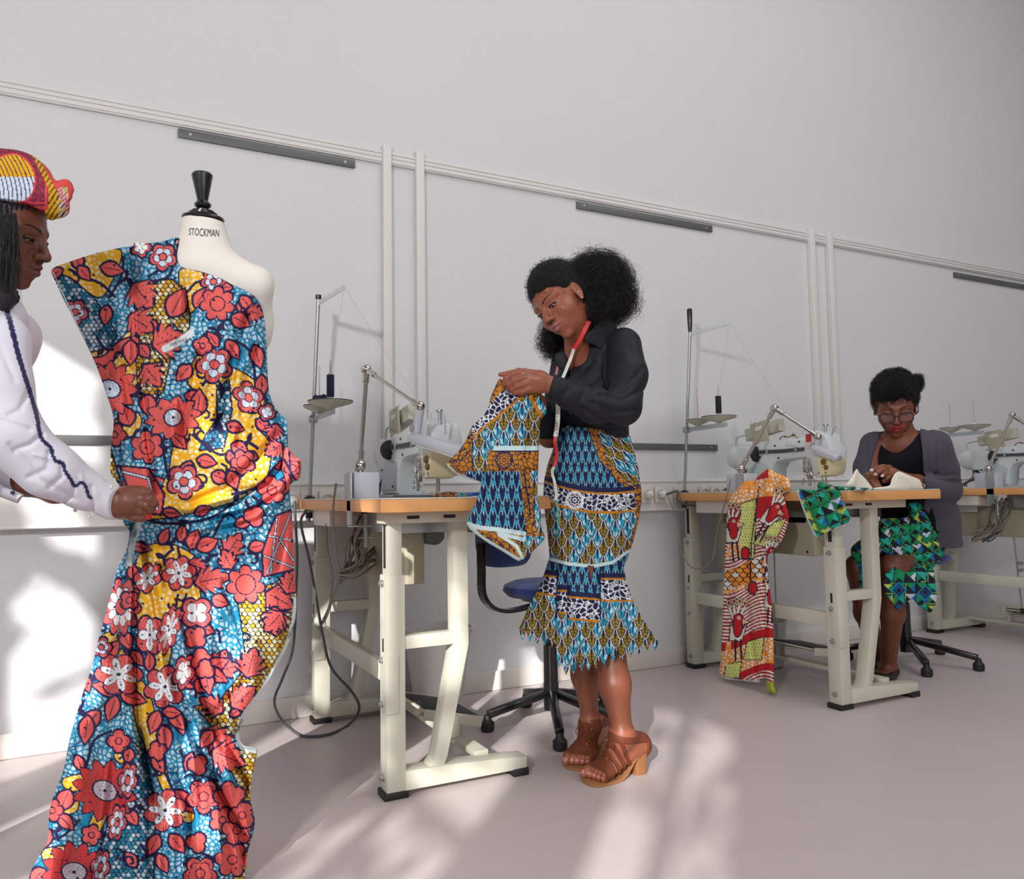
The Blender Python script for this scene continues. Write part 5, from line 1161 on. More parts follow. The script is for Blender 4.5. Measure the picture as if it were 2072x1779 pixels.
# ================= the standing woman
wB = onZ(1235, 1560, 0)
pB = thing('person', 'standing woman in a black shirt and feather-print skirt, looking at the cloth in her hands', 'person', wB)
hB = Head(P(1137, 612, 2.46), (.56, .45, .70), (-.60, -.45, .66), .98)
def bodyB(fine=True):
    S = Sdf(); hB.add(S, .12)
    S.rc(hB.p(0, -.030, -.040), P(1180, 712, 2.565), .050, .056, .02); S.rc(hB.p(0, .01, -.075), P(1172, 735, 2.53), .036, .045, .02)
    S.ell(P(1183, 748, 2.57), (.09, .062, .045), [nrm(cv((.62, .05, .78))), nrm(cv((-.78, 0, .62))), CU], .04)
    S.ec(P(1195, 770, 2.585), P(1205, 900, 2.60), .085, .058, .085, .06, cv((.6, 0, .8)), .03)
    S.ell(P(1200, 990, 2.62), (.11, .085, .10), [nrm(cv((.6, 0, .8))), nrm(cv((-.8, 0, .6))), CU], .05)
    # arms
    S.chain([P(1262, 700, 2.48), P(1258, 824, 2.37), P(1195, 818, 2.337), P(1145, 797, 2.313), P(1122, 783, 2.30)], [.042, .034, .029, .025, .024], .02)
    S.chain([P(1152, 715, 2.69), P(1112, 880, 2.62), P(1088, 815, 2.45)], [.045, .04, .026], .02)
    # legs
    S.chain([P(1222, 1040, 2.62), P(1228, 1240, 2.58), P(1243, 1385, 2.51), P(1259, 1478, 2.49)], [.065, .048, .048, .031], .03)
    S.chain([P(1178, 1040, 2.64), P(1178, 1270, 2.62), P(1184, 1365, 2.64), P(1194, 1452, 2.63)], [.075, .050, .043, .028], .03)
    return S
def handB(S):
    H = lambda x, y, d=0.: P(x, y, 2.295+d)
    S.rc(H(1118, 780, .005), H(1092, 768), .0235, .025, .015)                # wrist into the back of the hand
    S.rc(H(1092, 768), H(1062, 757), .024, .017, .012); S.rc(H(1092, 774), H(1064, 772), .024, .019, .012); S.rc(H(1094, 782), H(1074, 786), .020, .016, .012)
    S.chain([H(1062, 753, -.004), H(1040, 757, -.008), H(1024, 766, -.004), H(1019, 778, .0)], [.0105, .0095, .0085, .007], .004)     # index
    S.chain([H(1062, 764, -.010), H(1040, 770, -.014), H(1029, 778, -.008), H(1030, 787, .004)], [.0105, .0095, .0085, .0075], .004)   # middle
    S.chain([H(1066, 776, -.012), H(1046, 782, -.014), H(1037, 788, -.006), H(1042, 796, .006)], [.010, .009, .008, .007], .004)     # ring
    S.chain([H(1074, 787, -.010), H(1056, 793, -.012), H(1043, 795, -.006)], [.0092, .0082, .0068], .004)   # little
    S.chain([H(1080, 756, .018), H(1050, 752, .014), H(1028, 757, .008), H(1012, 758, .0)], [.012, .0105, .0092, .0062], .004)       # thumb
def hand2B(S):
    H = lambda x, y, d=0.: P(x, y, 2.40+d)
    S.rc(P(1088, 815, 2.45), H(1078, 795), .024, .022, .012)
    for k in range(4): S.chain([H(1076, 790+5*k, .004*k), H(1060, 786+5*k), H(1048, 790+4*k, -.01)], [.0098, .009, .0075], .004)
    S.chain([H(1080, 800), H(1066, 806), H(1056, 802, -.01)], [.011, .010, .008], .004)
def foot(toe, heel, ankle, ar, side, hh=.055):
    """returns prims adder, straps etc."""
    d = toe-heel; d[2] = 0; L = np.linalg.norm(d); d /= L; lat = np.cross((0, 0, 1), d)*side
    hc = heel+np.array((0, 0, hh+.030))+d*.012; ball = heel+d*(L-.062)+np.array((0, 0, .034))
    def add(S):
        S.ec(hc, ball, .029, .030, .041, .020, lat, .02); S.rc(ankle, hc+d*.012+(0, 0, .006), ar, .030, .03); S.rc(ankle+d*.008, ball-d*.02+(0, 0, .004), ar*.92, .022, .03)
        for k in range(5):
            o = -.031+.0155*k; r = (.0125, .0098, .0092, .0086, .0080)[k]; b = ball+lat*o*1.0; tip = heel+d*(L-.010*(k > 0)-.006*k-.0)+lat*(o*1.08)+np.array((0, 0, .014+r*.3))
            S.chain([b, b*.45+tip*.55+(0, 0, .007), tip-d*r], [r*1.15, r, r*.95], .005)
        return S
    return add, d, lat, hc, ball, L
toe1 = onZ(1186, 1588, .0); heel1 = onZ(1303, 1562, 0.); ank1 = P(1261, 1490, 2.49)
toe2 = onZ(1160, 1560, 0.); heel2 = onZ(1226, 1512, 0.); ank2 = P(1196, 1465, 2.63)
def fixlen(toe, heel, L=.238): c = (toe+heel)/2; d = nrm(heel-toe); return c-d*L/2, c+d*L/2
print('feet', np.linalg.norm(toe1-heel1), np.linalg.norm(toe2-heel2))
toe2, heel2 = toe2, toe2+nrm(heel2-toe2)*.235
f1 = foot(toe1.copy(), heel1.copy(), ank1, .033, 1); f2 = foot(toe2.copy(), heel2.copy(), ank2, .030, 1)
S = bodyB(); f1[0](S); f2[0](S); handB(S); hand2B(S)
parts = []
c = hB.c; r = .15
hlo, hhi = c-r, c+r
parts.append(S.mesh(.0021, hlo, hhi)[0:2])
cp = (P(1060, 775, 2.3)); parts.append(S.mesh(.0022, cp-(.10, .07, .06), cp+(.10, .09, .06)))
for ft in (f1, f2):
    cc = (ft[3]+ft[4])/2; parts.append(S.mesh(.0022, cc-(.16, .16, .10), cc+(.16, .16, .10)))
parts.append(S.mesh(.007))
def cut(part, boxes, keep_in):  # drop coarse faces where a finer piece of the same surface exists
    V, F = part; c = V[F].mean(1); m = np.zeros(len(F), bool)
    for lo, hi in boxes: m |= ((c > lo) & (c < hi)).all(1)
    return V, F[~m]
bx = [(hlo+.008, hhi-.008), (cp-(.092, .062, .052), cp+(.092, .082, .052))]+[((f[3]+f[4])/2-(.152, .152, .092), (f[3]+f[4])/2+(.152, .152, .092)) for f in (f1, f2)]
parts[-1] = cut(parts[-1], bx, 0)
V, F = join(parts); skB = lin((148, 86, 62)); C = skin_cols(V, skB, 2)
hB.color(V, C, skB, lin((150, 88, 80)), lin((34, 20, 16)))
# darker feet and shins, nails
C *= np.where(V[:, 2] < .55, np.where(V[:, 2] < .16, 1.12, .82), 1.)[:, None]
for ft, side in ((f1, 1), (f2, 1)):
    add, d, lat, hc, ball, L = ft; hl = heel1 if ft is f1 else heel2
    for k in range(5):
        o = -.031+.0155*k; rr = (.0125, .0098, .0092, .0086, .0080)[k]; tip = hl+d*(L-.010*(k > 0)-.006*k)+lat*(o*1.08)+np.array((0, 0, .014+rr*.3))-d*rr
        q = V-(tip+d*rr*.3+(0, 0, rr*.9)); m = ((q@d/(rr*.75))**2+(q@lat/(rr*.7))**2+(q[:, 2]/(rr*.5))**2) < 1; C[m] = lin((214, 140, 130))
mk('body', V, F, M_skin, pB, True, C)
hB.eyes(pB, (.1, 1, -.75))
# hair: smooth cap, ponytail cloud, loose mass below the chin
S = Sdf(); k = hB.s
S.ell(hB.p(0, -.022, .048), np.array((.083, .102, .094))*k, hB.M, .01); S.ell(hB.p(0, -.050, .0), np.array((.072, .062, .062))*k, hB.M, .03)
S.ell(hB.p(0, .150, -.035), np.array((.098, .118, .108))*k, hB.M, .012, 's')
for q in (-1, 1): S.ell(hB.p(q*.088, .005, -.018), np.array((.03, .026, .046))*k, hB.M, .01, 's')
S.ell(hB.p(0, .0, -.11), np.array((.10, .11, .07))*k, hB.M, .01, 's')
S.post.append(lambda X, Y, Z: .0012*vnoise(X, Y, Z, 220, 4))
V, F = S.mesh(.0028); mk('hair_cap', V, F, M_hair, pB)
r_, n_ = surf_samples(V, F, 2600, 5); strands('hairline_fuzz', r_, n_, .012, pB, .00035, 1.2, 8, 3)
S = Sdf()
for x, y, d, r in ((1190, 562, 2.51, .046), (1218, 566, 2.53, .060), (1234, 598, 2.54, .056), (1210, 615, 2.52, .056), (1190, 632, 2.49, .034), (1180, 592, 2.48, .028)): S.ell(P(x, y, d), (r, r, r), None, .03)
S.post.append(lambda X, Y, Z: .006*vnoise(X, Y, Z, 60, 9)+.004*vnoise(X, Y, Z, 150, 10))
V, F = S.mesh(.0045); mk('ponytail', V, F, M_hair, pB)
r_, n_ = surf_samples(V, F, 5200, 6); strands('ponytail_curls', r_, n_+.25*CR+.1*CU, .045, pB, .00045, 2.4, 18, 4, .1)
r_, n_ = surf_samples(V, F, 3000, 8); strands('ponytail_frizz', r_, n_, .020, pB, .0005, 3, 12, 5, .1)
S = Sdf(); S.ell(P(1118, 690, 2.60), (.030, .03, .038), None, .02); S.ell(P(1128, 665, 2.60), (.03, .03, .04), None, .02); S.ell(P(1150, 680, 2.62), (.03, .03, .04), None, .02)
S.post.append(lambda X, Y, Z: .004*vnoise(X, Y, Z, 90, 9)); V, F = S.mesh(.0045); mk('loose_hair', V, F, M_hair, pB)
r_, n_ = surf_samples(V, F, 1600, 7); strands('loose_curls', r_, n_-.3*CU, .032, pB, .00042, 2.4, 16, 6, .2)
for q in ((.0785, .004, -.033), (.079, .001, -.012)): MB().sph(hB.p(*q), .0028, 10).build('earring', M_diam, pB)
# shirt
tl = nrm(cv((.60, .03, .80))); tf = nrm(cv((-.80, 0, .60)))
S = Sdf()
S.ell(P(1207, 712, 2.585), (.155, .085, .05), [tl, tf, CU], .03)
S.ec(P(1202, 730, 2.585), P(1195, 790, 2.58), .135, .10, .142, .112, tl, .03); S.ec(P(1196, 790, 2.58), P(1204, 886, 2.60), .142, .112, .118, .100, tl, .03)
S.ell(P(1152, 782, 2.50), (.055, .05, .05), [tl, tf, CU], .04); S.ell(P(1168, 786, 2.62), (.05, .05, .05), [tl, tf, CU], .04)
S.rc(P(1175, 715, 2.58), P(1215, 690, 2.60), .062, .055, .03)
S.chain([P(1262, 700, 2.475), P(1272, 760, 2.42), P(1260, 824, 2.365)], [.057, .056, .054], .02); S.chain([P(1258, 824, 2.365), P(1200, 820, 2.335), P(1150, 800, 2.315)], [.056, .050, .040], .02)
S.chain([P(1150, 800, 2.315), P(1124, 786, 2.303)], [.040, .036], .006)
S.chain([P(1152, 718, 2.69), P(1122, 810, 2.66), P(1108, 880, 2.62), P(1096, 828, 2.48)], [.055, .052, .048, .034], .02)
def foldsB(X, Y, Z):
    X, Y, Z = np.broadcast_arrays(X, Y, Z); x, y, z = X-CO[0], Y-CO[1], Z-CO[2]; d = x*CF[0]+y*CF[1]+z*CF[2]
    px = CX+f_*(x*CR[0]+y*CR[1]+z*CR[2])/d; py = CY-f_*(x*CU[0]+y*CU[1]+z*CU[2])/d; o = np.zeros(px.shape)
    for pl, w_, a in (([(1228, 700), (1222, 760), (1235, 800)], 5, .006), ([(1300, 745), (1262, 790), (1238, 800)], 5, .005), ([(1298, 790), (1255, 812), (1215, 800)], 5, .006), ([(1290, 830), (1240, 835), (1200, 815)], 5, .006), ([(1250, 862), (1205, 842), (1165, 820)], 4, .005), ([(1185, 790), (1170, 815), (1175, 850)], 4, .004),
                      ([(1200, 730), (1160, 775), (1140, 800)], 5, .004), ([(1150, 850), (1200, 868), (1262, 872)], 4, .006), ([(1158, 830), (1160, 860), (1150, 880)], 4, .005), ([(1215, 770), (1190, 790)], 4, .004), ([(1270, 700), (1292, 740)], 5, .003)):
        o += a*np.exp(-(line_d(px, py, pl)/w_)**2)
    return np.where(d < 2.62, o, 0)+.0018*vnoise(X, Y, Z, 38, 12)
S.post.append(foldsB)
S.ppx([(1145, 690), (1176, 684), (1184, 668), (1160, 640), (1120, 680), (1136, 715), (1147, 762), (1152, 764), (1158, 735), (1170, 706)], 2.2, 2.535, .004)
S.rc(P(1165, 640, 2.52), P(1178, 716, 2.56), .052, .046, .006, 's')
S.slab(P(1204, 889, 2.6), -CU, 0)
S.slab(P(1114, 780, 2.30), cv((-1, .22, 0)), 0)
V, F = S.mesh(.0042); mk('shirt', V, F, M_shirtb, pB)
blk = lambda x, y: np.tile(lin((24, 25, 33)), (len(x), 1))
cb_ = lambda x, y: np.broadcast_to(lin((25, 26, 34)), x.shape+(3,)).copy()
M_collar = matcol('black_collar_cloth', .62, .35, .1, 300)
puff('collar', crom([(1196, 668), (1215, 650), (1234, 640), (1246, 655), (1247, 672), (1230, 690), (1217, 709), (1205, 700), (1186, 692), (1184, 680)], 3, True), 2, lambda x, y: 2.440+(x-1190)*.0008, cb_, M_collar, pB, thin=(6, .006))
puff('collar', crom([(1122, 722), (1131, 712), (1140, 712), (1150, 730), (1148, 760), (1141, 752), (1128, 742)], 3, True), 2, 2.470, cb_, M_collar, pB, thin=(6, .006))
for (x, y) in ((1155, 834), (1150, 865)): MB().lathe(P(x, y, 2.465), -CF, [(.006, 0), (.0065, .002), (.001, .003)], 14).build('shirt_button', M_dark, pB)
# skirt
def teeth(a, b, n, h):
    out = []
    for k in range(n):
        t0, t1 = k/n, (k+1)/n; x0, y0 = a[0]+(b[0]-a[0])*t0, a[1]+(b[1]-a[1])*t0; x1, y1 = a[0]+(b[0]-a[0])*t1, a[1]+(b[1]-a[1])*t1
        out += [(x0, y0-h*.35), (x0+(x1-x0)*.22, (y0+y1)/2+h*.25), ((x0+x1)/2, (y0+y1)/2+h*.75), (x0+(x1-x0)*.78, (y0+y1)/2+h*.25)]
    return out
def hem(side=1):
    pts = []
    for a, b, n in (((1334, 1304), (1318, 1298), 1), ((1318, 1298), (1250, 1326), 4), ((1250, 1318), (1214, 1336), 2), ((1214, 1338), (1138, 1352), 5), ((1138, 1350), (1124, 1318), 1), ((1124, 1298), (1050, 1278), 5)):
        pts += teeth(a, b, n, 22)
    return pts
SK = [(1136, 866), (1160, 863), (1205, 866), (1250, 872), (1274, 880), (1284, 915), (1292, 950), (1299, 1004), (1294, 1045), (1286, 1079), (1275, 1116), (1262, 1148), (1269, 1183), (1281, 1216), (1304, 1258), (1330, 1296)]+hem()+[(1050, 1272), (1058, 1255), (1069, 1229), (1092, 1187), (1104, 1152), (1112, 1125), (1106, 1066), (1099, 1008), (1101, 971), (1108, 940), (1122, 900)]
score = [(860, 1205, 69, .85), (900, 1200, 80, .85), (940, 1199, 90, .8), (1004, 1198, 100, .75), (1066, 1196, 92, .75), (1125, 1192, 80, .7), (1150, 1184, 78, .7), (1187, 1181, 89, .7), (1229, 1182, 112, .65), (1276, 1190, 142, .6), (1370, 1190, 150, .6)]
def skirt_cols(x, y):
    c = Cloth(x, y, 0); c.c = feathers(x+3, y, 24, 23, 1)
    b1 = 978+.0016*(x-1190)**2*-1+ (x-1100)*.12
    up = y < b1
    pt = petals(x, y, 15, 21); c.c = np.where(up[:, None], pt, c.c)
    gl = np.interp(y, [860, 875, 930, 975, 1010], [1188, 1192, 1212, 1250, 1300])
    side = up & (x > gl+17); fe = feathers((x*.75-y*.65)*1.1, (x*.65+y*.75), 25, 24, 4); c.c = np.where(side[:, None], fe, c.c)
    op = pebbles(x, y, OCH, NB, 10, 5, 1.5); c.c = np.where((up & (x > gl) & (x <= gl+17))[:, None], op, c.c); c.put(up & (np.abs(x-gl) < 1.2), NB)
    lf = up & (x < 1128-(y-870)*.10); c.c = np.where(lf[:, None], op, c.c)
    k = y-b1
    c.put((k > -4) & (k < 6), NB); c.put((k >= 6) & (k < 10), OCH); pb = pebbles(x, y, NB, WHITE, 10, 8, 1.5); m = (k >= 10) & (k < 44); c.c = np.where(m[:, None], pb, c.c); c.put((k >= 44) & (k < 48.5), OCH)
    medallion(c, 1163, 1012, 17, NB, WHITE)
    # right seam strip
    rs = (y > 985) & (y < 1150) & (x > np.interp(y, [985, 1050, 1150], [1282, 1288, 1258])); c.c = np.where(rs[:, None], op, c.c)
    he = np.interp(x, [1100, 1150, 1200, 1240, 1265, 1300], [1128, 1141, 1146, 1138, 1120, 1100]); c.put((np.abs(y-he) < 3.5) & (x > 1105), lin((200, 228, 230)))
    lo = y > he+3.5
    pz = petals(x+4, y+6, 17, 24); wb = pebbles(x, y, NB, WHITE, 11, 21, 1.6)
    def tier(mx, a, b):
        m = lo & mx; q = m & (y < a); c.c = np.where(q[:, None], pz, c.c); c.put(m & (y > a-10) & (y < a), NB); c.put(m & (y >= a) & (y < a+4), OCH)
        q = m & (y >= a+4) & (y < b); c.c = np.where(q[:, None], wb, c.c); c.put(m & (y >= b) & (y < b+4.5), OCH)
    tier(x < 1127, 1166-(x-1127)*-.15, 1204-(x-1127)*-.15); tier((x >= 1127) & (x < 1148), 1194+x*0, 1238+x*0); tier((x >= 1148) & (x < 1214), 1206+(x-1148)*.08, 1250+(x-1148)*.08); tier(x >= 1214, 1170+x*0, 1214+x*0)
    c.put(lo & (np.abs(x-1127) < 1.2) & (y < 1250), NB); c.put(lo & (np.abs(x-1148) < 1) & (y < 1250), NB); c.put(lo & (np.abs(x-1215) < 1.2) & (y < 1255), NB)
    c.poly([(1190, 1145), (1201, 1147), (1196, 1176)], lin((120, 66, 46)), 1.2)
    return c.c
scr = [([(1120, 900), (1112, 960), (1110, 1040)], 6, -.004), ([(1150, 1000), (1146, 1060), (1152, 1120)], 9, .006), ([(1262, 900), (1276, 960), (1284, 1020), (1276, 1080)], 6, .008), ([(1240, 1020), (1200, 1050), (1170, 1090)], 8, .006), ([(1290, 1000), (1240, 1075), (1225, 1120)], 7, .007), ([(1127, 1150), (1127, 1250), (1126, 1340)], 5, .014), ([(1148, 1150), (1146, 1260)], 4, .008), ([(1215, 1160), (1222, 1260), (1226, 1340)], 6, .014), ([(1100, 1185), (1080, 1290)], 7, .012), ([(1255, 1180), (1290, 1310)], 7, .014), ([(1175, 1240), (1172, 1360)], 9, -.01), ([(1245, 1200), (1262, 1320)], 8, -.010), ([(1110, 1200), (1100, 1300)], 6, -.01)]
puff('skirt', SK, 1.35, 2.59, skirt_cols, M_print, pB, thin=(9, .010), core=score, creases=scr, extra=lambda x, y: np.where(y > 1140, .007*np.sin((x-1190)/11.)*np.clip((y-1140)/100, 0, 1), 0))
# sandals
for ft, toe, heel, nm, side in ((f1, toe1, heel1, 'left', 1), (f2, toe2, heel2, 'right', 1)):
    add, d, lat, hc, ball, L = ft; heel = heel.copy()
    sh = thing('sandal', None, None, heel); sh.parent = pB; sh.location = tuple(heel-wloc(pB)); sh.name = 'sandal'
    base = add(Sdf()); 
    def strap(name, ctr, nrm_, half, off=.0055, extra=None):
        S = add(Sdf()); S.pr = [(p[0] if p[4] != 'u' else (lambda X, Y, Z, f=p[0]: f(X, Y, Z)-off), None if p[1] is None else p[1]-off, None if p[2] is None else p[2]+off, p[3], p[4]) for p in S.pr]
        S.slab(ctr, nrm_, half); S.slab(ctr, -np.array(nrm_), half)
        if extra: extra(S)
        V, F = S.mesh(.0022); mk(name, V, F, M_leather, sh)
    up = np.array((0, 0, 1.))
    strap('toe_strap', ball+d*.010, nrm(d+lat*.18), .013, .0058)
    ank = ank1 if ft is f1 else ank2; iv = ank-ball
    for q_ in (.31, .51, .71): strap('foot_strap', ball+iv*q_, nrm(-d*.86+up*.5), .0046)
    strap('ankle_strap', ank-(0, 0, .004), nrm(up*.97-d*.15), .011, .0052)
    strap('heel_counter', hc-d*.012, nrm(d), .024, .0050, lambda S: (S.slab(hc+up*.045, up, 0), S.slab(hc-d*.012, d, .010)))
    # sole and heel block
    n = 26; V = []; F = []; m = MB()
    outl = []
    for i in range(n+1):
        t = i/n; w = .030+.016*math.sin(max(0, t-.15)*math.pi*.72)**1.5; w *= min(1, math.sqrt(max(0, 1-max(0, (t-.86)/.15)**2))+.02) * min(1, math.sqrt(max(0, 1-max(0, (.08-t)/.09)**2))+.02)
        z = .058*(1-min(1, t/.62))**1.0*(1 if t > 0 else 1); z = .058*(1-np.clip((t-.22)/.42, 0, 1)**1.0*1.0) if t > .22 else .058
        s_ = t; zz = .0025+z*(.5+.5*math.cos(math.pi*np.clip((t-.2)/.45, 0, 1))) if t > .2 else .0605
        c = heel+d*(L+.006)*t-d*.006; outl.append((c, w, zz))
    for c, w, z in outl:
        for sgn in (-1, 1):
            for dz in (0, .009): V.append(c+lat*w*sgn+(0, 0, z-.0+dz-.002))
    for i in range(n):
        a = i*4; b = a+4; F += [(a, b, b+1, a+1), (a+3, b+3, b+2, a+2), (a+1, b+1, b+3, a+3), (a+2, b+2, b, a)]
    F += [(0, 1, 3, 2), (n*4+2, n*4+3, n*4+1, n*4)]
    m.add(V, F); m.build('sole', M_sole, sh)
    hb = MB(); c = heel+d*.022
    Vh = []
    for z, k in ((0, .9), (.058, 1.08)):
        for a in np.linspace(0, 2*math.pi, 20, endpoint=False): Vh.append(c+d*.024*k*np.sign(math.cos(a))*abs(math.cos(a))**.5+lat*.024*k*np.sign(math.sin(a))*abs(math.sin(a))**.5+(0, 0, z))
    hb.add(Vh, [(i, (i+1) % 20, 20+(i+1) % 20, 20+i) for i in range(20)]+[tuple(range(20))[::-1], tuple(range(20, 40))]); hb.build('heel_block', M_sole, sh)
    # laces and studs
    od = nrm(d*.62+up*.78); top = ank+d*.041-(0, 0, .004)
    kk = [top]+[ball+iv*q_+od*(.028+.010*q_) for q_ in (.67, .47, .27)]+[ball+d*.002+up*.030]
    MB().tube(crom([k_+lat*.006*(-1)**i for i, k_ in enumerate(kk)], 5), .0016, 6).build('lace', M_leather, sh); MB().tube(crom([k_-lat*.006*(-1)**i for i, k_ in enumerate(kk)], 5), .0016, 6).build('lace', M_leather, sh)
    for s_ in (-1, 1): MB().tube(crom([top, top+d*.012+lat*.018*s_+(0, 0, .006), top+d*.016+lat*.03*s_-(0, 0, .008), top+d*.012+lat*.02*s_-(0, 0, .022), top+(0, 0, -.002)+d*.004], 6), .0015, 6).build('lace_bow', M_leather, sh)
    for i, k_ in enumerate(kk[:4]):
        MB().sph(k_+lat*.020*side-np.array((0, 0, .003))*i, .0024, 8).build('stud', M_gold, sh)

# ================= the seated woman
wC = onZ(1800, 1380, 0)
pC = thing('person', 'seated woman with glasses and a dark grey cardigan bending over paper patterns', 'person', wC)
hC = Head(P(1811, 822, 3.62), (.93, .04, .36), (-.34, -.42, .83), 1.12)
tlC = nrm(cv((.93, .05, .36))); tfC = nrm(cv((-.36, -.1, .93)))
def bodyC(S):
    hC.add(S, -.75)
    S.rc(hC.p(0, -.035, -.035), P(1826, 888, 3.68), .056, .062, .02); S.rc(hC.p(0, .0, -.07), P(1822, 893, 3.64), .045, .05, .02)
    S.ell(P(1826, 905, 3.69), (.165, .09, .065), [tlC, tfC, CU], .04); S.ec(P(1824, 920, 3.68), P(1850, 1085, 3.86), .130, .085, .100, .085, tlC, .04)
    S.ell(P(1858, 1105, 3.90), (.11, .09, .07), [tlC, tfC, CU], .05)
    S.chain([P(1858, 1112, 3.84), P(1806, 1148, 3.56), P(1806, 1240, 3.60), P(1797, 1350, 3.72)], [.055, .056, .050, .032], .03)
    S.chain([P(1845, 1118, 3.90), P(1740, 1150, 3.60), P(1752, 1240, 3.72), P(1776, 1338, 3.86)], [.085, .060, .050, .032], .03)
    S.chain([P(1772, 902, 3.70), P(1750, 990, 3.62), P(1765, 978, 3.42)], [.05, .042, .026], .02)
    S.chain([P(1890, 915, 3.66), P(1914, 998, 3.74), P(1856, 975, 3.48), P(1822, 966, 3.40)], [.04, .038, .030, .025], .02)
    # feet in flats
    for a, b in ((onZ(1786, 1385), onZ(1806, 1372)), ):
        pass
    return S
def handsC(S):
    H = lambda x, y, d=0.: P(x, y, 3.36+d)
    S.rc(P(1824, 967, 3.40), H(1806, 957), .025, .024, .012); S.rc(H(1806, 962), H(1796, 956), .022, .020, .01)
    S.chain([H(1800, 946), H(1786, 944, -.01), H(1772, 948, -.015), H(1763, 952, -.012)], [.011, .0098, .0088, .007], .004)
    S.chain([H(1799, 952, -.005), H(1785, 951, -.018), H(1776, 956, -.02), H(1771, 960, -.016)], [.011, .0098, .0088, .007], .004)
    S.chain([H(1799, 958, -.008), H(1790, 959, -.02), H(1785, 963, -.02)], [.0105, .009, .0075], .004)
    S.chain([H(1802, 964, -.008), H(1796, 967, -.018), H(1793, 970, -.016)], [.010, .0085, .007], .004)
    S.chain([H(1806, 966, .01), H(1794, 972, .0), H(1788, 974, 0)], [.012, .010, .008], .004)
    S.rc(P(1765, 978, 3.42), H(1762, 972, .02), .025, .022, .012)
    S.chain([H(1762, 970, .01), H(1757, 964), H(1755, 960, -.01)], [.012, .0105, .009], .004)
    for k in range(4): S.chain([H(1766+3*k, 975, .0), H(1770+3*k, 984, -.02), H(1776+3*k, 990, -.03)], [.010, .0085, .007], .004)
S = Sdf(); bodyC(S); handsC(S)
fc1 = foot(onZ(1776, 1389), onZ(1776, 1389)+nrm(onZ(1812, 1362)-onZ(1776, 1389))*.235, P(1798, 1350, 3.73), .033, 1, .0)
fc2 = foot(onZ(1758, 1372), onZ(1758, 1372)+nrm(onZ(1790, 1348)-onZ(1758, 1372))*.235, P(1776, 1340, 3.86), .033, 1, .0)
S.pr  # feet
S2 = Sdf()
for ft in (fc1, fc2): ft[0](S)
parts = []; c = hC.c; lo1, hi1 = c-.165, c+.165; parts.append(S.mesh(.0027, lo1, hi1))
cp = P(1785, 962, 3.38); b1, b2 = cp-(.14, .12, .06), cp+(.14, .12, .06); parts.append(S.mesh(.0028, b1, b2))
parts.append(cut(S.mesh(.0075), [(lo1+.008, hi1-.008), (b1+.008, b2-.008)], 0))
V, F = join(parts); skC = lin((126, 72, 52)); C = skin_cols(V, skC, 4); hC.color(V, C, skC, lin((150, 36, 36)), lin((30, 18, 14)))
for (x, y, d) in ((1763, 952, 3.345), (1771, 960, 3.342), (1785, 963.5, 3.338)):
    q = V-P(x, y, d); m = (q**2).sum(1) < .0088**2; C[m] = lin((226, 196, 190))
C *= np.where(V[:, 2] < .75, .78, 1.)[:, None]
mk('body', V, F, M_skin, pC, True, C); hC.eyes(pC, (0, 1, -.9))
S = Sdf(); k = hC.s
S.ell(hC.p(0, -.026, .050), np.array((.084, .104, .094))*k, hC.M, .01); S.ell(hC.p(-.01, .035, .092), np.array((.066, .052, .036))*k, hC.M, .03); S.ell(hC.p(0, -.050, .0), np.array((.072, .062, .062))*k, hC.M, .03)
S.ell(hC.p(0, .150, -.045), np.array((.098, .110, .116))*k, hC.M, .012, 's')
for q in (-1, 1): S.ell(hC.p(q*.09, .005, -.018), np.array((.03, .026, .046))*k, hC.M, .01, 's')
S.ell(hC.p(0, .0, -.11), np.array((.10, .11, .07))*k, hC.M, .01, 's')
S.post.append(lambda X, Y, Z: .0042*vnoise(X, Y, Z, 75, 4)+.002*vnoise(X, Y, Z, 170, 5)); V, F = S.mesh(.0034); mk('hair_cap', V, F, M_hair, pC); r_, n_ = surf_samples(V, F, 5200, 15); strands('hair_texture', r_, n_, .013, pC, .0006, 2.6, 8, 13)
S = Sdf(); S.ell(P(1851, 776, 3.70), (.030, .035, .034), None, .01); S.ell(P(1845, 790, 3.72), (.03, .03, .03), None, .02); S.ell(P(1857, 768, 3.70), (.018, .02, .02), None, .008)
S.post.append(lambda X, Y, Z: .0030*vnoise(X, Y, Z, 110, 5)); V, F = S.mesh(.0034); mk('hair_bun', V, F, M_hair, pC); r_, n_ = surf_samples(V, F, 1200, 16); strands('bun_texture', r_, n_, .012, pC, .0006, 2.6, 8, 14)
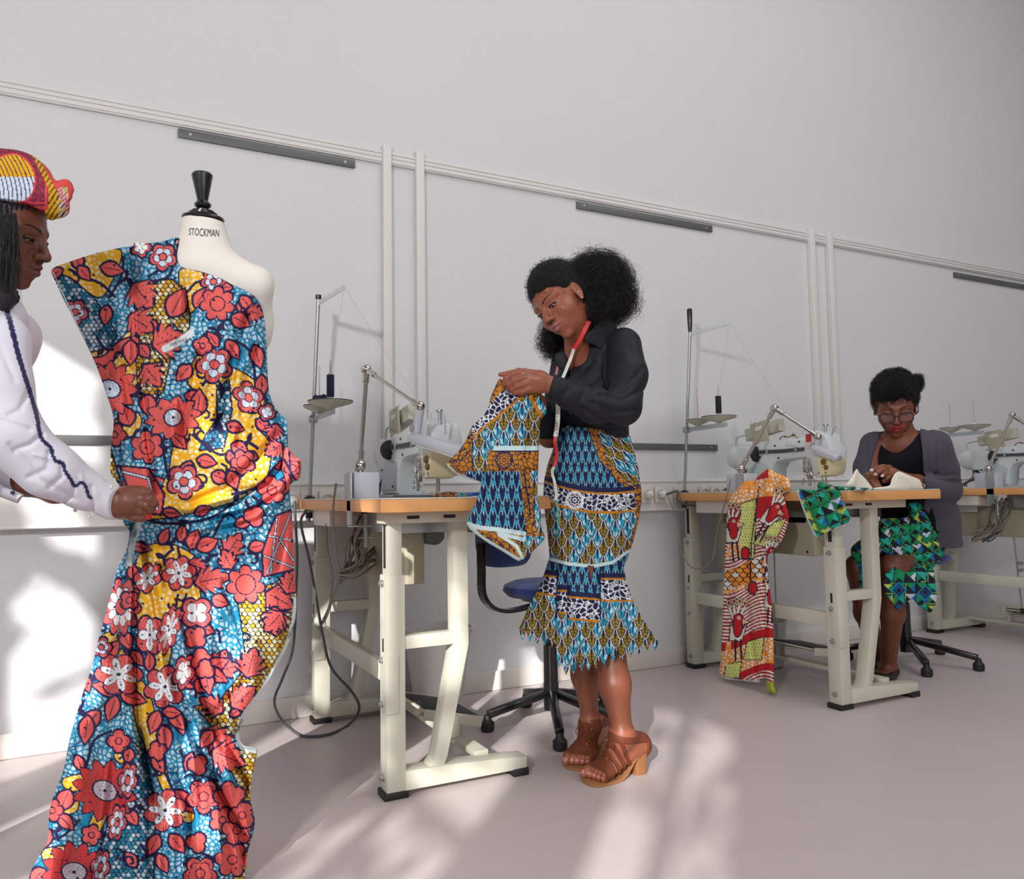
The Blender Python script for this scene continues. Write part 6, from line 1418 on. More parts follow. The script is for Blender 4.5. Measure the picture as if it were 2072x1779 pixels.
# glasses
gl = thing('glasses', None, None, hC.p(0, .1, 0)); gl.parent = pC; gl.location = tuple(hC.p(0, .1, 0)-wloc(pC))
M_frame = mat('black_acetate', (18, 16, 18), .25, nscale=40, namt=.1, coat=.3)
M_lens = mat('lens_glass', (240, 244, 246), .03, nscale=20, namt=.01); M_lens.node_tree.nodes['Principled BSDF'].inputs['Alpha'].default_value = .03
for q in (-1, 1):
    ring = [hC.p(q*.034+.0265*math.cos(t)*(1-.1*math.sin(t)*0), .113-.012*abs(q*.034+.0265*math.cos(t))/.06, -.005+.0205*np.sign(math.sin(t))*abs(math.sin(t))**.85) for t in np.linspace(0, 2*math.pi, 40)]
    MB().tube(ring, .0021, 8, False).build('lens_rim', M_frame, gl)
    MB().tube(crom([hC.p(q*.060, .104, .003), hC.p(q*.077, .085, .006), hC.p(q*.081, .03, .010), hC.p(q*.080, -.010, .012)], 6), .0020, 8).build('temple', M_frame, gl)
    n = len(ring)-1; cc = np.mean(ring[:-1], 0)
    mk('lens', [cc-hC.f*.0006*k]+[r*.98+cc*.02 for r in ring[:-1]]+[cc-hC.f*.0012]+[r*.98+cc*.02-hC.f*.0012 for r in ring[:-1]], [(0, i+1, (i+1) % n+1) for i in range(n)]+[(n+1, n+2+(i+1) % n, n+2+i) for i in range(n)]+[(i+1, n+2+i, n+2+(i+1) % n, (i+1) % n+1) for i in range(n)], M_lens, gl)
MB().tube(crom([hC.p(-.010, .113, .001), hC.p(0, .115, .006), hC.p(.010, .113, .001)], 5), .002, 8).build('bridge', M_frame, gl)
MB().sph(hC.p(.079, .0, -.036), .003, 10).build('earring', M_gold, pC)
MB().tube([P(1799.5, 947+7*math.sin(t), 3.345-.011*math.cos(t)) for t in np.linspace(0, 2*math.pi, 20)], .0011, 6, False).build('finger_ring', M_gold, pC)
for k in range(2): MB().tube([P(1866+2*k+4*math.cos(a), 984+4.5*math.sin(a), 3.40-.008*math.cos(a)) for a in np.linspace(0, 2*math.pi, 18)], .0012, 6, False).build('bangle', M_steel, pC)
# tank top and cardigan
S = Sdf(); S.ell(P(1826, 908, 3.69), (.158, .094, .062), [tlC, tfC, CU], .04); S.ec(P(1824, 922, 3.68), P(1856, 1085, 3.86), .160, .104, .140, .112, tlC, .04)
S.ell(P(1798, 945, 3.64), (.06, .045, .055), [tlC, tfC, CU], .06); S.ell(P(1845, 945, 3.65), (.06, .045, .055), [tlC, tfC, CU], .04)
S.ppx(crom([(1776, 850), (1779, 885), (1788, 905), (1805, 916), (1822, 915), (1838, 902), (1850, 885), (1860, 852), (1820, 820)], 3, True), 3.2, 3.72, .004)
S.post.append(lambda X, Y, Z: .001*vnoise(X, Y, Z, 40, 2)); V, F = S.mesh(.0055); mk('tank_top', V, F, M_tank, pC)
S = Sdf(); S.ell(P(1827, 902, 3.695), (.178, .114, .070), [tlC, tfC, CU], .04); S.ec(P(1826, 925, 3.69), P(1862, 1050, 3.86), .176, .130, .165, .136, tlC, .04); S.ec(P(1862, 1050, 3.86), P(1872, 1105, 3.88), .160, .128, .165, .128, tlC, .04)
S.chain([P(1768, 900, 3.70), P(1755, 945, 3.67), P(1750, 990, 3.62), P(1764, 980, 3.44)], [.062, .058, .054, .036], .02)
S.chain([P(1893, 900, 3.64), P(1908, 950, 3.68), P(1916, 990, 3.73), P(1880, 985, 3.58), P(1846, 972, 3.44)], [.068, .068, .064, .055, .038], .02)
S.ppx(crom([(1786, 852), (1781, 880), (1770, 910), (1762, 940), (1756, 965), (1754, 1010), (1780, 1060), (1840, 1075), (1872, 1010), (1868, 960), (1866, 920), (1862, 880), (1858, 845), (1820, 800)], 3, True), 3.1, 3.70, .004)
S.rc(hC.p(0, -.035, -.035), P(1826, 888, 3.68), .060, .066, .01, 's')
def foldsC(X, Y, Z):
    X, Y, Z = np.broadcast_arrays(X, Y, Z); x, y, z = X-CO[0], Y-CO[1], Z-CO[2]; d = x*CF[0]+y*CF[1]+z*CF[2]
    px = CX+f_*(x*CR[0]+y*CR[1]+z*CR[2])/d; py = CY-f_*(x*CU[0]+y*CU[1]+z*CU[2])/d; o = np.zeros(px.shape)
    for pl, w_, a in (([(1898, 895), (1893, 930), (1892, 960)], 3.5, .008), ([(1935, 960), (1905, 962), (1885, 955)], 3, .008), ([(1940, 975), (1900, 972), (1870, 962)], 3, .008), ([(1755, 890), (1752, 920), (1756, 950)], 3, .006), ([(1878, 870), (1876, 920), (1880, 960)], 3, .004), ([(1912, 900), (1925, 940)], 3, .005), ([(1885, 1030), (1892, 1090)], 3, .006), ([(1870, 1075), (1905, 1078)], 2.5, .006)):
        o += a*np.exp(-(line_d(px, py, pl)/w_)**2)
    return o+.002*vnoise(X, Y, Z, 34, 14)
S.post.append(foldsC); S.slab(P(1870, 1098, 3.88), -CU, .01); V, F = S.mesh(.0055); mk('cardigan', V, F, M_card, pC)
tri = lambda x, y: triangles(x*.8+y*.62, y*.8-x*.6, 15, 3)
SC = [(1835, 1018), (1872, 1005), (1902, 1050), (1914, 1088), (1914, 1104), (1909, 1124), (1890, 1148), (1862, 1165), (1822, 1160), (1808, 1150), (1796, 1126), (1786, 1122), (1770, 1128), (1758, 1150), (1752, 1188), (1739, 1190), (1736, 1150), (1724, 1130), (1722, 1110), (1735, 1096), (1752, 1086), (1776, 1068), (1783, 1050), (1836, 1046)]
puff('skirt', crom(SC, 3, True), 1.5, lambda x, y: np.interp(x, [1720, 1800, 1870, 1915], [3.56, 3.62, 3.80, 3.88]), tri, M_print, pC, thin=(26, .13), creases=[([(1790, 1075), (1840, 1090), (1900, 1095)], 5, .012), ([(1800, 1115), (1850, 1125), (1900, 1120)], 5, .012), ([(1780, 1090), (1760, 1120)], 4, .01)])
FL = [(1790, 1165), (1800, 1155), (1812, 1148), (1835, 1158), (1860, 1150), (1880, 1148), (1889, 1152), (1893, 1180), (1896, 1205), (1892, 1226), (1882, 1240), (1868, 1232), (1855, 1222), (1846, 1212), (1830, 1222), (1815, 1234), (1806, 1220), (1796, 1208), (1787, 1190)]
def tri2(x, y):
    c = Cloth(x, y, 0); c.c = triangles(x*.72+y*.70, y*.72-x*.70, 16, 9)
    for (a, b) in ((1819, 1194), (1872, 1200)):
        for r, col in ((17, lin((10, 120, 170))), (12, lin((16, 20, 40))), (8, lin((20, 110, 190)))):
            m = (np.abs(x-a)+np.abs(y-b)) < r; c.put(m, col)
        c.put((np.abs(x-a)+np.abs(y-b)) < 6, lin((14, 16, 36)))
    return c.c
puff('skirt_flounce', crom(FL, 3, True), 1.5, lambda x, y: 3.43+(x-1790)*.0020, tri2, M_print, pC, thin=(14, .03), creases=[([(1845, 1160), (1850, 1215)], 5, .012), ([(1880, 1150), (1884, 1235)], 4, .012)])
for ft in (fc1, fc2):
    S = ft[0](Sdf()); S.pr = [((lambda X, Y, Z, f=p[0]: f(X, Y, Z)-.004), p[1]-.004, p[2]+.004, p[3]+.01, p[4]) for p in S.pr]
    add, d, lat, hc, ball, L = ft; S.slab((ball+hc)/2+(0, 0, .006), nrm((0, 0, 1)), .012); S.slab((0, 0, .002), (0, 0, -1), 0)
    V, F = S.mesh(.004); mk('flat_shoe', V, F, M_dark, pC)

# ================= the woman at the left edge
wA = onZ(-60, 1700, 0); wA = np.array((P(-230, 900, 1.82)[0], P(-230, 900, 1.82)[1], 0))
pA = thing('person', 'woman in a white shirt and patterned head wrap, pinning the floral drape', 'person', wA)
hA = Head(P(0, 472, 1.75), (.08, 0, -1), (.96, -.27, -.06), 1.0)
tfA = nrm(cv((.95, 0, -.15))); tlA = nrm(cv((-.1, 0, -1)))
S = Sdf(); hA.add(S, -.3)
S.rc(hA.p(0, -.035, -.035), P(-32, 640, 1.78), .050, .056, .02); S.rc(hA.p(0, -.005, -.075), P(-25, 640, 1.78), .038, .045, .02)
S.ell(P(-40, 665, 1.80), (.15, .085, .06), [tlA, tfA, CU], .04); S.ec(P(-50, 690, 1.80), P(-165, 960, 1.82), .14, .085, .12, .08, tlA, .04); S.ell(P(-190, 1040, 1.82), (.15, .11, .12), [tlA, tfA, CU], .05)
for s_ in (-1, 1):
    hp = P(-200, 1080, 1.82)+tlA*.08*s_; S.chain([hp, hp*(.5, .5, 0)+np.array((wA[0], wA[1], 0))*(.5, .5, 0)+tlA*.04*s_+(0, 0, .46), (wA+tlA*.08*s_)+(0, 0, .08)], [.08, .055, .035], .03)
    S.rc((wA+tlA*.08*s_)+(0, 0, .05), (wA+tlA*.09*s_)+tfA*.15+(0, 0, .03), .035, .028, .03)
S.chain([P(0, 690, 1.68), P(28, 880, 1.66), P(130, 965, 1.73), P(232, 1018, 1.795)], [.04, .034, .030, .026], .02)
S.chain([P(-80, 690, 1.92), P(-70, 930, 1.98), P(50, 980, 1.97), P(110, 996, 1.96), P(160, 1003, 1.955), P(235, 1025, 1.93)], [.04, .034, .027, .025, .022, .022], .02)
H = lambda x, y, d=0.: P(x, y, 1.80+d)
S.rc(H(232, 1017, -.002), H(262, 1008), .027, .027, .015); S.rc(H(235, 1022), H(262, 1025), .027, .026, .015); S.rc(H(262, 1006), H(286, 998, .005), .023, .016, .012); S.rc(H(262, 1018, -.008), H(284, 1012, -.004), .022, .016, .012)
S.chain([H(284, 995, .006), H(299, 998, .006), H(306, 1006, .012), H(304, 1014, .02)], [.0115, .0105, .0095, .008], .004)
S.chain([H(284, 1008, -.006), H(302, 1010, -.010), H(312, 1018, -.004), H(308, 1028, .01)], [.0115, .0105, .0095, .008], .004)
S.chain([H(278, 1020, -.008), H(296, 1023, -.012), H(304, 1031, -.004), H(300, 1038, .01)], [.011, .0098, .009, .0075], .004)
S.chain([H(268, 1030, -.006), H(284, 1034, -.008), H(294, 1040, 0)], [.0105, .009, .0075], .004)
S.chain([H(255, 1036, .004), H(272, 1046, .002), H(288, 1047, .002), H(300, 1045, .008)], [.015, .012, .0105, .008], .004)
S.chain([P(235, 1030, 1.93), P(262, 1035, 1.92)], [.025, .022], .01)
for k in range(4): S.chain([P(262, 1025+6*k, 1.92), P(285, 1022+7*k, 1.90), P(300, 1028+6*k, 1.885)], [.010, .009, .008], .004)
parts = []; c = hA.c; lo1, hi1 = c-.15, c+.15; parts.append(S.mesh(.002, lo1, hi1)); cp = P(272, 1020, 1.81); b1, b2 = cp-(.075, .09, .06), cp+(.075, .09, .06); parts.append(S.mesh(.002, b1, b2))
parts.append(cut(S.mesh(.008), [(lo1+.008, hi1-.008), (b1+.008, b2-.008)], 0)); V, F = join(parts); skA = lin((108, 64, 48)); C = skin_cols(V, skA, 6); hA.color(V, C, skA, lin((110, 62, 58)), lin((26, 18, 16)))
q = V-P(302, 1045, 1.803); C[(q**2).sum(1) < .009**2] = lin((206, 36, 30)); q = V-P(308, 1028, 1.806); C[(q**2).sum(1) < .007**2] = lin((206, 36, 30))
mk('body', V, F, M_skin, pA, True, C); hA.eyes(pA, (0, 1, -.5))
S = Sdf()   # long straight hair
S.ell(hA.p(0, -.022, .048), (.080, .100, .090), hA.M, .01); S.chain([hA.p(-.060, .010, .03), P(22, 520, 1.685), P(24, 600, 1.69)], [.028, .024, .016], .02)
S.chain([hA.p(-.055, -.035, .02), P(-8, 540, 1.69), P(6, 612, 1.70)], [.035, .032, .020], .02); S.chain([hA.p(0, -.09, .02), P(-70, 540, 1.76), P(-60, 650, 1.76)], [.045, .045, .03], .03)
S.ell(hA.p(0, .155, -.03), (.11, .118, .12), hA.M, .012, 's')
S.post.append(lambda X, Y, Z: .0016*np.sin(((X-CO[0])*CR[0]+(Y-CO[1])*CR[1]+Z*.05)*900)); V, F = S.mesh(.003); mk('hair', V, F, mat('straight_black_hair', (26, 24, 30), .38, nscale=60, namt=.3, bump=.4, bscale=200), pA)
g = np.random.default_rng(5); rt = [P(2+32*g.random(), 430+20*g.random(), 1.655+.01*g.random()) for _ in range(260)]; strands('hair_strands', rt, [-CU+.02*g.normal()*CR for _ in rt], .15, pA, .0006, .10, 10, 9, jit=.03)
# head wrap
S = Sdf(); S.ell(hA.p(0, -.020, .060), (.094, .120, .104), hA.M, .01); S.ell(P(30, 352, 1.74), (.07, .07, .045), None, .04)
S.slab(P(40, 424, 1.75), -nrm(CU+.02*CR), 0)
S.chain([P(70, 360, 1.72), P(100, 398, 1.72), P(116, 420, 1.73)], [.030, .030, .024], .02); S.chain([P(108, 425, 1.73), P(104, 440, 1.735)], [.018, .008], .01)
S.chain([P(110, 395, 1.72), P(132, 378, 1.72), P(143, 385, 1.72)], [.020, .014, .006], .01); S.chain([P(118, 412, 1.72), P(138, 398, 1.72)], [.014, .008], .01)
S.post.append(lambda X, Y, Z: .0016*vnoise(X, Y, Z, 70, 3)); V, F = S.mesh(.0022)
x, y, z = (V-CO)@CR, (V-CO)@CU, (V-CO)@CF; mk('head_wrap', V, F, M_print, pA, True, wrap_pattern(CX+f_*x/z, CY-f_*y/z))
# white shirt
S = Sdf(); S.ell(P(-38, 668, 1.80), (.170, .105, .07), [tlA, tfA, CU], .04); S.ec(P(-50, 700, 1.80), P(-170, 960, 1.82), .165, .105, .15, .105, tlA, .04); S.ec(P(-170, 960, 1.82), P(-195, 1060, 1.82), .15, .105, .165, .12, tlA, .04)
S.rc(P(0, 640, 1.74), P(-40, 640, 1.82), .05, .06, .03)
S.chain([P(2, 692, 1.69), P(2, 780, 1.67), P(20, 872, 1.66)], [.060, .056, .060], .02); S.chain([P(24, 885, 1.66), P(100, 950, 1.70), P(170, 992, 1.755)], [.066, .056, .046], .02); S.rc(P(170, 992, 1.755), P(228, 1019, 1.793), .041, .037, .006)
S.chain([P(-80, 690, 1.92), P(-60, 940, 1.98), P(40, 980, 1.975)], [.07, .06, .034], .02)
def foldsA(X, Y, Z):
    X, Y, Z = np.broadcast_arrays(X, Y, Z); x, y, z = X-CO[0], Y-CO[1], Z-CO[2]; d = x*CF[0]+y*CF[1]+z*CF[2]
    px = CX+f_*(x*CR[0]+y*CR[1]+z*CR[2])/d; py = CY-f_*(x*CU[0]+y*CU[1]+z*CU[2])/d; o = np.zeros(px.shape)
    for pl, w_, a in (([(84, 880), (60, 900), (30, 910)], 5, .008), ([(100, 915), (95, 950), (60, 965)], 6, .008), ([(125, 940), (125, 965), (100, 985)], 5, .007), ([(150, 985), (145, 1005), (130, 1015)], 4, .006), ([(184, 985), (190, 1020), (185, 1045)], 4, .006), ([(60, 790), (40, 830), (20, 840)], 6, .006), ([(0, 850), (60, 870)], 6, .006), ([(20, 900), (80, 970), (150, 1010)], 6, .006), ([(0, 700), (30, 770)], 6, .004), ([(70, 920), (110, 930)], 4, -.006), ([(165, 965), (172, 985)], 4, -.004)):
        o += a*np.exp(-(line_d(px, py, pl)/w_)**2)
    return o+.0022*vnoise(X, Y, Z, 32, 21)
S.post.append(foldsA); S.slab(P(241, 1025, 1.80), cv((1, -.15, .05)), 0); S.slab(P(-60, 1075, 1.8), -CU, 0); S.rc(hA.p(0, -.03, -.03), P(-30, 645, 1.78), .056, .06, .01, 's')
V, F = S.mesh(.0032); x, y, z = (V-CO)@CR, (V-CO)@CU, (V-CO)@CF; px, py = CX+f_*x/z, CY-f_*y/z
C = np.tile(lin((218, 218, 230)), (len(V), 1)); st = crom([(-10, 560), (5, 600), (20, 650), (38, 720), (58, 785), (74, 840), (83, 885), (102, 905), (106, 918), (112, 932), (127, 938), (131, 952), (142, 968), (152, 984), (164, 977), (173, 984), (178, 1000), (184, 1008)], 5)
C[(line_d(px, py, st) < np.interp(py, [560, 1000], [6, 3.6])) & (z < 1.80)] = lin((30, 32, 84)); mk('shirt', V, F, M_wshirt, pA, True, C)
wh = lambda x, y: np.broadcast_to(lin((214, 214, 224)), x.shape+(3,)).copy()
puff('cuff', [(-30, 960), (10, 985), (49, 1001), (36, 1019), (0, 1006), (-30, 990)], 2, 1.93, wh, M_wshirt, pA, thin=(10, .02))
MB().sph(P(25.5, 997, 1.905), .005, 12).build('cuff_button', M_bead, pA)
for x, y, m in ((195, 971, M_pearl), (201, 974, M_bead), (205, 987, M_bead), (225, 986, M_pearl), (152, 1033, M_pearl), (180, 1046, M_pearl)):
    MB().sph(P(x, y, 1.75 if y < 1000 else 1.765), .0042, 12).build('cuff_bead', m, pA)
M_trous = mat('dark_trousers', (40, 42, 60), .8, nscale=20, namt=.1)
S = Sdf(); S.ell(P(-190, 1060, 1.82), (.165, .125, .12), [tlA, tfA, CU], .05)
for s_ in (-1, 1):
    hp = P(-200, 1080, 1.82)+tlA*.08*s_; S.chain([hp, hp*(.5, .5, 0)+np.array((wA[0], wA[1], 0))*(.5, .5, 0)+tlA*.04*s_+(0, 0, .46), (wA+tlA*.08*s_)+(0, 0, .12)], [.09, .068, .055], .03)
S.slab(P(-60, 1040, 1.8), CU, 0); V, F = S.mesh(.008); mk('trousers', V, F, M_trous, pA)
# ---------------------------------------------------------------- loose cloth, tools and paper
GA = [(1012, 766), (1002, 782), (992, 806), (984, 832), (968, 850), (954, 864), (944, 888), (926, 915), (904, 939), (922, 958), (948, 969), (972, 977), (971, 990), (962, 1020), (944, 1060), (976, 1091), (1017, 1116), (1048, 1135), (1060, 1131), (1098, 1096), (1101, 1080), (1094, 1062), (1094, 1037), (1088, 1010), (1088, 983), (1090, 921), (1092, 885), (1093, 852), (1108, 831), (1097, 812), (1084, 790), (1070, 792), (1053, 800), (1040, 795), (1028, 786), (1020, 776)]
def ga_cols(x, y):
    c = Cloth(x, y, 0); c.c = feathers(x+6, y-4, 25, 24, 2); op = pebbles(x, y, OCH, NB, 10, 5, 1.5); nw = pebbles(x, y, NB, WHITE, 10, 3, 1.5)
    # diagonal yoke
    e = -(x-1030)*.643-(y-822)*.766+.0012*((x-1000)*-.766+(y-850)*.643)**2*0; t = (x-1030)*-.766+(y-822)*.643
    reg = (y < 905) & (t > -45)
    m = reg & (e > 0); c.c = np.where(m[:, None], nw, c.c); c.put(reg & (e > -4) & (e < 1), OCH)
    m = reg & (e > 31+.06*(40-t)); c.c = np.where(m[:, None], op, c.c); c.put(reg & (np.abs(e-(31+.06*(40-t))) < 1.5), OCH)
    lf = (x < 955+(y-900)*.0) & (y > 868) & (y < 980); c.c = np.where(lf[:, None], op, c.c); c.put((np.abs(x-956) < 1.2) & (y > 880) & (y < 976), NB)
    r = (x > 1070) & (y < 880) & (x-1070 > (y-790)*.6-10) & (x-1070 < (y-790)*.6-2); c.put(r, OCH)
    b = (y > 903) & (y < 912) & (x > 998); c.put(b, lin((196, 226, 230))); b = (y >= 912) & (y < 953) & (x > 986); c.c = np.where(b[:, None], op, c.c); c.put((np.abs(y-913) < 1.2) & (x > 992), NB)
    medallion(c, 1020, 931, 17, OCH, NB)
    lo = (y >= 953) & (x > 940); lw = lo & (x < 1052+(y-953)*.10); pt = petals(x, y, 19, 27); c.c = np.where(lw[:, None], pt, c.c)
    c.c = np.where((lo & ~lw & (x < 1072+(y-953)*.12))[:, None], op, c.c)
    c.c = np.where((y > 1064+(x-944)*.12)[:, None], op, c.c); fe = (x > 1052) & (y > 1085); c.c = np.where(fe[:, None], feathers(x, y, 24, 23, 2), c.c)
    sel = lin((200, 226, 226)); c.line([(944, 1060), (970, 1068), (1010, 1072), (1060, 1080)], 4.5, sel); c.line([(944, 1060), (976, 1089), (1017, 1114), (1048, 1132)], 4, sel); c.line([(1010, 1082), (1045, 1105), (1058, 1130)], 3.5, sel); c.line([(1010, 1080), (1060, 1092)], 4, sel)
    c.line([(904, 939), (922, 958), (972, 977)], 2.2, sel); c.line([(1060, 953), (1074, 1040)], 1.4, NB)
    return c.c
def ga_d(x, y): return 2.300+np.interp(y, [760, 800, 900, 1140], [.0, .02, .03, .02])-np.clip((x-1060)/50, 0, 1)*.0
g = puff('half_sewn_garment', crom(GA, 3, True), 1.35, ga_d, ga_cols, M_print, None, thin=(22, .026), creases=[([(1030, 790), (1060, 850), (1072, 900)], 6, .012), ([(1085, 800), (1070, 860), (1066, 930)], 6, .012), ([(1060, 800), (1080, 850)], 5, -.008), ([(1066, 950), (1064, 1050), (1058, 1110)], 6, .014), ([(985, 960), (975, 1020)], 5, .008), ([(1010, 960), (1005, 1060)], 7, .008), ([(1035, 955), (1040, 1070)], 6, -.008), ([(1000, 800), (975, 880), (940, 940)], 9, -.006), ([(1082, 960), (1084, 1060)], 4, .01), ([(985, 955), (1040, 952), (1088, 952)], 3, .006)])
tag(g, 'small half-sewn feather-print garment held up in the standing woman\'s hands', 'garment')
# measuring tape
tape = thing('measuring_tape', 'red, white and green measuring tape hanging around the standing woman\'s neck', 'measuring tape', P(1185, 655, 2.50))
def seg(pts, rgb, w=.013, name='tape_band', d=None):
    q = crom([P(*p) for p in pts], 5); return MB().ribbon(q, w, nrm(CR*.9+CF*-.1-CU*.2)).build(name, mat('tape_%d_%d_%d' % rgb, rgb, .45, nscale=60, namt=.04), tape)
seg([(1192, 650, 2.430), (1182, 670, 2.428), (1172, 690, 2.432), (1161, 706, 2.440)], (206, 26, 32)); seg([(1161, 706, 2.440), (1156, 722, 2.452), (1148, 742, 2.446)], (226, 222, 214), .010); seg([(1148, 742, 2.446), (1143, 755, 2.442), (1139, 764, 2.440)], (206, 222, 214), .010)
seg([(1139, 764, 2.440), (1134, 775, 2.430)], (60, 150, 120), .010); seg([(1132, 730, 2.485), (1128, 745, 2.470), (1125, 758, 2.462)], (216, 120, 140), .006)
seg([(1129, 818, 2.44), (1129, 835, 2.43), (1128, 855, 2.425), (1126, 872, 2.425), (1124, 884, 2.425)], (224, 220, 208), .014); seg([(1124, 884, 2.425), (1123, 898, 2.425), (1126, 912, 2.44), (1126, 930, 2.45), (1121, 945, 2.45)], (200, 40, 50), .011)
seg([(1121, 945, 2.45), (1117, 955, 2.45), (1122, 975, 2.44), (1126, 1000, 2.44), (1124, 1012, 2.44)], (206, 214, 206), .009); seg([(1124, 1012, 2.44), (1130, 1040, 2.43), (1131, 1062, 2.43)], (60, 140, 110), .006)
for k in range(9): a = P(1124.5+.5*k*.7, 830+6.6*k, 2.4185+.0006*abs(k-5)); MB().ribbon([a-CR*.004, a+CR*.005], .0012, CU, .0006).build('tape_mark', M_ink, tape)
_xs = np.linspace(1450, 1770, 60); _ds = np.array([(onX(a, 1000, 2.612)-CO)@CF for a in _xs])
_xn = np.linspace(1700, 1900, 40); _dn = np.array([(onY(a, 990, 2.19)-CO)@CF for a in _xn])
# red bird cloth over table 2
RP = [(1492, 988), (1500, 978), (1512, 973), (1526, 974), (1532, 966), (1545, 955), (1556, 949), (1572, 958), (1592, 966), (1600, 980), (1597, 993), (1586, 1000), (1590, 1020), (1597, 1045), (1592, 1068), (1582, 1095), (1562, 1117), (1554, 1124), (1553, 1145), (1556, 1180), (1562, 1230), (1565, 1290), (1566, 1340), (1566, 1385), (1571, 1404), (1558, 1402), (1550, 1398), (1551, 1372), (1540, 1378), (1533, 1381), (1500, 1378), (1458, 1370), (1459, 1330), (1462, 1250), (1466, 1150), (1468, 1090), (1472, 1030), (1480, 1005)]
def rp_cols(x, y):
    c = redprint(x, y); k = Cloth(x, y, 0); k.c = c; k.line([(1458, 1373), (1500, 1380), (1538, 1381)], 4, lin((220, 222, 226))); k.line([(1536, 985), (1520, 1100), (1518, 1180)], 1.2, DKN)
    k.c = np.where(((y < 992-(x-1500)*.15) & (x < 1530))[:, None] | ((x > 1555) & (y < 985))[:, None], crackle(x, y, ORG, OFFW, 7, 1.6, 9), k.c); k.put((y > 1380) & (x > 1545), LIME*.6)
    return k.c
def rp_d(x, y): return np.interp(x, _xs, _ds)+np.where(y < 993, .05, 0)
r_ = puff('bird_print_cloth', crom(RP, 3, True), 1.35, lambda x, y: rp_d(x, y)-.02, rp_cols, M_print, None, thin=(12, .03), creases=[([(1527, 978), (1522, 1060), (1516, 1130), (1512, 1200), (1520, 1290), (1533, 1380)], 4, .022), ([(1500, 980), (1492, 1100), (1490, 1300)], 8, -.012), ([(1550, 960), (1560, 1050), (1545, 1110)], 9, -.014), ([(1542, 1130), (1548, 1250), (1548, 1380)], 4, .016), ([(1584, 1000), (1575, 1060)], 5, .012), ([(1560, 1110), (1530, 1160), (1512, 1190)], 4, .014), ([(1475, 1100), (1472, 1300)], 5, .01)], floor=.01)
tag(r_, 'long red and orange bird-print cloth hanging from the second table almost to the floor', 'cloth')
# green cloth: corner hanging over the near left edge of table 2 and a fold lying on top
GP = [(1612, 991), (1640, 992), (1670, 991), (1699, 993), (1702, 1010), (1712, 1030), (1723, 1052), (1690, 1068), (1665, 1082), (1650, 1087), (1640, 1068), (1628, 1040), (1618, 1012)]
def gp_cols(x, y):
    c = Cloth(x, y, 0); c.c = triangles((x-1650)*.93+(y-1030)*.36+1000, (y-1030)*.93-(x-1650)*.36+1000, 16.5, 5); c.line([(1610, 990), (1618, 1013), (1628, 1041), (1640, 1069), (1651, 1088)], 3.6, lin((196, 216, 224))); return c.c
def edge_d(x): # depth of the table's left side plane under each pixel
    return np.array([(onX(a, 1000, 2.607)-CO)@CF for a in x.ravel()]).reshape(x.shape)
g2 = puff('green_print_cloth', crom(GP, 3, True), 1.35, lambda x, y: np.interp(x, _xs, _ds)-.012, gp_cols, M_print, None, thin=(8, .008), creases=[([(1650, 995), (1660, 1080)], 9, -.008), ([(1680, 995), (1700, 1060)], 8, .008), ([(1630, 995), (1640, 1050)], 7, .006)])
tag(g2, 'green and black triangle-print cloth hanging over the side of the second table', 'cloth')
puff('cloth_fold', crom([(1657, 975), (1668, 978), (1700, 984), (1730, 986), (1764, 988), (1764, 992), (1700, 993), (1656, 993)], 3, True), 1.35, lambda x, y: np.interp(x, _xs, _ds)+.08, lambda x, y: triangles(x*1.1+1000, y*1.6, 15, 11), M_print, g2, thin=(8, .06))
# paper pattern pieces
wc_ = lambda x, y: np.broadcast_to(lin((232, 226, 210)), x.shape+(3,)).copy()*(1+.02*np.sin(x/9.)[..., None])
M_paper = matcol('pattern_paper', .8, .3, .1, 200)
def _pap(poly, d, label, cr_, w=(8, .008)):
    o = puff('paper_pattern', crom(poly, 3, True), 1.5, d, wc_, M_paper, None, thin=w, creases=cr_); tag(o, label, 'paper'); return o
_pap([(1733, 949), (1740, 958), (1752, 970), (1766, 988), (1764, 991), (1714, 986), (1722, 968)], lambda x, y: np.interp(x, _xn, _dn)+.06, 'cream paper pattern piece standing up beside the seated woman\'s left-hand side in the picture', [([(1733, 955), (1725, 985)], 5, -.006)])
_pap([(1766, 988), (1788, 985), (1800, 982), (1804, 970), (1812, 957), (1820, 954), (1835, 960), (1850, 966), (1862, 972), (1866, 984), (1866, 990), (1820, 992), (1766, 991)], lambda x, y: np.interp(x, _xn, _dn)+.06, 'cream paper pattern piece folded over the seated woman\'s wrist on the table', [([(1812, 960), (1806, 985)], 5, .006), ([(1830, 962), (1850, 985)], 6, -.008)], (10, .02))
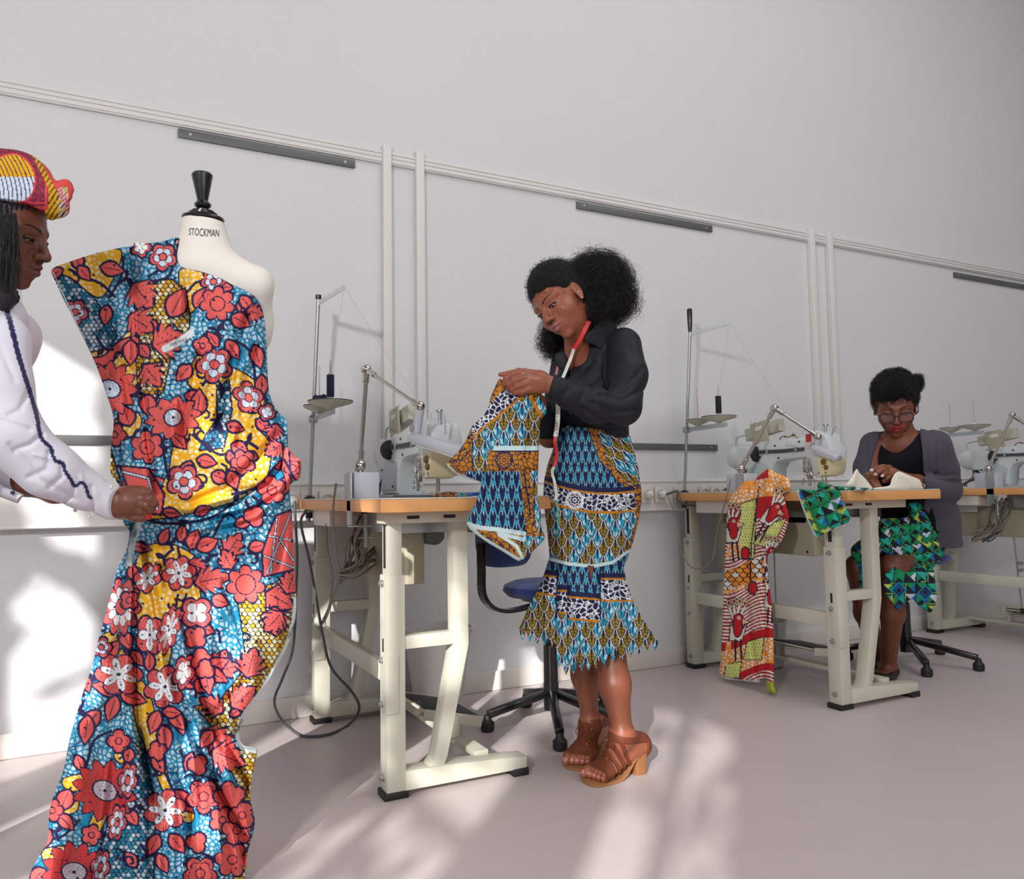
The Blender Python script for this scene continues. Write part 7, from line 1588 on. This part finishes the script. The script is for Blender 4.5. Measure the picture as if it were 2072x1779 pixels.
# on table 1: scissors, cloth scrap
z0 = .8935
a = onZ(778, 1009, z0) if False else np.array((.80, TY+.10, z0))
t = thing('scissors', 'long black-bladed scissors with blue handles lying on the first table', 'scissors', a)
b0, b1, b2 = np.array((.80, TY+.20, z0+.004)), np.array((1.00, TY+.17, z0+.005)), np.array((1.16, TY+.10, z0+.008))
MB().prism([(b0[0], b0[1]), (b1[0], b1[1]-.012), (b1[0], b1[1]+.010)], z0+.001, z0+.005, 2, .0005).build('blade', M_blackp, t); MB().prism([(b0[0]+.01, b0[1]+.012), (b1[0], b1[1]-.010), (b1[0], b1[1]+.012)], z0+.005, z0+.008, 2, .0005).build('blade', M_blackp, t)
MB().cyl((b1[0]-.01, b1[1], z0+.001), (b1[0]-.01, b1[1], z0+.011), .006, 14).build('pivot', M_steel, t)
for s_ in (-1, 1):
    c = np.array((1.12, TY+.125+s_*.028, z0+.008)); MB().tube([c+np.array((.042*math.cos(q), .022*math.sin(q)-.3*.042*math.cos(q), 0)) for q in np.linspace(0, 2*math.pi, 28)], .0062, 10, False).tube([(b1[0], b1[1], z0+.007), c+np.array((-.038, .010, 0))], .006, 10).build('handle', mat('blue_handle', (30, 100, 190), .35, nscale=20, namt=.03), t)
o = puff('cloth_scrap', crom([(868, 1006), (880, 1000), (905, 995), (925, 996), (938, 997), (948, 1003), (950, 1009), (868, 1009)], 3, True), 1.5, lambda x, y: 2.52+(x-868)*.0004, lambda x, y: np.where(((x > 925) & (np.sin(x) > -.2))[:, None], TEAL*np.ones(3), pebbles(x, y*1.8, OCH, NB, 9, 5, 1.5)), M_print, None, thin=(6, .05)); tag(o, 'small ochre print scrap lying on the first table behind the scissors', 'cloth scrap')
# ---------------------------------------------------------------- camera, light
cam = bpy.data.cameras.new('camera'); co = bpy.data.objects.new('camera', cam); COL.objects.link(co)
cam.sensor_fit = 'HORIZONTAL'; cam.sensor_width = 36; cam.lens = 36*f_/2072.; cam.clip_start = .05
M = Matrix(((CR[0], CU[0], -CF[0], 0), (CR[1], CU[1], -CF[1], 0), (CR[2], CU[2], -CF[2], CH), (0, 0, 0, 1)))
co.matrix_world = M; bpy.context.scene.camera = co
w = bpy.data.worlds.new('world'); bpy.context.scene.world = w; w.use_nodes = True
nt = w.node_tree; bg = nt.nodes['Background']; bg.inputs['Color'].default_value = (.97, .98, 1.0, 1); bg.inputs['Strength'].default_value = 1.2
def area(name, loc, target, sx, sy, power, col=(1, 1, 1)):
    l = bpy.data.lights.new(name, 'AREA'); l.shape = 'RECTANGLE'; l.size = sx; l.size_y = sy; l.energy = power; l.color = col
    o = bpy.data.objects.new(name, l); COL.objects.link(o); o.location = loc
    o.rotation_euler = (Vector(target)-Vector(loc)).to_track_quat('-Z', 'Y').to_euler(); return o
area('key_softbox', (-1.75, -.7, 2.45), (1.1, 2.6, 1.0), .24, .24, 70, (1, .97, .94))
area('window_fill', (1.2, -3.0, 2.2), (1.6, 3.0, .9), 3.2, 2.0, 52, (.99, .985, 1))  # added fill panel inside the windowless front wall
area('ceiling_light', (3.2, .2, 5.2), (3.4, .9, 0), 5.0, 3.0, 105, (1, .985, .96))  # added overhead panel that evens out the room light, not an actual fixture
struct(MB().box((-2.58, -3.7, 5.6), (11.2, WY+.2, 5.75), 0), 'ceiling', M_wall, False)
struct(MB().box((-2.58, -3.7, 0), (11.2, -3.5, 5.6), 0), 'wall_front', M_wall, False)
struct(MB().box((11.0, -3.5, 0), (11.2, WY, 5.6), 0), 'wall_right', M_wall, False)
# window wall and branches outside that break up the sun
SD = nrm((.62, .68, -.40))
sun = bpy.data.lights.new('sun', 'SUN'); sun.energy = 6.5; sun.angle = math.radians(.7); sun.color = (1, .97, .93)
so = bpy.data.objects.new('sun', sun); COL.objects.link(so); so.rotation_euler = Vector(SD).to_track_quat('-Z', 'Y').to_euler()
WX = -2.4
def wall_left():
    b = MB(); z0, z1 = 1.25, 3.0
    wins = [(-2.8, -2.1), (-1.8, -.8), (-.55, .3), (.55, 1.4)]
    b.box((WX-.18, -3.5, 0), (WX, WY, z0), 0).box((WX-.18, -3.5, z1), (WX, WY, 5.6), 0)
    ys = [-3.5]+[v for w_ in wins for v in w_]+[WY]
    for a, c in zip(ys[::2], ys[1::2]): b.box((WX-.18, a, z0), (WX, c, z1), 0)
    o = b.build('wall_left', M_wall, None, False); o['kind'] = 'structure'
    for n, (a, c) in enumerate(wins):
        f = MB()
        for q in (a, (a+c)/2-.02, c-.04): f.box((WX-.12, q, z0), (WX-.07, q+.04, z1), .002)
        for q in (z0, z1-.04, (z0+z1)/2): f.box((WX-.12, a, q), (WX-.07, c, q+.04), .002)
        o = f.build('window_%d' % (n+1), M_white); o['kind'] = 'structure'
wall_left()
def tree():
    t = thing('garden_tree', 'leafy tree outside the windows, out of the picture', 'tree', (-3.3, -1.0, 0))
    V = []; F = []; r = np.random.default_rng(3)
    for i in range(1900):
        c = np.array([-2.75-.7*r.random(), -4.6+7.0*r.random(), .9+3.4*r.random()])
        g = math.sin(c[1]*4.3+1)*math.sin(c[2]*5.1+c[1])
        if g < -.05: continue
        a = nrm(r.normal(size=3)); b = nrm(np.cross(a, r.normal(size=3))); s = .06+.09*r.random(); n = len(V)
        V += [c-a*s, c-b*s*.4+a*0, c+a*s, c+b*s*.4]; F.append((n, n+1, n+2, n+3))
    mk('foliage', V, F, mat('leaf_green', (60, 90, 40), .6, nscale=10, namt=.2), t, False)
    m = MB().tube([(-3.3, -1, 0), (-3.35, -1.1, 1.5), (-3.2, -.8, 3.2)], [.16, .12, .06], 14)
    for k in range(9):
        y = -4.4+k*.75; m.tube([(-3.3, -1.0, 1.4+.1*k), (-3.2, (y-1)/2, 2.0+.1*k), (-3.1, y, 2.2+.2*math.sin(k))], [.05, .03, .012], 8)
    m.build('trunk', mat('bark', (70, 56, 44), .9, nscale=20, namt=.2), t)
tree()
sc = bpy.context.scene
sc.view_settings.view_transform = 'Standard'; sc.view_settings.look = 'None'; sc.view_settings.exposure = -0.10; sc.view_settings.gamma = 1.0; sc.view_settings.use_curve_mapping = False
